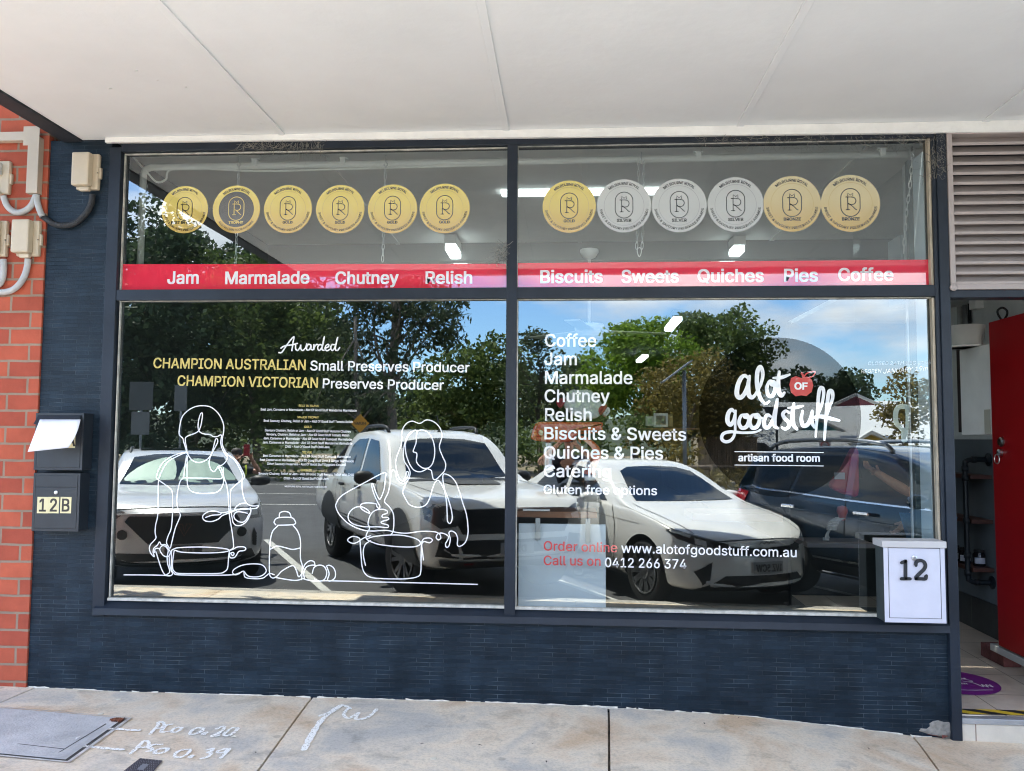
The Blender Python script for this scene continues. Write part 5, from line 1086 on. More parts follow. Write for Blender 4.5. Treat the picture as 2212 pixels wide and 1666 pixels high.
    def wheels(s, kind, spokes, rim_r, m_rim, steer=0):
        sp = s.sp; R = sp['wr']; first = None
        for wx in sp['wheels']:
            for sy in (-1, 1):
                y0 = sy*(sp['track']/2)
                if first is None:
                    wh = bpy.data.objects.new('wheel', None); COL.objects.link(wh); wh.parent = s.root
                    hw = sp.get('tw', .115); mxr = Matrix.Rotation(R_(90), 4, 'X')
                    MB().lathe([(rim_r+.006, -hw*.8), (R*.9, -hw), (R*.97, -hw*.85), (R, -hw*.5), (R, hw*.5), (R*.97, hw*.85), (R*.9, hw), (rim_r+.006, hw*.8)], mxr, 48, caps=False).build('tyre', RUBBER, wh, smooth=True)
                    rb = MB().lathe([(rim_r, hw*.9), (rim_r*.95, hw*.86), (rim_r*.93, hw*.3), (.0, hw*.2)], mxr, 48, caps=False); ro = rb.build('rim', m_rim if kind != 'two' else ALLOYD, wh, smooth=True)
                    ro.data.materials[0] = ALLOYD; m_ = MB(); m_.lathe([(rim_r*1.005, hw*.93), (rim_r*.93, hw*.97), (rim_r*.92, hw*.85)], mxr, 48, caps=False)
                    for k in range(spokes):
                        a = 2*math.pi*k/spokes
                        for da in ((-.055, .055) if kind == 'twin' else (-.10, .10) if kind == 'vee' else (0,)):
                            a0 = a+da*.6; a1 = a+da*1.9; w0, w1 = .02, .028
                            p0 = Vector((.05*math.cos(a0), .05*math.sin(a0), hw*.78)); p1 = Vector((rim_r*.94*math.cos(a1), rim_r*.94*math.sin(a1), hw*.92)); e = Vector((-math.sin(a), math.cos(a), 0))
                            q = [p0-e*w0, p0+e*w0, p1+e*w1*(.6 if kind == 'twin' else .8), p1-e*w1*(.6 if kind == 'twin' else .8)]; dn = Vector((0, 0, -.03))
                            vv = [mxr @ p for p in q]+[mxr @ (p+dn) for p in q]; m_.add(vv, [(0, 1, 2, 3), (0, 4, 5, 1), (2, 6, 7, 3), (1, 5, 6, 2), (0, 3, 7, 4)])
                    m_.lathe([(.075, hw*.8), (.06, hw*.9), (0, hw*.92)], mxr, 20, caps=False); m_.build('spokes', m_rim, wh); first = wh
                    wh.location = (wx, y0, R); wh.rotation_euler = (0, 0, R_(steer)); continue
                c = copy_tree(first, s.root); c.location = (wx, y0, R)
                c.rotation_euler = (0, 0, (math.pi if sy > 0 else 0)+(R_(steer) if wx == sp['wheels'][0] else 0))
    def done(s): s.root.matrix_world = s.mw
def mirror_unit(c, x, y, z, m_, sz=(.09, .13, .075)):
    for sy in (-1, 1):
        o = MB().lathe([(0, -1), (.55, -.92), (.9, -.5), (1, 0), (.95, .55), (.6, .92), (0, 1)], Matrix.Translation((x, sy*(y+sz[1]), z)) @ Matrix.Diagonal((sz[0], sz[1], sz[2]*.85, 1)) @ Matrix.Rotation(R_(90), 4, 'X'), 20)
        o.tube([(x, sy*(y-.03), z-.05), (x, sy*(y+.08), z-.03)], .025, 8); o.build('wing_mirror', m_, c.root, smooth=True)

WPAINT = mat('white_car_paint', (.82, .82, .80), .25, coat=.7); PPAINT = mat('pearl_white_paint', (.82, .82, .80), .25, coat=.7); SPAINT = mat('silver_white_paint', (.60, .62, .66), .28, coat=.7, metal=.1); NPAINT = mat('navy_car_paint', (.008, .022, .045), .16, coat=1.0, metal=.2)
CLAD = mat('grey_cladding', (.045, .047, .05), .6); PLT = mat('plate_grey', (.35, .35, .36), .5)

# 1. twin-cab ute
fw = V(874, 1285, 8.48); ux, uy = fw.x, -fw.y+4.7
S31, C31 = math.sin(R_(30)), math.cos(R_(30)); hub = .96*.97; nx = fw.x+.02+hub*S31+.80*C31; nd = (4.7-fw.y)-hub*C31+.80*S31
c = Car('parked_ute', 'white twin-cab pickup with black guards parked nose-in, bonnet towards the shop', 'pickup', nx, nd, WPAINT, dict(len=5.36, wheels=(.96, 4.06), arch=.44, wr=.385, track=1.60, tw=.125, tumble=.26,
    top=[(0, .98), (.12, 1.06), (.4, 1.10), (1.2, 1.17), (1.5, 1.20), (2.15, 1.66), (2.4, 1.75), (2.8, 1.79), (3.5, 1.77), (3.75, 1.70), (3.98, 1.2), (4.05, 1.14), (5.3, 1.13), (5.36, 1.05)],
    bot=[(0, .50), (.3, .34), (.6, .32), (1.5, .36), (4, .38), (5.36, .55)], width=[(0, .80), (.1, .88), (.25, .92), (.6, .935), (4.9, .93), (5.36, .86)], belt=[(0, 1.0), (1.4, 1.16), (3.8, 1.18), (5.36, 1.12)], nose=lambda z: .10*max(0, z-.85), bow=.13), ang=30)
c.patch('windscreen', [(-.64, 1.22), (-.56, 1.62), (-.3, 1.665), (0, 1.675), (.3, 1.665), (.56, 1.62), (.64, 1.22), (.3, 1.20), (-.3, 1.20)], 'front', CARGLASS)
c.both('front_window', [(1.88, 1.17), (2.28, 1.55), (2.40, 1.63), (2.78, 1.66), (2.74, 1.17)], 'left', CARGLASS); c.both('rear_window', [(2.84, 1.17), (2.87, 1.66), (3.3, 1.65), (3.5, 1.58), (3.62, 1.38), (3.6, 1.22), (3.5, 1.17)], 'left', CARGLASS)
c.patch('grille', [(-.57, .965), (.57, .965), (.66, .86), (.58, .72), (-.58, .72), (-.66, .86)], 'front', TRIM, off=.006)
for z in (.90, .82): c.line('grille_bar', [(-.5, z-.01), (-.25, z-.012), (-.2, z), (.2, z), (.25, z-.012), (.5, z-.01)], 'front', .018, ALLOYD, off=.014, n=1)
c.patch('lower_grille', [(-.62, .66), (.62, .66), (.55, .47), (-.55, .47)], 'front', TRIM, off=.006)
c.both('bumper_pocket', [(.64, .70), (.80, .68), (.82, .50), (.60, .48)], 'front', TRIM, off=.005)
c.patch('skid_bar', [(-.78, .47), (-.5, .44), (.5, .44), (.78, .47), (.74, .40), (.55, .36), (-.55, .36), (-.74, .40)], 'front', ALLOY, off=.012)
c.both('headlight', [(.56, .93), (.72, .99), (.89, 1.02), (.90, .86), (.80, .78), (.64, .80)], 'front', LAMPC, off=.007); c.both('lamp_unit', [(.66, .90), (.76, .92), (.78, .85), (.68, .85)], 'front', LAMPW, off=.012)
c.both('tow_hook', [(.42, .435), (.52, .435), (.52, .415), (.42, .415)], 'front', mat('hook_red', (.5, .02, .02), .4), off=.02)
q = c.patch('number_plate', [(-.19, .63), (.19, .63), (.19, .51), (-.19, .51)], 'front', PLT, off=.02); c.text('plate_lettering', 'DHS', (0, .57), .07, 'front', TRIM, off=.026, parent=q)
for wx in (.96, 4.06):
    pts = [(wx+.52*math.cos(R_(a)), .40+.52*math.sin(R_(a))) for a in range(-8, 189, 14)]+[(wx+.435*math.cos(R_(a)), .40+.435*math.sin(R_(a))) for a in range(188, -9, -14)]
    c.both('guard_flare', pts, 'left', CLAD, off=.025)
c.both('sill_step', [(1.5, .42), (3.5, .44), (3.5, .37), (1.5, .35)], 'left', TRIM, off=.04)
for k, z in enumerate((.60, .56, .52)): c.line('side_stripe', [(1.55, z+.02), (3.5, z+.06)], 'left', .02, CLAD, off=.005, n=1)
c.line('door_gap', [(1.62, .42), (1.60, .9), (1.72, 1.16)], 'left', .009); c.line('door_gap', [(2.80, .45), (2.82, 1.17)], 'left', .009); c.line('door_gap', [(3.50, .55), (3.56, .9), (3.62, 1.2)], 'left', .009); c.line('tray_gap', [(3.80, .5), (3.79, 1.14)], 'left', .012)
for x in (2.64, 3.42): c.box('door_handle', (x-.09, -.965, 1.03), (x+.09, -.925, 1.07), TRIM, .008)
c.line('bonnet_gap', [(.2, -.60), (.6, -.70), (1.45, -.76)], 'top', .009); c.line('bonnet_gap', [(.2, .60), (.6, .70), (1.45, .76)], 'top', .009)
c.patch('cowl', [(1.40, -.68), (1.52, -.70), (1.52, .70), (1.40, .68)], 'top', TRIM, off=.006); c.patch('bonnet_scoop', [(1.02, -.3), (1.36, -.34), (1.36, .34), (1.02, .3)], 'top', CLAD, off=.012)
for sy in (-1, 1): MB().tube(smooth_path([(2.45, sy*.60, 1.74), (2.6, sy*.62, 1.82), (3.3, sy*.62, 1.82), (3.55, sy*.61, 1.75)]), .022, 8).build('roof_rail', TRIM, c.root, smooth=True)
MB().lathe([(.035, 0), (.02, .03), (0, .035)], Matrix.Translation((2.5, .1, 1.765)), 12).tube([(2.5, .1, 1.78), (2.62, .1, 1.98)], .006, 6).build('antenna', TRIM, c.root)
for sy in (-1, 1): MB().tube(smooth_path([(3.74, sy*.72, 1.62), (4.1, sy*.74, 1.45), (4.7, sy*.80, 1.17)]), .04, 8).build('sports_bar', TRIM, c.root, smooth=True)
c.patch('tray_cover', [(4.05, -.78), (5.28, -.78), (5.28, .78), (4.05, .78)], 'top', TRIM, off=.01)
c.text('side_decal', 'Z71', (4.62, .99), .12, 'left', TRIM, wd=.30); c.text('side_decal', 'SPORT', (4.62, 1.08), .035, 'left', TRIM, wd=.28)
mirror_unit(c, 1.98, .93, 1.20, TRIM, (.075, .12, .095)); c.wheels('vee', 6, .245, mat('ute_alloy', (.26, .26, .27), .35, metal=.8), steer=-10); c.done()

# 2. white sedan
fw = V(1408, 1298, 8.30); K = .97; hub = .87*K; nx = fw.x+hub*S28+.77*C28*K; nd = (4.7-fw.y)-hub*C28+.77*S28*K
c = Car('parked_sedan', 'pearl white sedan parked nose-in between the pickup and the navy wagon', 'car', nx, nd, PPAINT, dict(len=4.51, wheels=(.87, 3.57), arch=.365, wr=.32, track=1.55, tw=.105, tumble=.42,
    top=[(0, .70), (.08, .745), (.3, .81), (.8, .905), (1.15, .965), (1.3, 1.0), (2.05, 1.355), (2.35, 1.425), (2.7, 1.44), (3.2, 1.40), (3.9, 1.14), (4.2, 1.10), (4.45, 1.06), (4.51, .95)],
    bot=[(0, .26), (.25, .19), (1, .18), (3.8, .2), (4.51, .35)], width=[(0, .66), (.1, .75), (.3, .84), (.6, .885), (1.0, .90), (3.6, .90), (4.51, .78)], belt=[(0, .72), (1.2, .93), (3.5, 1.0), (4.51, 1.0)], nose=lambda z: .10*max(0, z-.5)+.05*max(0, .35-z), bow=.34))
c.patch('windscreen', [(-.66, 1.0), (-.60, 1.12), (-.50, 1.30), (-.35, 1.345), (0, 1.36), (.35, 1.345), (.50, 1.30), (.60, 1.12), (.66, 1.0), (.3, .995), (-.3, .995)], 'front', CARGLASS)
c.both('front_window', [(1.66, .985), (1.85, 1.09), (2.2, 1.26), (2.45, 1.33), (2.62, 1.345), (2.60, .99)], 'left', CARGLASS); c.both('rear_window', [(2.70, .99), (2.72, 1.345), (3.0, 1.32), (3.35, 1.20), (3.5, 1.08), (3.35, 1.02)], 'left', CARGLASS)
c.both('headlight', [(.40, .665), (.56, .70), (.70, .745), (.80, .79), (.83, .775), (.79, .70), (.66, .645), (.46, .625)], 'front', mat('lamp_dark', (.03, .032, .035), .06, coat=1), off=.005)
c.both('lamp_unit', [(.60, .69), (.68, .715), (.68, .66), (.60, .645)], 'front', LAMPW, off=.010); c.both('day_lamp', [(.70, .735), (.80, .785), (.81, .765), (.71, .712)], 'front', LAMPW, off=.010)
c.patch('grille', [(-.50, .665), (-.3, .64), (0, .632), (.3, .64), (.50, .665), (.50, .60), (.3, .555), (0, .545), (-.3, .555), (-.50, .60)], 'front', TRIM, off=.006); c.line('grille_bar', [(-.5, .59), (-.25, .552), (0, .542), (.25, .552), (.5, .59)], 'front', .018, ALLOY, off=.012)
c.patch('lower_grille', [(-.44, .37), (.44, .37), (.66, .22), (.5, .17), (-.5, .17), (-.66, .22)], 'front', TRIM, off=.007)
c.both('side_intake', [(.56, .50), (.70, .40), (.62, .27), (.58, .33)], 'front', TRIM, off=.007)
c.line('bonnet_gap', [(-.52, .69), (-.2, .708), (.2, .708), (.52, .69)], 'front', .008, off=.005); c.line('bonnet_gap', [(.30, -.66), (.7, -.72), (1.28, -.74)], 'top', .008); c.line('bonnet_gap', [(.30, .66), (.7, .72), (1.28, .74)], 'top', .008)
for seg in ([(.105, .662), (.085, .692), (.065, .668), (.045, .692)], [(.045, .692), (.02, .664)], [(.015, .664), (-.01, .692), (-.04, .664)], [(-.04, .664), (-.06, .692), (-.10, .662)]): c.line('badge', seg, 'front', .008, SEAM, off=.008, n=1)
q = c.patch('number_plate', [(-.18, .50), (.18, .50), (.18, .385), (-.18, .385)], 'front', PLT, off=.022); c.text('plate_lettering', '1VZ 5CW', (0, .442), .068, 'front', TRIM, wd=.31, off=.028, parent=q)
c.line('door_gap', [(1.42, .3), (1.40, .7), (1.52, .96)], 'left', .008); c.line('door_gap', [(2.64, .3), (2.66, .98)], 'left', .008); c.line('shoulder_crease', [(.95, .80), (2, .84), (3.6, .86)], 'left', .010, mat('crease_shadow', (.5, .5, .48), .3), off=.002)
for x in (2.45, 3.3): c.box('door_handle', (x-.09, -.925, .82), (x+.09, -.89, .85), PPAINT, .008)
c.both('sill', [(1.3, .27), (3.15, .27), (3.15, .20), (1.3, .20)], 'left', TRIM, off=.006); mirror_unit(c, 1.78, .88, 1.02, PPAINT, (.085, .11, .07)); c.wheels('twin', 10, .225, ALLOY); c.done()

# 3. silver-white crossover head-on at the left
cb = V(391, 1146, 8.5)
c = Car('parked_crossover', 'silver white crossover parked nose-in with a green sunshade in its windscreen', 'car', cb.x, 8.5, SPAINT, dict(len=4.45, wheels=(.90, 3.58), arch=.39, wr=.34, track=1.58, tw=.115, tumble=.36,
    top=[(0, .84), (.1, .90), (.35, .97), (.9, 1.04), (1.3, 1.075), (2.0, 1.42), (2.35, 1.495), (2.7, 1.51), (3.3, 1.47), (3.9, 1.32), (4.3, 1.08), (4.45, .95)],
    bot=[(0, .30), (.3, .22), (1, .22), (3.8, .24), (4.45, .4)], width=[(0, .72), (.1, .81), (.3, .89), (.6, .92), (3.6, .92), (4.45, .8)], belt=[(0, .85), (1.2, 1.0), (3.5, 1.06), (4.45, 1.05)], nose=lambda z: .12*max(0, z-.6), bow=.30))
c.patch('windscreen', [(-.70, 1.085), (-.62, 1.25), (-.55, 1.40), (-.3, 1.435), (0, 1.445), (.3, 1.435), (.55, 1.40), (.62, 1.25), (.70, 1.085), (.3, 1.075), (-.3, 1.075)], 'front', CARGLASS)
SHADE = mat('green_sunshade', (.16, .25, .22), .45, metal=.2, var=.12, vscale=5, bump=.4, bscale=5); c.patch('sunshade', [(.64, 1.11), (.56, 1.26), (.35, 1.36), (.12, 1.37), (-.02, 1.16), (.05, 1.10)], 'front', SHADE, off=.007, smooth_n=4); c.patch('sunshade', [(-.64, 1.11), (-.52, 1.26), (-.28, 1.37), (-.08, 1.38), (-.06, 1.16), (-.2, 1.10)], 'front', SHADE, off=.0075, smooth_n=4)
c.patch('grille', [(-.56, .80), (.56, .80), (.60, .74), (.36, .50), (-.36, .50), (-.60, .74)], 'front', TRIM, off=.007)
c.line('badge', [(-.075, .71), (-.02, .715), (0, .63), (.02, .715), (.075, .71), (.045, .665), (.0, .585), (-.045, .665), (-.075, .71)], 'front', .014, mat('copper_badge', (.22, .10, .07), .3, metal=.8), off=.018, n=1)
c.both('headlight', [(.60, .84), (.78, .90), (.87, .90), (.86, .74), (.72, .74)], 'front', LAMPC, off=.006); c.both('lamp_unit', [(.70, .83), (.80, .855), (.80, .78), (.72, .78)], 'front', LAMPW, off=.011)
c.both('fog_lamp', [(.62+.055*math.cos(i*.3927), .60+.055*math.sin(i*.3927)) for i in range(16)], 'front', TRIM, off=.008); c.both('side_intake', [(.76, .64), (.80, .56), (.80, .42), (.75, .44), (.74, .56)], 'front', TRIM, off=.008)
c.patch('lower_grille', [(-.74, .40), (.74, .40), (.80, .30), (.5, .24), (-.5, .24), (-.80, .30)], 'front', TRIM, off=.008); c.line('lip_trim', [(-.62, .30), (0, .285), (.62, .30)], 'front', .02, ALLOY, off=.015)
q = c.patch('number_plate', [(-.19, .485), (.19, .485), (.19, .38), (-.19, .38)], 'front', mat('plate_dark', (.06, .06, .065), .5), off=.02); c.text('plate_lettering', 'DKC', (0, .432), .06, 'front', PLT, wd=.22, off=.026, parent=q)
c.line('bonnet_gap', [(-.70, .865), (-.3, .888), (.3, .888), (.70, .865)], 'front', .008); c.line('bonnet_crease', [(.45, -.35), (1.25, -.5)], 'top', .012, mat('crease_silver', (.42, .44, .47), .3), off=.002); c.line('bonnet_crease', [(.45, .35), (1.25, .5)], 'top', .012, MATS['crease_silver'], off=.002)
c.both('front_window', [(1.78, 1.06), (2.3, 1.36), (2.7, 1.40), (2.68, 1.06)], 'left', CARGLASS); c.patch('roof_panel', [(2.3, -.48), (2.3, .48), (3.2, .48), (3.2, -.48)], 'top', CARGLASS, off=.006)
for sy in (-1, 1): MB().tube(smooth_path([(2.2, sy*.60, 1.44), (2.4, sy*.60, 1.51), (3.2, sy*.58, 1.51), (3.5, sy*.56, 1.43)]), .016, 8).build('roof_rail', TRIM, c.root, smooth=True)
mirror_unit(c, 1.86, .90, 1.10, TRIM, (.09, .13, .085)); c.wheels('vee', 5, .235, ALLOYD); c.done()

# 4. navy seven-seat wagon, side on at the right
h1 = V(1709, 1089, 8.9); K = .94; xr = 3.62*K                # rear door handle sits 3.12 m behind the nose
nx = h1.x+xr*S28+.93*C28*K; nd = 8.9-xr*C28+.93*S28*K
c = Car('parked_wagon', 'dark navy wagon with silver roof rails and chrome door handles, side on', 'car', nx, nd, NPAINT, dict(len=4.82, wheels=(.92, 3.72), arch=.40, wr=.36, track=1.60, tw=.115, tumble=.30,
    top=[(0, .92), (.1, 1.0), (.5, 1.06), (1.2, 1.12), (1.45, 1.16), (2.15, 1.54), (2.5, 1.645), (3.0, 1.685), (3.8, 1.665), (4.35, 1.60), (4.6, 1.45), (4.74, 1.2), (4.8, 1.05), (4.82, .95)],
    bot=[(0, .34), (.3, .28), (1, .28), (3.8, .3), (4.82, .45)], width=[(0, .72), (.1, .82), (.3, .90), (.6, .925), (4.2, .925), (4.82, .80)], belt=[(0, .92), (1.4, 1.12), (4, 1.16), (4.82, 1.14)], bow=.25), K=.94)
c.patch('windscreen', [(-.66, 1.17), (-.56, 1.50), (0, 1.55), (.56, 1.50), (.66, 1.17), (0, 1.15)], 'front', CARGLASS)
c.both('front_window', [(1.62, 1.10), (2.0, 1.33), (2.3, 1.47), (2.6, 1.535), (2.82, 1.55), (2.78, 1.12)], 'left', CARGLASS); c.both('rear_window', [(2.88, 1.12), (2.92, 1.555), (3.5, 1.555), (3.64, 1.15)], 'left', CARGLASS); c.both('quarter_window', [(3.70, 1.155), (3.58, 1.555), (4.15, 1.52), (4.36, 1.43), (4.42, 1.30), (4.3, 1.2), (4.1, 1.165)], 'left', CARGLASS)
c.line('window_chrome', [(1.6, 1.075), (2.8, 1.10), (3.7, 1.135), (4.2, 1.15), (4.42, 1.22), (4.46, 1.36)], 'left', .016, CHROME, off=.007)
for x in (2.58, 3.62): c.box('door_handle', (x-.11, -.99, .965), (x+.09, -.945, 1.005), CHROME, .012)
c.line('door_gap', [(1.55, .4), (1.52, .8), (1.62, 1.08)], 'left', .009); c.line('door_gap', [(2.84, .4), (2.85, 1.11)], 'left', .009); c.line('door_gap', [(3.66, 1.13), (3.76, 1.0), (3.70, .88), (3.45, .62), (3.35, .42)], 'left', .009)
c.both('tail_light', [(4.38, 1.10), (4.62, 1.12), (4.74, 1.10), (4.72, .92), (4.56, .88), (4.46, .98)], 'left', mat('tail_red', (.30, .012, .022), .12, coat=1), off=.012)
c.both('side_step', [(1.35, .44), (3.3, .44), (3.3, .36), (1.35, .36)], 'left', TRIM, off=.05); c.line('side_moulding', [(1.4, .47), (3.28, .47)], 'left', .022, CHROME, off=.03); c.line('side_moulding', [(1.4, .345), (3.28, .345)], 'left', .026, ALLOY, off=.055)
for sy in (-1, 1): MB().tube(smooth_path([(2.45, sy*.64, 1.62), (2.6, sy*.65, 1.70), (3.2, sy*.65, 1.74), (4.0, sy*.64, 1.71), (4.3, sy*.62, 1.62)]), .024, 8).build('roof_rail', ALLOY, c.root, smooth=True)
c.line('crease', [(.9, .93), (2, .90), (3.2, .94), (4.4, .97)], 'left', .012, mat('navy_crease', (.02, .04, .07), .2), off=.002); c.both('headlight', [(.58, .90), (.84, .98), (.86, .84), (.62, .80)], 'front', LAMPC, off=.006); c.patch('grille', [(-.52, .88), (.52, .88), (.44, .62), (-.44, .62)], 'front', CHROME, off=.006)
mirror_unit(c, 1.84, .91, 1.16, NPAINT, (.09, .12, .085)); c.wheels('twin', 6, .24, ALLOY); c.done()

# ------------------------------------------------------------------ across the road (seen in the glass): trees, fence, hall, signs
def leaf_mat(name, dark, light, trans=.25):
    ma = bpy.data.materials.new(name); ma.use_nodes = True; t = ma.node_tree; b = t.nodes['Principled BSDF']; b.inputs['Roughness'].default_value = .6; b.inputs['Specular IOR Level'].default_value = .25
    g = t.nodes.new('ShaderNodeNewGeometry'); r = t.nodes.new('ShaderNodeValToRGB'); r.color_ramp.elements[0].color = (*dark, 1); r.color_ramp.elements[1].color = (*light, 1)
    t.links.new(g.outputs['Random Per Island'], r.inputs['Fac']); t.links.new(r.outputs[0], b.inputs['Base Color'])
    tr = t.nodes.new('ShaderNodeBsdfTranslucent'); t.links.new(r.outputs[0], tr.inputs[0]); m_ = t.nodes.new('ShaderNodeMixShader'); m_.inputs[0].default_value = trans
    t.links.new(b.outputs[0], m_.inputs[1]); t.links.new(tr.outputs[0], m_.inputs[2]); t.links.new(m_.outputs[0], t.nodes['Material Output'].inputs[0]); return ma
GUM = leaf_mat('gum_leaves', (.035, .055, .030), (.11, .14, .065), .3); DKG = leaf_mat('dark_leaves', (.022, .042, .022), (.075, .115, .05), .3); BRG = leaf_mat('bright_leaves', (.085, .165, .014), (.24, .36, .045), .42)
OLV = leaf_mat('autumn_leaves', (.10, .082, .022), (.27, .215, .06), .35); MID = leaf_mat('mid_leaves', (.045, .08, .02), (.15, .20, .055), .35)
BARK = mat('bark', (.20, .165, .13), .9, var=.4, vscale=8, bump=.5, bscale=30); BARKD = mat('dark_bark', (.07, .055, .045), .9, var=.4, vscale=8)
def crown_mesh(clumps, per, size, aspect=1.8, droop=0.0):
    """clumps: (centre, radius); leaf-sized faces scattered through each"""
    C = []; U = []; Wd = []
    for (c, r) in clumps:
        n = max(8, int(per*r*r)); d = RNG.normal(size=(n, 3)); d /= np.linalg.norm(d, axis=1)[:, None]; rad = r*np.cbrt(RNG.uniform(.15, 1, n))
        p = np.array(c)+d*rad[:, None]*np.array([1, 1, .75]); C.append(p)
        u = RNG.normal(size=(n, 3)); u[:, 2] = u[:, 2]*.7-droop; u /= np.linalg.norm(u, axis=1)[:, None]; U.append(u)
    C = np.concatenate(C); U = np.concatenate(U); q = RNG.normal(size=U.shape); Vv = np.cross(U, q); Vv /= np.linalg.norm(Vv, axis=1)[:, None]
    s_ = size*RNG.uniform(.6, 1.35, len(C))[:, None]; a = U*s_*aspect/2; b = Vv*s_/2
    vs = np.stack([C-a, C+b, C+a, C-b], 1).reshape(-1, 3)
    return vs
def tree(name, label, base, trunk_h, trunk_r, blobs, m_, per=34, size=.26, clump=.75, bark=BARK, branches=6, aspect=1.7, droop=.0, group='trees across the road', fill=1.0):
    """blobs: ellipsoids (centre, radii) in world coordinates, filled with leaf clumps"""
    t = thing(name, label, 'tree', base, group); B = Vector(base); cl = []
    for c, r in blobs:
        vol = r[0]*r[1]*r[2]; n = int(fill*max(16, 2.9*vol/clump**3))
        for _ in range(n):
            d = RNG.normal(size=3); d /= np.linalg.norm(d); k = RNG.uniform(.35, 1.0)**.55
            cl.append((np.array(c)+d*k*np.array(r), clump*RNG.uniform(.55, 1.15)))
    vs = crown_mesh(cl, per*4.2, size*.47, aspect, droop)-np.array(base)
    me = bpy.data.meshes.new('crown'); k = len(vs)//4
    me.from_pydata(vs.tolist(), [], [(4*i, 4*i+1, 4*i+2, 4*i+3) for i in range(k)]); me.materials.append(m_)
    o = bpy.data.objects.new('crown', me); COL.objects.link(o); o.parent = t
    mb = MB(); top = Vector((np.mean([b[0][0] for b in blobs]), np.mean([b[0][1] for b in blobs]), B.z+trunk_h))-B
    mid = top*.5+Vector((random.uniform(-.3, .3), random.uniform(-.2, .2), 0)); path = smooth_path([Vector((0, 0, -.1)), mid*.5, mid, top], 4)
    mb.tube(path, [trunk_r*.62*(1.15-.75*i/len(path)) for i in range(len(path))], 9)
    for i in range(branches):
        c, r = blobs[i % len(blobs)]; e = Vector(c)-B+Vector((random.uniform(-1, 1)*r[0]*.7, random.uniform(-1, 1)*r[1]*.6, random.uniform(-.2, .75)*r[2])); s0 = path[random.randint(len(path)//2, len(path)-1)]
        mb.tube(smooth_path([s0, (s0+e)/2+Vector((random.uniform(-.4, .4), 0, random.uniform(-.1, .5))), e], 4), [trunk_r*.2*(1-.1*j) for j in range(9)], 6)
    mb.build('trunk', bark, t, smooth=True); return t
def vt(px, d, z=ROAD_Z): p = V(px, 1000, d); return (p.x, p.y, z)
def bl(px, py, d, rx_px, ry_px, depth=2.2):
    p = V(px, py, d); k = d/FPX; return (tuple(p), (rx_px*k, depth, ry_px*k))
tree('dense_tree', 'tall dense dark tree at the far left across the road', vt(330, 33), 5, .35, [bl(310, 560, 33, 150, 130, 3), bl(250, 760, 33, 140, 130, 3), bl(400, 720, 33, 130, 120, 3), bl(340, 880, 33, 160, 90, 3), bl(180, 900, 33, 130, 100, 3)], DKG, size=.34, per=26, clump=1.0)
tree('dense_tree', 'dark green bushy tree behind the award lettering, left of the tall gum', vt(560, 35), 5, .3, [bl(520, 640, 35, 120, 110, 3), bl(610, 730, 35, 120, 110, 3), bl(540, 820, 35, 140, 110, 3), bl(640, 880, 35, 110, 90, 3), bl(480, 930, 35, 120, 80, 3)], MID, size=.32, per=26, clump=.95)
tree('gum_tree', 'tall pale-trunked gum tree leaning over the pickup', vt(850, 31), 8.2, .34, [bl(720, 610, 31, 85, 70, 2), bl(840, 640, 31, 90, 70, 2), bl(940, 670, 31, 75, 50, 2), bl(900, 590, 31, 90, 50, 2), bl(770, 730, 31, 70, 45, 1.6), bl(890, 760, 31, 70, 40, 1.6), bl(960, 720, 31, 40, 32, 1.2)], GUM, size=.2, per=30, clump=.6, branches=16, aspect=3.2, droop=.8, fill=.8)
tree('gum_tree', 'slender gum tree beside the yellow road sign', vt(800, 29), 6, .2, [bl(760, 830, 29, 60, 55, 1.6), bl(830, 850, 29, 60, 50, 1.6), bl(700, 900, 29, 60, 50, 1.5)], GUM, size=.2, per=26, clump=.6, branches=10, aspect=3, droop=.6, fill=.7)
tree('bushy_tree', 'rounded green bushy tree rising behind the pickup cab', vt(1010, 40), 3.5, .25, [bl(1000, 830, 40, 90, 70, 3), bl(1060, 790, 40, 70, 60, 3), bl(960, 900, 40, 100, 50, 3), bl(1060, 890, 40, 80, 60, 3)], MID, size=.34, per=26, clump=.9)
tree('gum_tree', 'twisted thin-crowned gum beside the central window mullion', vt(1170, 37), 4.5, .22, [bl(1150, 760, 37, 50, 36, 1.6), bl(1190, 790, 37, 55, 36, 1.6), bl(1130, 830, 37, 55, 40, 1.8), bl(1215, 845, 37, 45, 36, 1.6), bl(1165, 890, 37, 70, 40, 2), bl(1160, 735, 37, 16, 16, .8)], GUM, size=.2, per=26, clump=.6, branches=14, bark=BARKD, aspect=2.4, fill=.75)
tree('bright_tree', 'bright green sunlit tree in the middle of the right window', vt(1370, 44), 4, .3, [bl(1320, 800, 44, 60, 55, 3), bl(1380, 760, 44, 70, 55, 3), bl(1440, 770, 44, 50, 50, 3), bl(1300, 850, 44, 60, 45, 3), bl(1400, 840, 44, 90, 60, 3), bl(1345, 735, 44, 30, 26, 2), bl(1400, 722, 44, 30, 24, 2)], BRG, size=.32, per=30, clump=.85)
tree('pine_tree', 'dark spreading pine behind the golden bushes', vt(1580, 48), 6, .35, [bl(1530, 730, 48, 60, 45, 3), bl(1600, 710, 48, 60, 40, 3), bl(1640, 750, 48, 40, 50, 2.5), bl(1560, 790, 48, 90, 50, 3), bl(1610, 830, 48, 50, 50, 3), bl(1500, 710, 48, 34, 24, 2)], MID, size=.34, per=26, clump=.85, bark=BARKD)
tree('golden_tree', 'golden brown leafy tree in front of the dark pine', vt(1480, 36), 3.5, .2, [bl(1430, 850, 36, 60, 55, 2), bl(1500, 810, 36, 70, 50, 2), bl(1560, 850, 36, 60, 55, 2), bl(1480, 890, 36, 100, 60, 2), bl(1570, 910, 36, 60, 50, 2)], OLV, size=.24, per=34, clump=.65)
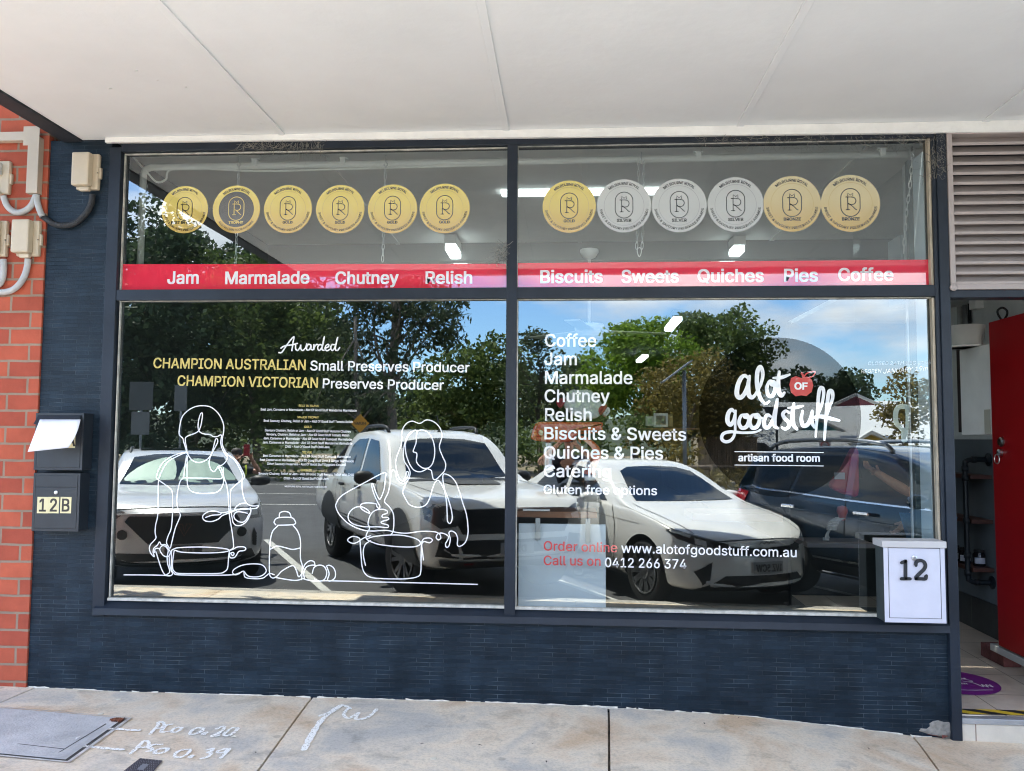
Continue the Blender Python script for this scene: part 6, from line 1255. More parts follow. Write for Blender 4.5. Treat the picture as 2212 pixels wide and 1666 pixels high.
tree('dense_tree', 'dark low trees behind the apple sign at the right', vt(1800, 70), 3, .3, [bl(1720, 842, 70, 40, 50, 3), bl(1790, 855, 70, 60, 30, 3), bl(1835, 845, 70, 45, 34, 3)], DKG, size=.5, per=22, clump=1.1)
tree('brown_tree', 'brownish tree beside the school hall at the right edge', vt(1945, 46), 4, .2, [bl(1950, 860, 46, 26, 55, 1.8), bl(1945, 920, 46, 34, 40, 1.8), bl(1990, 870, 46, 26, 40, 1.8)], OLV, size=.3, per=26, clump=.7)
tree('dense_tree', 'broad dark tree filling the sky behind the left line drawing', vt(400, 46), 6, .4, [bl(280, 620, 46, 120, 120, 4), bl(420, 600, 46, 120, 110, 4), bl(560, 640, 46, 120, 110, 4), bl(650, 720, 46, 90, 100, 4), bl(300, 780, 46, 130, 110, 4), bl(450, 780, 46, 130, 110, 4), bl(590, 830, 46, 120, 100, 4)], DKG, size=.5, per=24, clump=1.3, fill=.9)
tree('dense_tree', 'dark trees in the gap behind the tall gum', vt(830, 50), 4, .3, [bl(740, 860, 50, 90, 70, 4), bl(840, 880, 50, 90, 60, 4), bl(930, 890, 50, 90, 50, 4), bl(720, 780, 50, 50, 60, 3)], DKG, size=.45, per=24, clump=1.1, fill=.8)
tree('bushy_tree', 'olive green trees between the mullion and the bright tree', vt(1180, 52), 4, .3, [bl(1110, 860, 52, 70, 60, 4), bl(1200, 880, 52, 80, 50, 4), bl(1270, 870, 52, 60, 60, 4), bl(1250, 810, 52, 26, 26, 2)], MID, size=.42, per=24, clump=1.0, fill=.8)
tree('bushy_tree', 'dark trees low behind the golden tree', vt(1560, 56), 4, .3, [bl(1450, 900, 56, 90, 60, 4), bl(1560, 890, 56, 80, 60, 4)], DKG, size=.45, per=24, clump=1.0, fill=.8)
tree('added_shade_tree', 'unseen leafy tree added left of the canopy to shade the brick wall', (-7.4, -2.9, ROAD_Z), 5.2, .2, [((-4.7, -2.1, 6.3), (1.9, 2.0, 1.5)), ((-6.2, -2.5, 6.4), (1.7, 1.9, 1.6)), ((-4.4, -1.6, 5.6), (1.2, 1.4, .9)), ((-4.0, -2.0, 6.2), (1.4, 1.8, 1.3)), ((-3.6, -1.6, 5.9), (1.2, 1.4, 1.1))], MID, size=.4, per=30, clump=.8, fill=2.6, branches=8)  # unseen tree, added to keep the sun off wall and pavement
for i, (px, py, d, w_, h_, m_) in enumerate(((300, 985, 30, 130, 48, DKG), (560, 1000, 30, 150, 42, MID), (860, 985, 29, 120, 40, MID), (1060, 960, 33, 90, 46, DKG), (1160, 960, 32, 80, 56, MID), (1330, 930, 34, 90, 60, MID), (1420, 975, 33, 80, 50, OLV))):
    lb = ('dark shrub belt under the tall tree at the far left', 'green shrubs behind the award lettering', 'low shrubs at the foot of the gum trees', 'dark shrub beside the mullion behind the pickup', 'green shrubs behind the red scale machine', 'green hedge below the bright green tree', 'golden green shrub next to the solar lamp')[i]
    p = V(px, py, d); k = d/FPX; b = (p.x, p.y, ROAD_Z); tt = tree('shrub', lb, b, 1.0, .06, [bl(px, py, d, w_, h_, 1.6)], m_, size=.24, per=26, clump=.6, group='shrubs across the road', branches=3); tt['category'] = 'shrub'
mb = MB()                                             # rising ground and far bush behind everything
xs = np.linspace(-160, 160, 41)
far = []
for i, x in enumerate(xs): far.append((x, -95, ROAD_Z+4.2+1.6*math.sin(i*.9)+1.1*math.sin(i*2.3)))
for a, b in zip(far[:-1], far[1:]): mb.quad((a[0], -70, ROAD_Z-.3), (b[0], -70, ROAD_Z-.3), b, a)
for a, b in zip(far[:-1], far[1:]): mb.quad(a, b, (b[0]*1.4, -190, b[2]+3), (a[0]*1.4, -190, a[2]+3))
tag(mb.build('hills', mat('bush_hills', (.045, .062, .034), .95, var=.5, vscale=.35, bump=1, bscale=1.5)), kind='structure')

# sheet-steel fence, log rail, hall
FT = mat('fence_tan', (.36, .28, .21), .55, var=.06, vscale=3)
a, b = V(1510, 1000, 38), V(1638, 1000, 38)
t = thing('steel_fence', 'tan corrugated steel fence panels beside the golden tree', 'fence', (a.x, a.y, ROAD_Z)); hf = V(1560, 946, 38).z-ROAD_Z
n = 5; wd = (b-a).x/n
for k in range(n):
    m_ = MB(); pr = []; q = 16
    for i in range(q+1): pr.append((k*wd+.03+(wd-.06)*i/q, .03*(1 if (i//2) % 2 else 0)))
    m_.add([(x, y, .03) for x, y in pr]+[(x, y, hf) for x, y in pr], [(i, i+1, q+2+i, q+1+i) for i in range(q)]); m_.build('fence_sheet', FT, t)
    MB().box((k*wd-.03, -.03, 0), (k*wd+.03, .06, hf+.02)).build('fence_post', mat('fence_post_brown', (.24, .18, .13), .6), t)
MB().box((0, -.03, hf), (n*wd, .07, hf+.06)).build('top_rail', MATS['fence_post_brown'], t)
MB().box((0, -2.4, 0), (.05, -.04, hf), ).build('return_panel', mat('fence_pale', (.48, .42, .34), .6), t)
LOG = mat('weathered_log', (.13, .10, .075), .9, var=.35, vscale=5)
a, b = V(1380, 1012, 31), V(1700, 1015, 31); t = thing('log_rail_fence', 'low weathered log rail fence in the dry grass', 'fence', (0, 0, 0))
mb = MB(); za = V(1400, 1000, 31).z
MB().tube([(a.x, a.y, .42), ((a.x+b.x)/2, a.y, .45), (b.x, b.y, .40)], .09, 10).build('rail', LOG, t, smooth=True)
for k in range(5):
    x = a.x+(b.x-a.x)*k/4; MB().tube([(x, a.y, ROAD_Z-.1), (x, a.y, .56)], .11, 10).build('fence_post', LOG, t, smooth=True)
for i, (px, d, sd_) in enumerate(((1590, 27, .5), (1640, 27.5, .55), (1500, 28, .5), (1560, 29, .45), (1690, 28, .4))):
    p = V(px, 1030, d); b = (p.x, p.y, ROAD_Z)
    vs = crown_mesh([((0, 0, .3), sd_)], 500, .055, 7, -1.2); me = bpy.data.meshes.new('grass_tuft'); me.from_pydata(vs.tolist(), [], [(4*k, 4*k+1, 4*k+2, 4*k+3) for k in range(len(vs)//4)]); me.materials.append(leaf_mat('dry_grass', (.16, .13, .05), (.36, .30, .14)) if i == 0 else bpy.data.materials['dry_grass'])
    o = bpy.data.objects.new('grass_tuft', me); COL.objects.link(o); o.location = b; tag(o, ('tall dry grass tuft left of the wagon tail', 'dry grass tuft nearest the wagon tail light', 'dry grass tuft under the solar lamp', 'dry grass tuft in front of the tan fence', 'dry grass tuft partly behind the wagon')[i], 'grass tuft', 'dry grass tufts by the log rail')
# school hall with hipped roofs
ROOF = mat('grey_roof_sheet', (.60, .61, .60), .5, var=.05, stretch=(1, 1, 1)); CREAMW = mat('hall_wall', (.30, .22, .16), .8, var=.1); TEAL = mat('teal_gable', (.03, .22, .26), .6); MAROON = mat('maroon_gable', (.20, .045, .06), .6); YELW = mat('yellow_wall', (.55, .40, .07), .7); DKD = mat('dark_doorway', (.045, .05, .055), .5)
DH = 54
def hv(px, py, d=DH): return V(px, py, d)
t = thing('school_hall', 'low hall with pale grey roofs, teal and maroon gables and yellow porch', 'building', tuple(hv(1800, 1000)))
def slab(name, pts, d, m_, th=.25, dd=None):
    q = [hv(px, py, (dd[i] if dd else d)) for i, (px, py) in enumerate(pts)]; nn = Vector((0, -th, 0)); k = len(q)
    MB().add(q+[p+nn for p in q], [tuple(range(k)), tuple(range(2*k-1, k-1, -1))]+[(i, (i+1) % k, k+(i+1) % k, k+i) for i in range(k)]).build(name, m_, t)
slab('wall', [(1630, 966), (2080, 966), (2080, 1015), (1630, 1015)], DH, CREAMW)
slab('roof', [(1600, 969), (1955, 969), (1930, 872), (1645, 868)], DH, ROOF, dd=[DH-1, DH-1, DH+7, DH+7])
slab('roof', [(1780, 935), (2085, 935), (2060, 868), (1835, 866)], DH, ROOF, dd=[DH+2, DH+2, DH+9, DH+9])
slab('roof', [(1930, 960), (2200, 975), (2200, 900), (1960, 890)], DH, mat('white_roof', (.62, .62, .60), .5), dd=[DH-2, DH-2, DH+4, DH+4])
slab('maroon_gable', [(1790, 878), (1850, 852), (1908, 874)], DH+1, MAROON, .6); slab('teal_gable', [(1718, 930), (1768, 906), (1818, 930)], DH-2, TEAL, .6)
for pts in (((1784, 880), (1850, 849), (1852, 855), (1790, 884)), ((1850, 849), (1914, 877), (1908, 880), (1850, 855)), ((1708, 934), (1768, 902), (1768, 908), (1716, 936)), ((1768, 902), (1830, 932), (1820, 934), (1768, 908))): slab('barge_board', pts, DH-2.7, ROOF, .2)
slab('porch', [(1856, 948), (1886, 936), (1915, 948), (1918, 1010), (1852, 1010)], DH-4, YELW, .4); slab('porch_roof', [(1838, 958), (1884, 930), (1940, 955), (1936, 960), (1884, 938), (1842, 962)], DH-4.5, ROOF, .6)
slab('porch_door', [(1864, 962), (1908, 962), (1908, 1010), (1864, 1010)], DH-4.45, DKD, .06); slab('sign_panel', [(1876, 951), (1896, 951), (1896, 957), (1876, 957)], DH-4.5, mat('sign_green', (.10, .30, .10), .5), .06)
slab('blue_panel', [(1726, 970), (1760, 970), (1760, 1012), (1726, 1012)], DH-.3, TEAL, .06); slab('window', [(1766, 972), (1830, 972), (1830, 1000), (1766, 1000)], DH-.3, DKD, .06); slab('window', [(1640, 974), (1690, 974), (1690, 1000), (1640, 1000)], DH-.3, DKD, .06)
unlocal(t)

# small car park behind: pale wagon
p = V(1690, 1000, 40)
c = Car('distant_car', 'distant white wagon in front of the hall, behind the navy wagon', 'car', p.x+1.5, 40, WPAINT, dict(len=4.4, wheels=(.9, 3.5), arch=.38, wr=.34, track=1.56, tumble=.3,
    top=[(0, .8), (.3, .95), (1.1, 1.05), (1.4, 1.1), (2.0, 1.52), (2.5, 1.62), (3.8, 1.58), (4.25, 1.2), (4.4, .9)], bot=[(0, .3), (1, .25), (4.4, .4)], width=[(0, .72), (.3, .88), (3.8, .9), (4.4, .8)], belt=[(0, .85), (1.4, 1.03), (4.4, 1.1)]), ang=70, K=1.0)
c.both('side_window', [(1.7, 1.06), (2.2, 1.46), (3.8, 1.46), (3.95, 1.1)], 'left', CARGLASS); c.wheels('twin', 5, .22, ALLOY); c.done()

# road signs and the solar lamp
def post_at(px, d, top_py): p = V(px, 1000, d); return p, V(px, top_py, d).z
GP = mat('sign_post_grey', (.25, .26, .26), .5, metal=.5)
p, zt_ = post_at(776, 24, 890); t = thing('road_sign', 'yellow diamond HUMP road sign on a grey post', 'sign', (p.x, p.y, ROAD_Z))
zc = V(776, 915, 24).z-ROAD_Z; s_ = 20.5*24/FPX
MB().tube([(0, 0, 0), (0, 0, zc+s_*.8)], .03, 8).build('post', GP, t, smooth=True)
dm = lambda s, y: [(0, y, zc-s), (s, y, zc), (0, y, zc+s), (-s, y, zc)]
MB().add(dm(s_, .035)+dm(s_, .045), [(0, 1, 2, 3), (7, 6, 5, 4), (0, 4, 5, 1), (1, 5, 6, 2), (2, 6, 7, 3), (3, 7, 4, 0)]).build('plate', mat('sign_amber', (.60, .27, .015), .5), t)
vs, fs = glyphs('HUMP', .02); x0, x1 = vs[:, 0].min(), vs[:, 0].max(); k = s_*1.25/(x1-x0)     # reads from the shop side
MB().add([(-(x-(x0+x1)/2)*k, .048+l*20, zc-.45*CAPH*k+z*k) for x, z, l in vs], fs).build('lettering', INK, t)
p, zt_ = post_at(1480, 21, 800); t = thing('solar_lamp', 'grey solar street lamp with tilted panel across the road', 'lamp', (p.x, p.y, ROAD_Z)); h = zt_-ROAD_Z
MB().tube([(0, 0, 0), (0, 0, h)], .05, 10).build('pole', GP, t, smooth=True)
mx = Matrix.Translation((-.12, 0, h+.02)) @ Matrix.Rotation(R_(-37), 4, 'Y')
MB().box((-.55, -.35, -.02), (.35, .35, .02), .005, mx=mx).build('solar_panel', mat('panel_grey', (.30, .31, .33), .3), t)
for i, (px, d, py, w_, h_, lb, cc2) in enumerate(((299, 20, 839, .62, .72, 'upper plate sign back on a post left of the crossover', (.06, .066, .066)), (338+47, 22, 846, .36, .72, 'narrow white-edged parking sign behind the crossover', (.15, .155, .155)))):
    p, zt_ = post_at(px, d, py-14); t = thing('parking_sign', lb, 'sign', (p.x, p.y, ROAD_Z), 'parking signs behind the crossover'); h = zt_-ROAD_Z
    MB().tube([(0, 0, 0), (0, 0, h)], .03, 8).build('post', GP, t, smooth=True); MB().box((-w_/2, .035, h-h_), (w_/2, .042, h), .001).build('plate', mat('sign_back%d' % 0 if i == 0 else 'sign_face', cc2, .45, metal=.3), t)
    if i == 0: MB().box((-.24, .035, h-h_-.62), (.24, .042, h-h_-.04), .001).build('lower_plate', mat('sign_face', (.12, .125, .125), .45, metal=.3), t)
p, zt_ = post_at(1680, 25, 878); t = thing('give_way_sign', 'back of a dark triangular give way sign by the wagon', 'sign', (p.x, p.y, ROAD_Z)); h = zt_-ROAD_Z
MB().tube([(0, 0, 0), (0, 0, h)], .035, 8).build('post', TRIM, t, smooth=True); MB().prism([(-.42, h-.02), (.42, h-.02), (0, h-.72)], lambda x, z, d: Vector((x, .04+d, z)), .01).build('plate', mat('sign_back_dark', (.06, .065, .065), .5), t)
p, zt_ = post_at(1783, 33, 950); t = thing('speed_sign', 'small white sign with red ring above the wagon roof', 'sign', (p.x, p.y, ROAD_Z)); h = zt_-ROAD_Z
MB().tube([(0, 0, 0), (0, 0, h)], .03, 8).build('post', GP, t, smooth=True); MB().box((-.22, .035, h-.5), (.22, .042, h)).build('plate', mat('sign_white', (.55, .55, .54), .5), t)
f = MB(); ring = lambda q: [(q*math.cos(i*.2618), .0445, h-.22+q*math.sin(i*.2618)) for i in range(24)]; f.add(ring(.17)+ring(.12), [(i, (i+1) % 24, 24+(i+1) % 24, 24+i) for i in range(24)]); f.build('red_ring', mat('hook_red', (.5, .02, .02), .4), t)

# ------------------------------------------------------------------ inside the shop
TUBE = mat('lit_tube', (.86, .98, 1.0), .5, emit=1.5); BATT = mat('batten_white', (.70, .70, .68), .5)
def tube_light(label, a, b, r=.06, ends=True):
    a, b = Vector(a), Vector(b); t = thing('tube_light', label, 'ceiling light', tuple((a+b)/2), 'tube lights on the shop ceiling'); d = (b-a).normalized(); q = Vector((-d.y, d.x, 0)); mid = (a+b)/2; ln = (b-a).length/2
    mx = Matrix(((d.x, q.x, 0, 0), (d.y, q.y, 0, 0), (0, 0, 1, 0), (0, 0, 0, 1)))
    MB().box((-ln-.02, -r, .0), (ln+.02, r, .085), .006, mx=mx).build('housing', BATT, t); MB().box((-ln, -r*.93, -.06), (ln, r*.93, -.001), .015, mx=mx).build('diffuser', TUBE, t)
def at_z(px, py, z): v = ray(px, py); k = (z-CAM.z)/v.z; return CAM+v*k
CZ = 3.28
a = P(1083, 407, 1.35); b = P(1492, 392, 1.35); tube_light('long tube light across the front ceiling behind the right bay', (a.x, 1.35, a.z), (b.x, 1.35, a.z+.01))
for px, py, px2, py2, lb in ((973, 527, 1010, 590, 'lit tube running back behind the Relish sticker'), (1597, 530, 1530, 600, 'lit tube running back behind the last silver sticker')):
    a = at_z(px, py, CZ); b = at_z(px2, py2, CZ); tube_light(lb, (a.x, a.y, CZ), (b.x, min(b.y, a.y+3), CZ), .055)
for px, py, px2, py2, lb in ((1464, 684, 1444, 708, 'far lit tube showing beside the clouds in the right window'), (1394, 766, 1380, 778, 'farthest small lit tube in the right window')):
    a = at_z(px, py, CZ); b = at_z(px2, py2, CZ); tube_light(lb, (a.x, a.y, CZ), (b.x, b.y, CZ), .07)
INW = mat('inside_white', (.82, .82, .79), .55, var=.05)
a = P(310, 370, .30); b = P(1090, 356, .30); z_ = P(700, 356, .3).z
mb = MB(); pts = [(a.x, .30, 2.45), (a.x, .30, z_-.05), (a.x+.012, .30, z_-.015), (a.x+.05, .30, z_), (-.4, .30, z_), (2.06, .30, z_+.005)]
mb.tube(pts, .022, 10); tag(mb.build('ceiling_conduit', INW, smooth=True), 'white conduit pipe running along inside the top panes', 'conduit')
mb = MB().tube(smooth_path([(P(285, 338, .3).x, .28, 3.33), (P(318, 372, .3).x, .29, P(318, 372, .3).z), (P(338, 393, .3).x, .3, P(338, 393, .3).z), (P(358, 388, .3).x, .3, P(358, 388, .3).z), (P(382, 367, .3).x, .3, z_-.01), (P(560, 372, .3).x, .3, z_-.035), (P(760, 368, .3).x, .3, z_-.03), (-.4, .3, z_-.02)], 5), .007, 6); tag(mb.build('loose_cable', INW, smooth=True), 'thin white cable drooping below the inside conduit', 'cable')
for i, px in enumerate((552, 742, 1508, 1905)):
    p = P(px, 360, .30); mb = MB().box((p.x-.016, .27, z_-.01), (p.x+.016, .33, z_+.035), .004).box((p.x-.028, .28, z_+.036), (p.x+.028, .32, z_+.042)); tag(mb.build('pipe_saddle', INW), ('left', 'second', 'third', 'right')[i]+'most white saddle clip on the inside conduit' if i in (0, 3) else ('second' if i == 1 else 'third')+' white saddle clip from the left on the inside conduit', 'clip', 'saddle clips on the conduit')
def chain(label, pts, r=.011, hook=False, double=False):
    q = [Vector(p) for p in pts]; mb = MB(); tot = [0]
    for a, b in zip(q[:-1], q[1:]): tot.append(tot[-1]+(b-a).length)
    d = 0; k = 0; L0 = r*3.6
    while d < tot[-1]-L0*.3:
        i = max(j for j in range(len(tot)-1) if tot[j] <= d); f = (d-tot[i])/(tot[i+1]-tot[i]); c = q[i].lerp(q[i+1], f); dr = (q[i+1]-q[i]).normalized()
        for off in ((-.016, .016) if double else (0,)):
            side = Vector((1, 0, 0)) if k % 2 == 0 else Vector((.25, 1, 0)).normalized(); side = (side-dr*side.dot(dr)).normalized(); c2_ = c+Vector((off, 0, 0))
            mb.tube([c2_+side*(r*.62*math.cos(a))+dr*(L0*.62*math.sin(a)) for a in [t_*math.pi/5 for t_ in range(10)]], r*.2, 5, closed=True)
        d += L0*.92; k += 1
    o = mb.build('hanging_chain', CHAINM, smooth=True); tag(o, label, 'chain', 'steel chains hanging behind the glass'); return o
YC = .16
def ch(label, ps, **k): 
    o = chain(label, [P(x, y, YC) for x, y in ps], **k); p = P(*ps[0], YC)
    h = MB().tube(smooth_path([p+Vector((0, 0, .06)), p+Vector((0, 0, .02)), p+Vector((.012, 0, 0)), p+Vector((0, 0, -.012)), p+Vector((-.012, 0, .0))], 4), .004, 6).build('hook', STEEL, o, smooth=True)
    return o
ch('steel chain hanging behind the dark-centred trophy sticker', [(516, 356), (514, 430), (511, 505), (509, 575)]); ch('steel chain hanging behind the gold sticker above Chutney', [(833, 356), (831, 430), (829, 500), (826, 575)])
ch('doubled steel chain ending in a clip behind the first silver sticker', [(1385, 350), (1384, 430), (1383, 500), (1381, 535)], double=True); p = P(1381, 545, YC)
ch('long slanting chain at the right end of the upper right pane', [(1971, 337), (1966, 400), (1958, 460), (1952, 545)], r=.013)
mb = MB().tube([p+Vector((.012*math.sin(a)*(1+.4*math.cos(a)), 0, .028*math.cos(a))) for a in [i*.52 for i in range(12)]], .003, 6, closed=True); tag(mb.build('snap_clip', CHAINM, smooth=True), 'pear-shaped steel clip on the end of the doubled chain', 'clip')
p = at_z(1273, 545, 3.05); t = thing('ceiling_fan', 'pale ceiling fan mount hanging in the rear shop ceiling', 'fan', tuple(p)); k = p.y
MB().lathe([(.0, .02), (.075, .02), (.078, 0), (.05, -.045), (.012, -.06), (.012, -.6), (0, -.6)], None, 24).build('mount', BATT, t, smooth=True)
MB().lathe([(.0, -.6), (.12, -.6), (.12, -.7), (0, -.7)], None, 24).build('motor', BATT, t, smooth=True)
for i in range(3):
    mx = Matrix.Rotation(i*2.094+.3, 4, 'Z'); MB().box((.1, -.06, -.66), (.65, .06, -.65), .003, mx=mx).build('blade', BATT, t)
a = P(1960, 515, .5); mb = MB().box((a.x, .4, P(1960, 560, .5).z-.3), (2.045, .6, a.z), .006); tag(mb.build('meter_cabinet', mat('cabinet_bluegrey', (.24, .30, .32), .5)), 'blue-grey metal box behind the right end of the banner', 'box')
# front counter with white panel and timber top, red scale machine
x0, x1 = P(1120, 1200, .10).x, P(1308.5, 1200, .10).x; zt_ = P(1200, 1106, .10).z; zb_ = .487
t = thing('window_counter', 'white front counter panel with narrow timber top behind the glass', 'counter', ((x0+x1)/2, .2, zb_))
MB().box((x0, .10, zb_), (x1, .125, zt_-.07), .002).build('panel', mat('panel_bluewhite', (.74, .80, .86), .5, var=.03), t)
MB().box((x0-.05, .11, zt_-.035), (P(1290, 1100, .1).x, .42, zt_), .003).build('timber_top', mat('counter_timber', (.22, .085, .035), .5, var=.3, vscale=10, stretch=(.6, 6, 6)), t)
for px, ln in ((1162, 1166), (1270, 1172)):
    p = P(px, 1110, .09); q = P(px, ln, .09); MB().box((p.x-.014, .078, q.z), (p.x+.014, .098, zt_-.036), .003).box((p.x-.006, .074, q.z+.03), (p.x+.006, .0779, zt_-.06)).build('bracket', GALV, t)
MB().box((P(1130, 1103, .15).x, .11, zt_+.002), (P(1188, 1103, .15).x, .17, zt_+.012), .002).build('steel_strip', STEEL, t); unlocal(t)
REDM = mat('enamel_red', (.70, .10, .03), .18, coat=1); YM = .42
def mp_(x, y): q = ca(x, y); return P(q[0], q[1], YM)
t = thing('scale_machine', 'red enamel shop scale with a steel post behind the menu lettering', 'scale', tuple(mp_(560, 1700)))
def solid(name, pts, y0, y1, m_, fn=mp_, n=5, closed=True):
    q = [fn(*p) for p in pts]; q = smooth_path([(p.x, p.z) for p in q], n, True); bm = bmesh.new(); f = bm.faces.new([bm.verts.new((p.x, y0, p.y)) for p in q])
    r = bmesh.ops.extrude_face_region(bm, geom=[f]); bmesh.ops.translate(bm, verts=[g for g in r['geom'] if isinstance(g, bmesh.types.BMVert)], vec=(0, y1-y0, 0))
    bmesh.ops.bevel(bm, geom=[e for e in bm.edges if abs(e.verts[0].co.y-e.verts[1].co.y) < 1e-6], offset=.018, segments=3, profile=.5, affect='EDGES')
    me = bpy.data.meshes.new(name); bmesh.ops.recalc_face_normals(bm, faces=bm.faces[:]); 
    for f in bm.faces: f.smooth = True
    bm.to_mesh(me); bm.free(); me.materials.append(m_); o = bpy.data.objects.new(name, me); COL.objects.link(o); o.parent = t; return o
solid('head', [(200, 1320), (225, 1250), (265, 1205), (420, 1200), (660, 1204), (850, 1206), (858, 1250), (850, 1300), (640, 1320), (560, 1385), (400, 1390), (290, 1385), (205, 1365)], .36, .55, REDM)
solid('curved_arm', [(640, 1330), (720, 1345), (790, 1390), (840, 1450), (850, 1530), (815, 1600), (790, 1670), (800, 1690), (700, 1690), (690, 1640), (740, 1560), (745, 1480), (700, 1420), (640, 1390)], .40, .50, REDM)
MB().lathe([(.0, 0), (.016, 0), (.016, .008), (0, .01)], Matrix.Translation(mp_(290, 1303)+Vector((0, -.062, 0))) @ Matrix.Rotation(R_(90), 4, 'X'), 16).build('dial_button', mat('brass_button', (.55, .46, .28), .3, metal=.7), t)
a, b = cb_(693, 272), cb_(795, 325); p, q = P(*a, YM), P(*b, YM); MB().box((p.x, .39, q.z), (q.x, .49, p.z), .006).build('steel_collar', STEEL, t)
a, b = cb_(690, 326), cb_(838, 570); p, q = P(*a, YM), P(*b, YM); MB().box((p.x, .37, zt_+.001), (q.x, .52, p.z), .02).build('base_post', TRIM, t)
a = mp_(360, 1480); MB().lathe([(0, -.09), (.03, -.09), (.032, .05), (.022, .055), (.022, .075), (0, .08)], Matrix.Translation((a.x, .33, a.z-.02)), 16).build('steel_canister', STEEL, t)
for pts in ([(850, 1210), (880, 1260), (905, 1330), (900, 1420)],): MB().tube(smooth_path([mp_(*p) for p in pts], 5), .008, 8).build('lever', TRIM, t, smooth=True)
unlocal(t)
t = thing('cloth_cover', 'grey cloth with red and white trim draped over the red scale', 'cloth', tuple(mp_(690, 1190)))
solid('cloth', [(500, 1010), (560, 910), (640, 905), (745, 905), (800, 960), (860, 1040), (860, 1110), (790, 1170), (640, 1160), (520, 1080)], .38, .56, mat('cloth_grey', (.6, .62, .62), .9, var=.2, vscale=14, bump=.6, bscale=14), n=4)
solid('red_trim', [(820, 1085), (865, 1040), (905, 1050), (880, 1100), (840, 1140)], .365, .575, mat('trim_red', (.40, .02, .05), .8), n=3); solid('white_trim', [(880, 1105), (910, 1062), (932, 1100), (895, 1150), (862, 1128)], .36, .57, mat('cloth_white', (.8, .8, .8), .9), n=3)
solid('red_trim', [(430, 1010), (500, 975), (520, 1010), (470, 1070)], .37, .57, MATS['trim_red'], n=3); unlocal(t)
# framed cards on a plank further in
def card(label, x0, y0, x1, y1, m_, fm, yy=2.2):
    a, b = P(*ca(x0, y0), yy), P(*ca(x1, y1), yy); t = thing('framed_card', label, 'picture', ((a.x+b.x)/2, yy, b.z), 'framed cards on the plank inside')
    MB().box((a.x, yy, b.z), (b.x, yy+.02, a.z), .004).build('frame', fm, t); MB().box((a.x+.02, yy-.003, b.z+.02), (b.x-.02, yy-.0005, a.z-.02)).build('print', m_, t); unlocal(t)
card('pale green framed card on the plank, left one', 1265, 1148, 1345, 1240, mat('card_green', (.30, .40, .28), .6, var=.3, vscale=9), mat('frame_pale', (.40, .42, .38), .5))
card('larger card with white frame and mottled print, middle one', 1340, 1120, 1475, 1250, mat('card_mottled', (.22, .22, .18), .6, var=.7, vscale=7), mat('frame_white', (.66, .68, .66), .5))
card('golden narrow card on the plank, right one', 1478, 1132, 1520, 1245, mat('card_gold', (.34, .24, .06), .6), mat('frame_gold', (.30, .22, .08), .5))
a, b = P(*ca(1230, 1256), 2.2), P(*ca(1760, 1410), 2.2); mb = MB().box((a.x, 2.15, b.z+.12), (b.x, 2.45, a.z), .006); tag(mb.build('timber_plank', mat('plank_brown', (.16, .06, .025), .6, var=.3, vscale=6)), 'brown timber bench behind the glass under the framed cards', 'bench')
# red cloth panel and a small seated skeleton ornament
cR = crop(2800, 1600, .4069); YR = 1.0
def rp(x, y): q = cR(x, y); return P(q[0], q[1], YR)
t = thing('red_bag', 'deep red cloth bag hanging inside the window near the entry', 'bag', tuple(rp(1250, 600)))
solid('cloth', [(1320, 400), (1380, 400), (1385, 560), (1380, 840), (1250, 830), (1125, 770), (1140, 690), (1230, 580)], YR-.03, YR+.05, mat('bag_red', (.28, .012, .04), .7, var=.15), fn=rp, n=3); a, b = rp(1140, 620), rp(1240, 685); MB().box((a.x, YR-.045, b.z), (b.x, YR-.031, a.z), .003).build('label_patch', mat('patch_grey', (.34, .33, .36), .8), t); unlocal(t)
BONE = mat('bone_white', (.30, .29, .27), .6); YS = .8
def sp_(x, y): q = cR(x, y); return P(q[0], q[1], YS)
t = thing('skeleton_ornament', 'small seated toy skeleton on the inside ledge', 'ornament', tuple(sp_(1100, 1260)))
q = sp_(1235, 1020); MB().lathe([(0, -.045), (.02, -.04), (.026, -.01), (.036, .015), (.03, .045), (0, .055)], Matrix.Translation(q), 14).build('skull', mat('toy_red', (.30, .06, .05), .5), t, smooth=True)
mb = MB(); sp0 = [sp_(*p) for p in ((1215, 1060), (1170, 1085), (1140, 1130), (1130, 1170))]; mb.tube(smooth_path(sp0, 4), .007, 6)
for k, p in enumerate(smooth_path(sp0, 3)): mb.tube([p+Vector((.03*math.cos(a), .03*math.sin(a), 0)) for a in [j*.628 for j in range(10)]], .004, 5, closed=True)
mb.tube(smooth_path([sp_(1130, 1165), sp_(1110, 1180), sp_(1085, 1220), sp_(1075, 1255)], 4), .008, 6); mb.tube(smooth_path([sp_(1150, 1165), sp_(1120, 1170), sp_(1095, 1215), sp_(1105, 1255)], 4), .008, 6)
mb.tube([sp_(1050, 1262), sp_(1105, 1268)], .012, 6); mb.build('bones', BONE, t, smooth=True); unlocal(t)
a, b = sp_(850, 1280), sp_(1500, 1300); mb = MB().box((a.x, YS-.1, a.z-.03), (b.x, YS+.2, a.z), .004); tag(mb.build('inside_ledge', mat('ledge_dark', (.10, .085, .08), .6)), 'dark ledge inside the window under the toy skeleton', 'ledge')
a, b = cR(480, 1020), cR(665, 1100); p, q = P(*a, 1.2), P(*b, 1.2); mb = MB().box((p.x-.5, 1.2, q.z), (q.x, 1.6, p.z), .01); tag(mb.build('cardboard_box', mat('carton_brown', (.20, .14, .105), .8)), 'brown carton inside behind the sedan reflection', 'box')

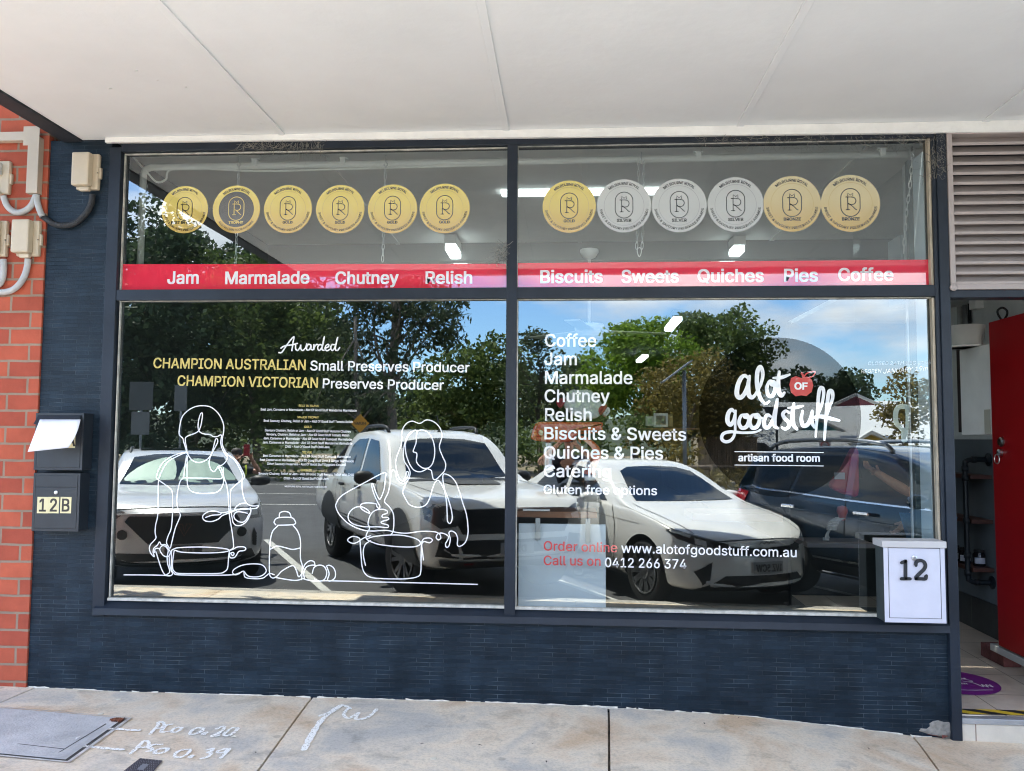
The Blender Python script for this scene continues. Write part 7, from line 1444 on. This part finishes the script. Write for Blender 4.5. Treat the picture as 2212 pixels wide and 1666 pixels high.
# ------------------------------------------------------------------ people
SKIN = mat('skin', (.50, .27, .18), .5, var=.06, vscale=20); SHIRT = mat('navy_shirt', (.018, .024, .035), .85, var=.15, vscale=30); JEAN = mat('blue_jeans', (.06, .14, .24), .85, var=.2, vscale=40); HAIR = mat('dark_hair', (.03, .022, .018), .6); DARKT = mat('dark_trousers', (.025, .027, .032), .85)
def skin_mesh(name, nodes, edges, m_, parent, levels=2):
    keys = list(nodes); me = bpy.data.meshes.new(name); me.from_pydata([nodes[k][0] for k in keys], [(keys.index(a), keys.index(b)) for a, b in edges], [])
    o = bpy.data.objects.new(name, me); COL.objects.link(o); md = o.modifiers.new('skin', 'SKIN'); md.use_smooth_shade = True; sv = me.skin_vertices[0].data
    for i, k in enumerate(keys):
        r = nodes[k][1]; sv[i].radius = r if isinstance(r, tuple) else (r, r); sv[i].use_root = (i == 0)
    o.modifiers.new('sub', 'SUBSURF').levels = levels; o.modifiers['sub'].render_levels = levels
    dg = bpy.context.evaluated_depsgraph_get(); m2 = bpy.data.meshes.new_from_object(o.evaluated_get(dg)); m2.materials.clear(); m2.materials.append(m_)
    for p in m2.polygons: p.use_smooth = True
    o.modifiers.clear(); o.data = m2
    if parent: o.parent = parent
    return o
def person(label, loc, rz, H, handL, handR, shirt, trousers, elbowL, elbowR, lean=(0, 0), hat=None, glasses=False, legs=True):
    """local frame: faces +y, x to its right; hands and elbows are local points"""
    s = H/1.75; ROOT = thing('person', label, 'person', loc, rz=rz); v = lambda x, y, z: Vector((x*s+lean[0]*z*s, y*s+lean[1]*z*s, z*s))
    n = {'pelvis': (v(0, 0, .95), (.135*s, .10*s)), 'waist': (v(0, 0, 1.08), (.125*s, .095*s)), 'chest': (v(0, .0, 1.28), (.15*s, .105*s)), 'neck0': (v(0, -.01, 1.44), .07*s), 'neck': (v(0, 0, 1.50), .052*s), 'jaw': (v(0, .02, 1.57), (.062*s, .07*s)), 'head': (v(0, .01, 1.655), (.078*s, .092*s)), 'crown': (v(0, 0, 1.715), (.055*s, .065*s))}
    e = [('pelvis', 'waist'), ('waist', 'chest'), ('chest', 'neck0'), ('neck0', 'neck'), ('neck', 'jaw'), ('jaw', 'head'), ('head', 'crown')]
    for sd, hand, elb in ((-1, handL, elbowL), (1, handR, elbowR)):
        q = 'L' if sd < 0 else 'R'; hand = Vector(hand); elb = Vector(elb); sh = v(sd*.185, 0, 1.39); d = (hand-elb).normalized()
        n.update({'sh'+q: (sh, .062*s), 'ua'+q: (sh.lerp(elb, .5), .050*s), 'el'+q: (elb, .042*s), 'fa'+q: (elb.lerp(hand, .35), .042*s), 'wr'+q: (hand-d*.02, (.028*s, .022*s)), 'pa'+q: (hand+d*.055, (.040*s, .018*s))})
        e += [('chest', 'sh'+q), ('sh'+q, 'ua'+q), ('ua'+q, 'el'+q), ('el'+q, 'fa'+q), ('fa'+q, 'wr'+q), ('wr'+q, 'pa'+q)]
        sx = d.cross(Vector((0, 0, 1))); sx = sx.normalized() if sx.length > .1 else Vector((1, 0, 0)); up = sx.cross(d)
        for k, ln in enumerate((.072, .082, .076, .058)):
            b = hand+d*.085+sx*(.027-.018*k); m_ = b+d*ln*.5+up*.008; f_ = b+d*ln*.75+up*.03
            n.update({f'f{q}{k}a': (b, .0095), f'f{q}{k}b': (m_, .0085), f'f{q}{k}c': (f_, .0075)}); e += [('pa'+q, f'f{q}{k}a'), (f'f{q}{k}a', f'f{q}{k}b'), (f'f{q}{k}b', f'f{q}{k}c')]
        tb = hand+d*.03+sx*.036+up*.012; n.update({f't{q}a': (tb, .012), f't{q}b': (tb+d*.035+sx*.012+up*.02, .009)}); e += [('wr'+q, f't{q}a'), (f't{q}a', f't{q}b')]
    for sd in (-1, 1):
        q = 'L' if sd < 0 else 'R'; n.update({'hip'+q: (v(sd*.095, 0, .86), .092*s), 'kn'+q: (v(sd*.10, .02, .48), .058*s), 'ca'+q: (v(sd*.10, -.005, .34), .054*s), 'an'+q: (v(sd*.10, 0, .08), .036*s), 'to'+q: (v(sd*.11, .13, .035), (.042*s, .03*s))})
        e += [('pelvis', 'hip'+q), ('hip'+q, 'kn'+q), ('kn'+q, 'ca'+q), ('ca'+q, 'an'+q), ('an'+q, 'to'+q)]
    skin_mesh('body', n, e, SKIN, ROOT)
    g = 1.12; k = ['pelvis', 'waist', 'chest', 'neck0']; sn = {q: (n[q][0], tuple(r*g for r in (n[q][1] if isinstance(n[q][1], tuple) else (n[q][1],)*2))) for q in k}; se = [('pelvis', 'waist'), ('waist', 'chest'), ('chest', 'neck0')]
    for q in 'LR':
        sn['sh'+q] = (n['sh'+q][0], .074*s); sn['ua'+q] = (n['ua'+q][0].lerp(n['el'+q][0], .2), .066*s); se += [('chest', 'sh'+q), ('sh'+q, 'ua'+q)]
    skin_mesh('shirt', sn, se, shirt, ROOT)
    tn = {'pelvis': (n['pelvis'][0]-Vector((0, 0, .02)), (.145*s, .112*s))}; te = []
    for q in 'LR':
        for j, r in (('hip', .104), ('kn', .076), ('ca', .07), ('an', .062)): tn[j+q] = (n[j+q][0]+Vector((0, 0, .03*(j == 'an'))), r*s)
        te += [('pelvis', 'hip'+q), ('hip'+q, 'kn'+q), ('kn'+q, 'ca'+q), ('ca'+q, 'an'+q)]
    skin_mesh('trousers', tn, te, trousers, ROOT)
    hd = n['head'][0]
    for sd in (-1, 1):
        MB().lathe([(.0, 0), (.013, .003), (.016, .010), (.011, .014), (0, .015)], Matrix.Translation(hd+Vector((sd*.078*s, -.005, -.01))) @ Matrix.Rotation(R_(90*sd), 4, 'Y') @ Matrix.Diagonal((1.7, 1, 1, 1)), 12).build('shoe' if False else 'ear', SKIN, ROOT, smooth=True)
    MB().lathe([(.0, .03), (.008, .02), (.014, -.012), (.006, -.02), (0, -.02)], Matrix.Translation(hd+Vector((0, .098*s, -.025*s))), 10).build('nose', SKIN, ROOT, smooth=True)
    MB().box(tuple(hd+Vector((-.022*s, .085*s, -.068*s))), tuple(hd+Vector((.022*s, .094*s, -.060*s))), .003).build('mouth', mat('lip', (.30, .11, .09), .5), ROOT)
    for sd in (-1, 1):
        if glasses: MB().lathe([(.0, 0), (.027, 0), (.027, .006), (0, .008)], Matrix.Translation(hd+Vector((sd*.033*s, .088*s, .008*s))) @ Matrix.Rotation(R_(-90), 4, 'X') @ Matrix.Diagonal((1.1, .8, 1, 1)), 16).build('sunglass_lens', mat('lens_black', (.006, .006, .007), .1), ROOT)
        else: MB().lathe([(.0, 0), (.012, .002), (.008, .008), (0, .010)], Matrix.Translation(hd+Vector((sd*.033*s, .083*s, .006*s))) @ Matrix.Rotation(R_(-90), 4, 'X'), 12).build('eye', mat('eye_dark', (.04, .03, .025), .3), ROOT)
    MB().lathe([(.088*s, -.02*s), (.095*s, .02*s), (.088*s, .06*s), (.06*s, .095*s), (0, .108*s)], Matrix.Translation(hd+Vector((0, -.014*s, .015*s))) @ Matrix.Diagonal((1, 1.1, 1, 1)), 24).build('hair', HAIR, ROOT, smooth=True)
    for sd in (-1, 1): MB().box(tuple(v(sd*.10-.045, -.09, .0)), tuple(v(sd*.12+.045, .19, .075)), .03).build('shoe', TRIM, ROOT)
    return ROOT
# the photographer: phone held up just in front of the face, standing between pickup and sedan
PB = (CAM.x+.03, CAM.y-.68, ROAD_Z)
ph_ = CAM-Vector(PB)
person('person in dark T-shirt and sunglasses holding up a phone, standing between two cars', PB, 0, 1.72, (ph_.x-.10, .455, ph_.z-.075), (ph_.x+.10, .455, ph_.z-.075), SHIRT, DARKT, (-.36, .22, 1.34), (.36, .22, 1.34), glasses=True)
t = thing('phone', 'dark phone held up in both hands by the photographer', 'phone', tuple(CAM+Vector((0, -.06, -.005))))
MB().box((-.078, -.008, -.039), (.078, .0, .039), .004).build('case', BLACKM, t)
MB().box((-.072, -.0095, -.034), (.072, -.0082, .034)).build('screen', mat('screen_black', (.01, .01, .012), .08), t)
p = V(507, 1000, 11.4); rz = math.atan2(-(0-p.x), (0-p.y))
person('distant person in dark top with yellow lanyard strap holding up a red phone', (p.x, p.y, ROAD_Z), rz, 1.45, (-.02, .30, 1.33), (.12, .30, 1.34), SHIRT, DARKT, (-.26, .14, 1.12), (.30, .14, 1.12))
q = thing('phone', 'red phone held by the person beside the crossover', 'phone', (p.x, p.y, ROAD_Z), rz=rz); MB().box((.0, .40, 1.36), (.085, .412, 1.52), .006).build('case', mat('phone_red', (.42, .02, .03), .4), q)
q = thing('lanyard', 'yellow lanyard strap across the distant person', 'lanyard', (p.x, p.y, ROAD_Z), rz=rz); MB().tube(smooth_path([(.12, .06, 1.22), (.10, .14, 1.1), (.06, .135, .95)], 5), .016, 6).build('strap', mat('hi_vis_yellow', (.55, .68, .05), .6), q)
# somebody in the entry, side on, phone in hand
ex = P(1998, 1000, 1.62).x; PY = 1.60; fz_ = FLZ+.03
hx = P(1868, 1015, PY).x; hz = P(1868, 1022, PY).z-fz_; lx = P(1938, 1060, PY).x; lz = P(1938, 1062, PY).z-fz_
person('person in navy T-shirt and blue jeans standing side on in the entry with a phone', (ex, PY, fz_), R_(90), 1.70, (.0, ex-hx-.09, hz), (.24, .06, .84), SHIRT, JEAN, (-.24, ex-lx, lz), (.27, -.18, 1.08))
t = thing('phone', 'dark phone in the hand of the person in the entry', 'phone', (hx-.03, PY, fz_+hz+.03)); MB().box((-.006, -.04, -.07), (.006, .04, .09), .005).build('case', BLACKM, t)
bpy.context.view_layer.update()
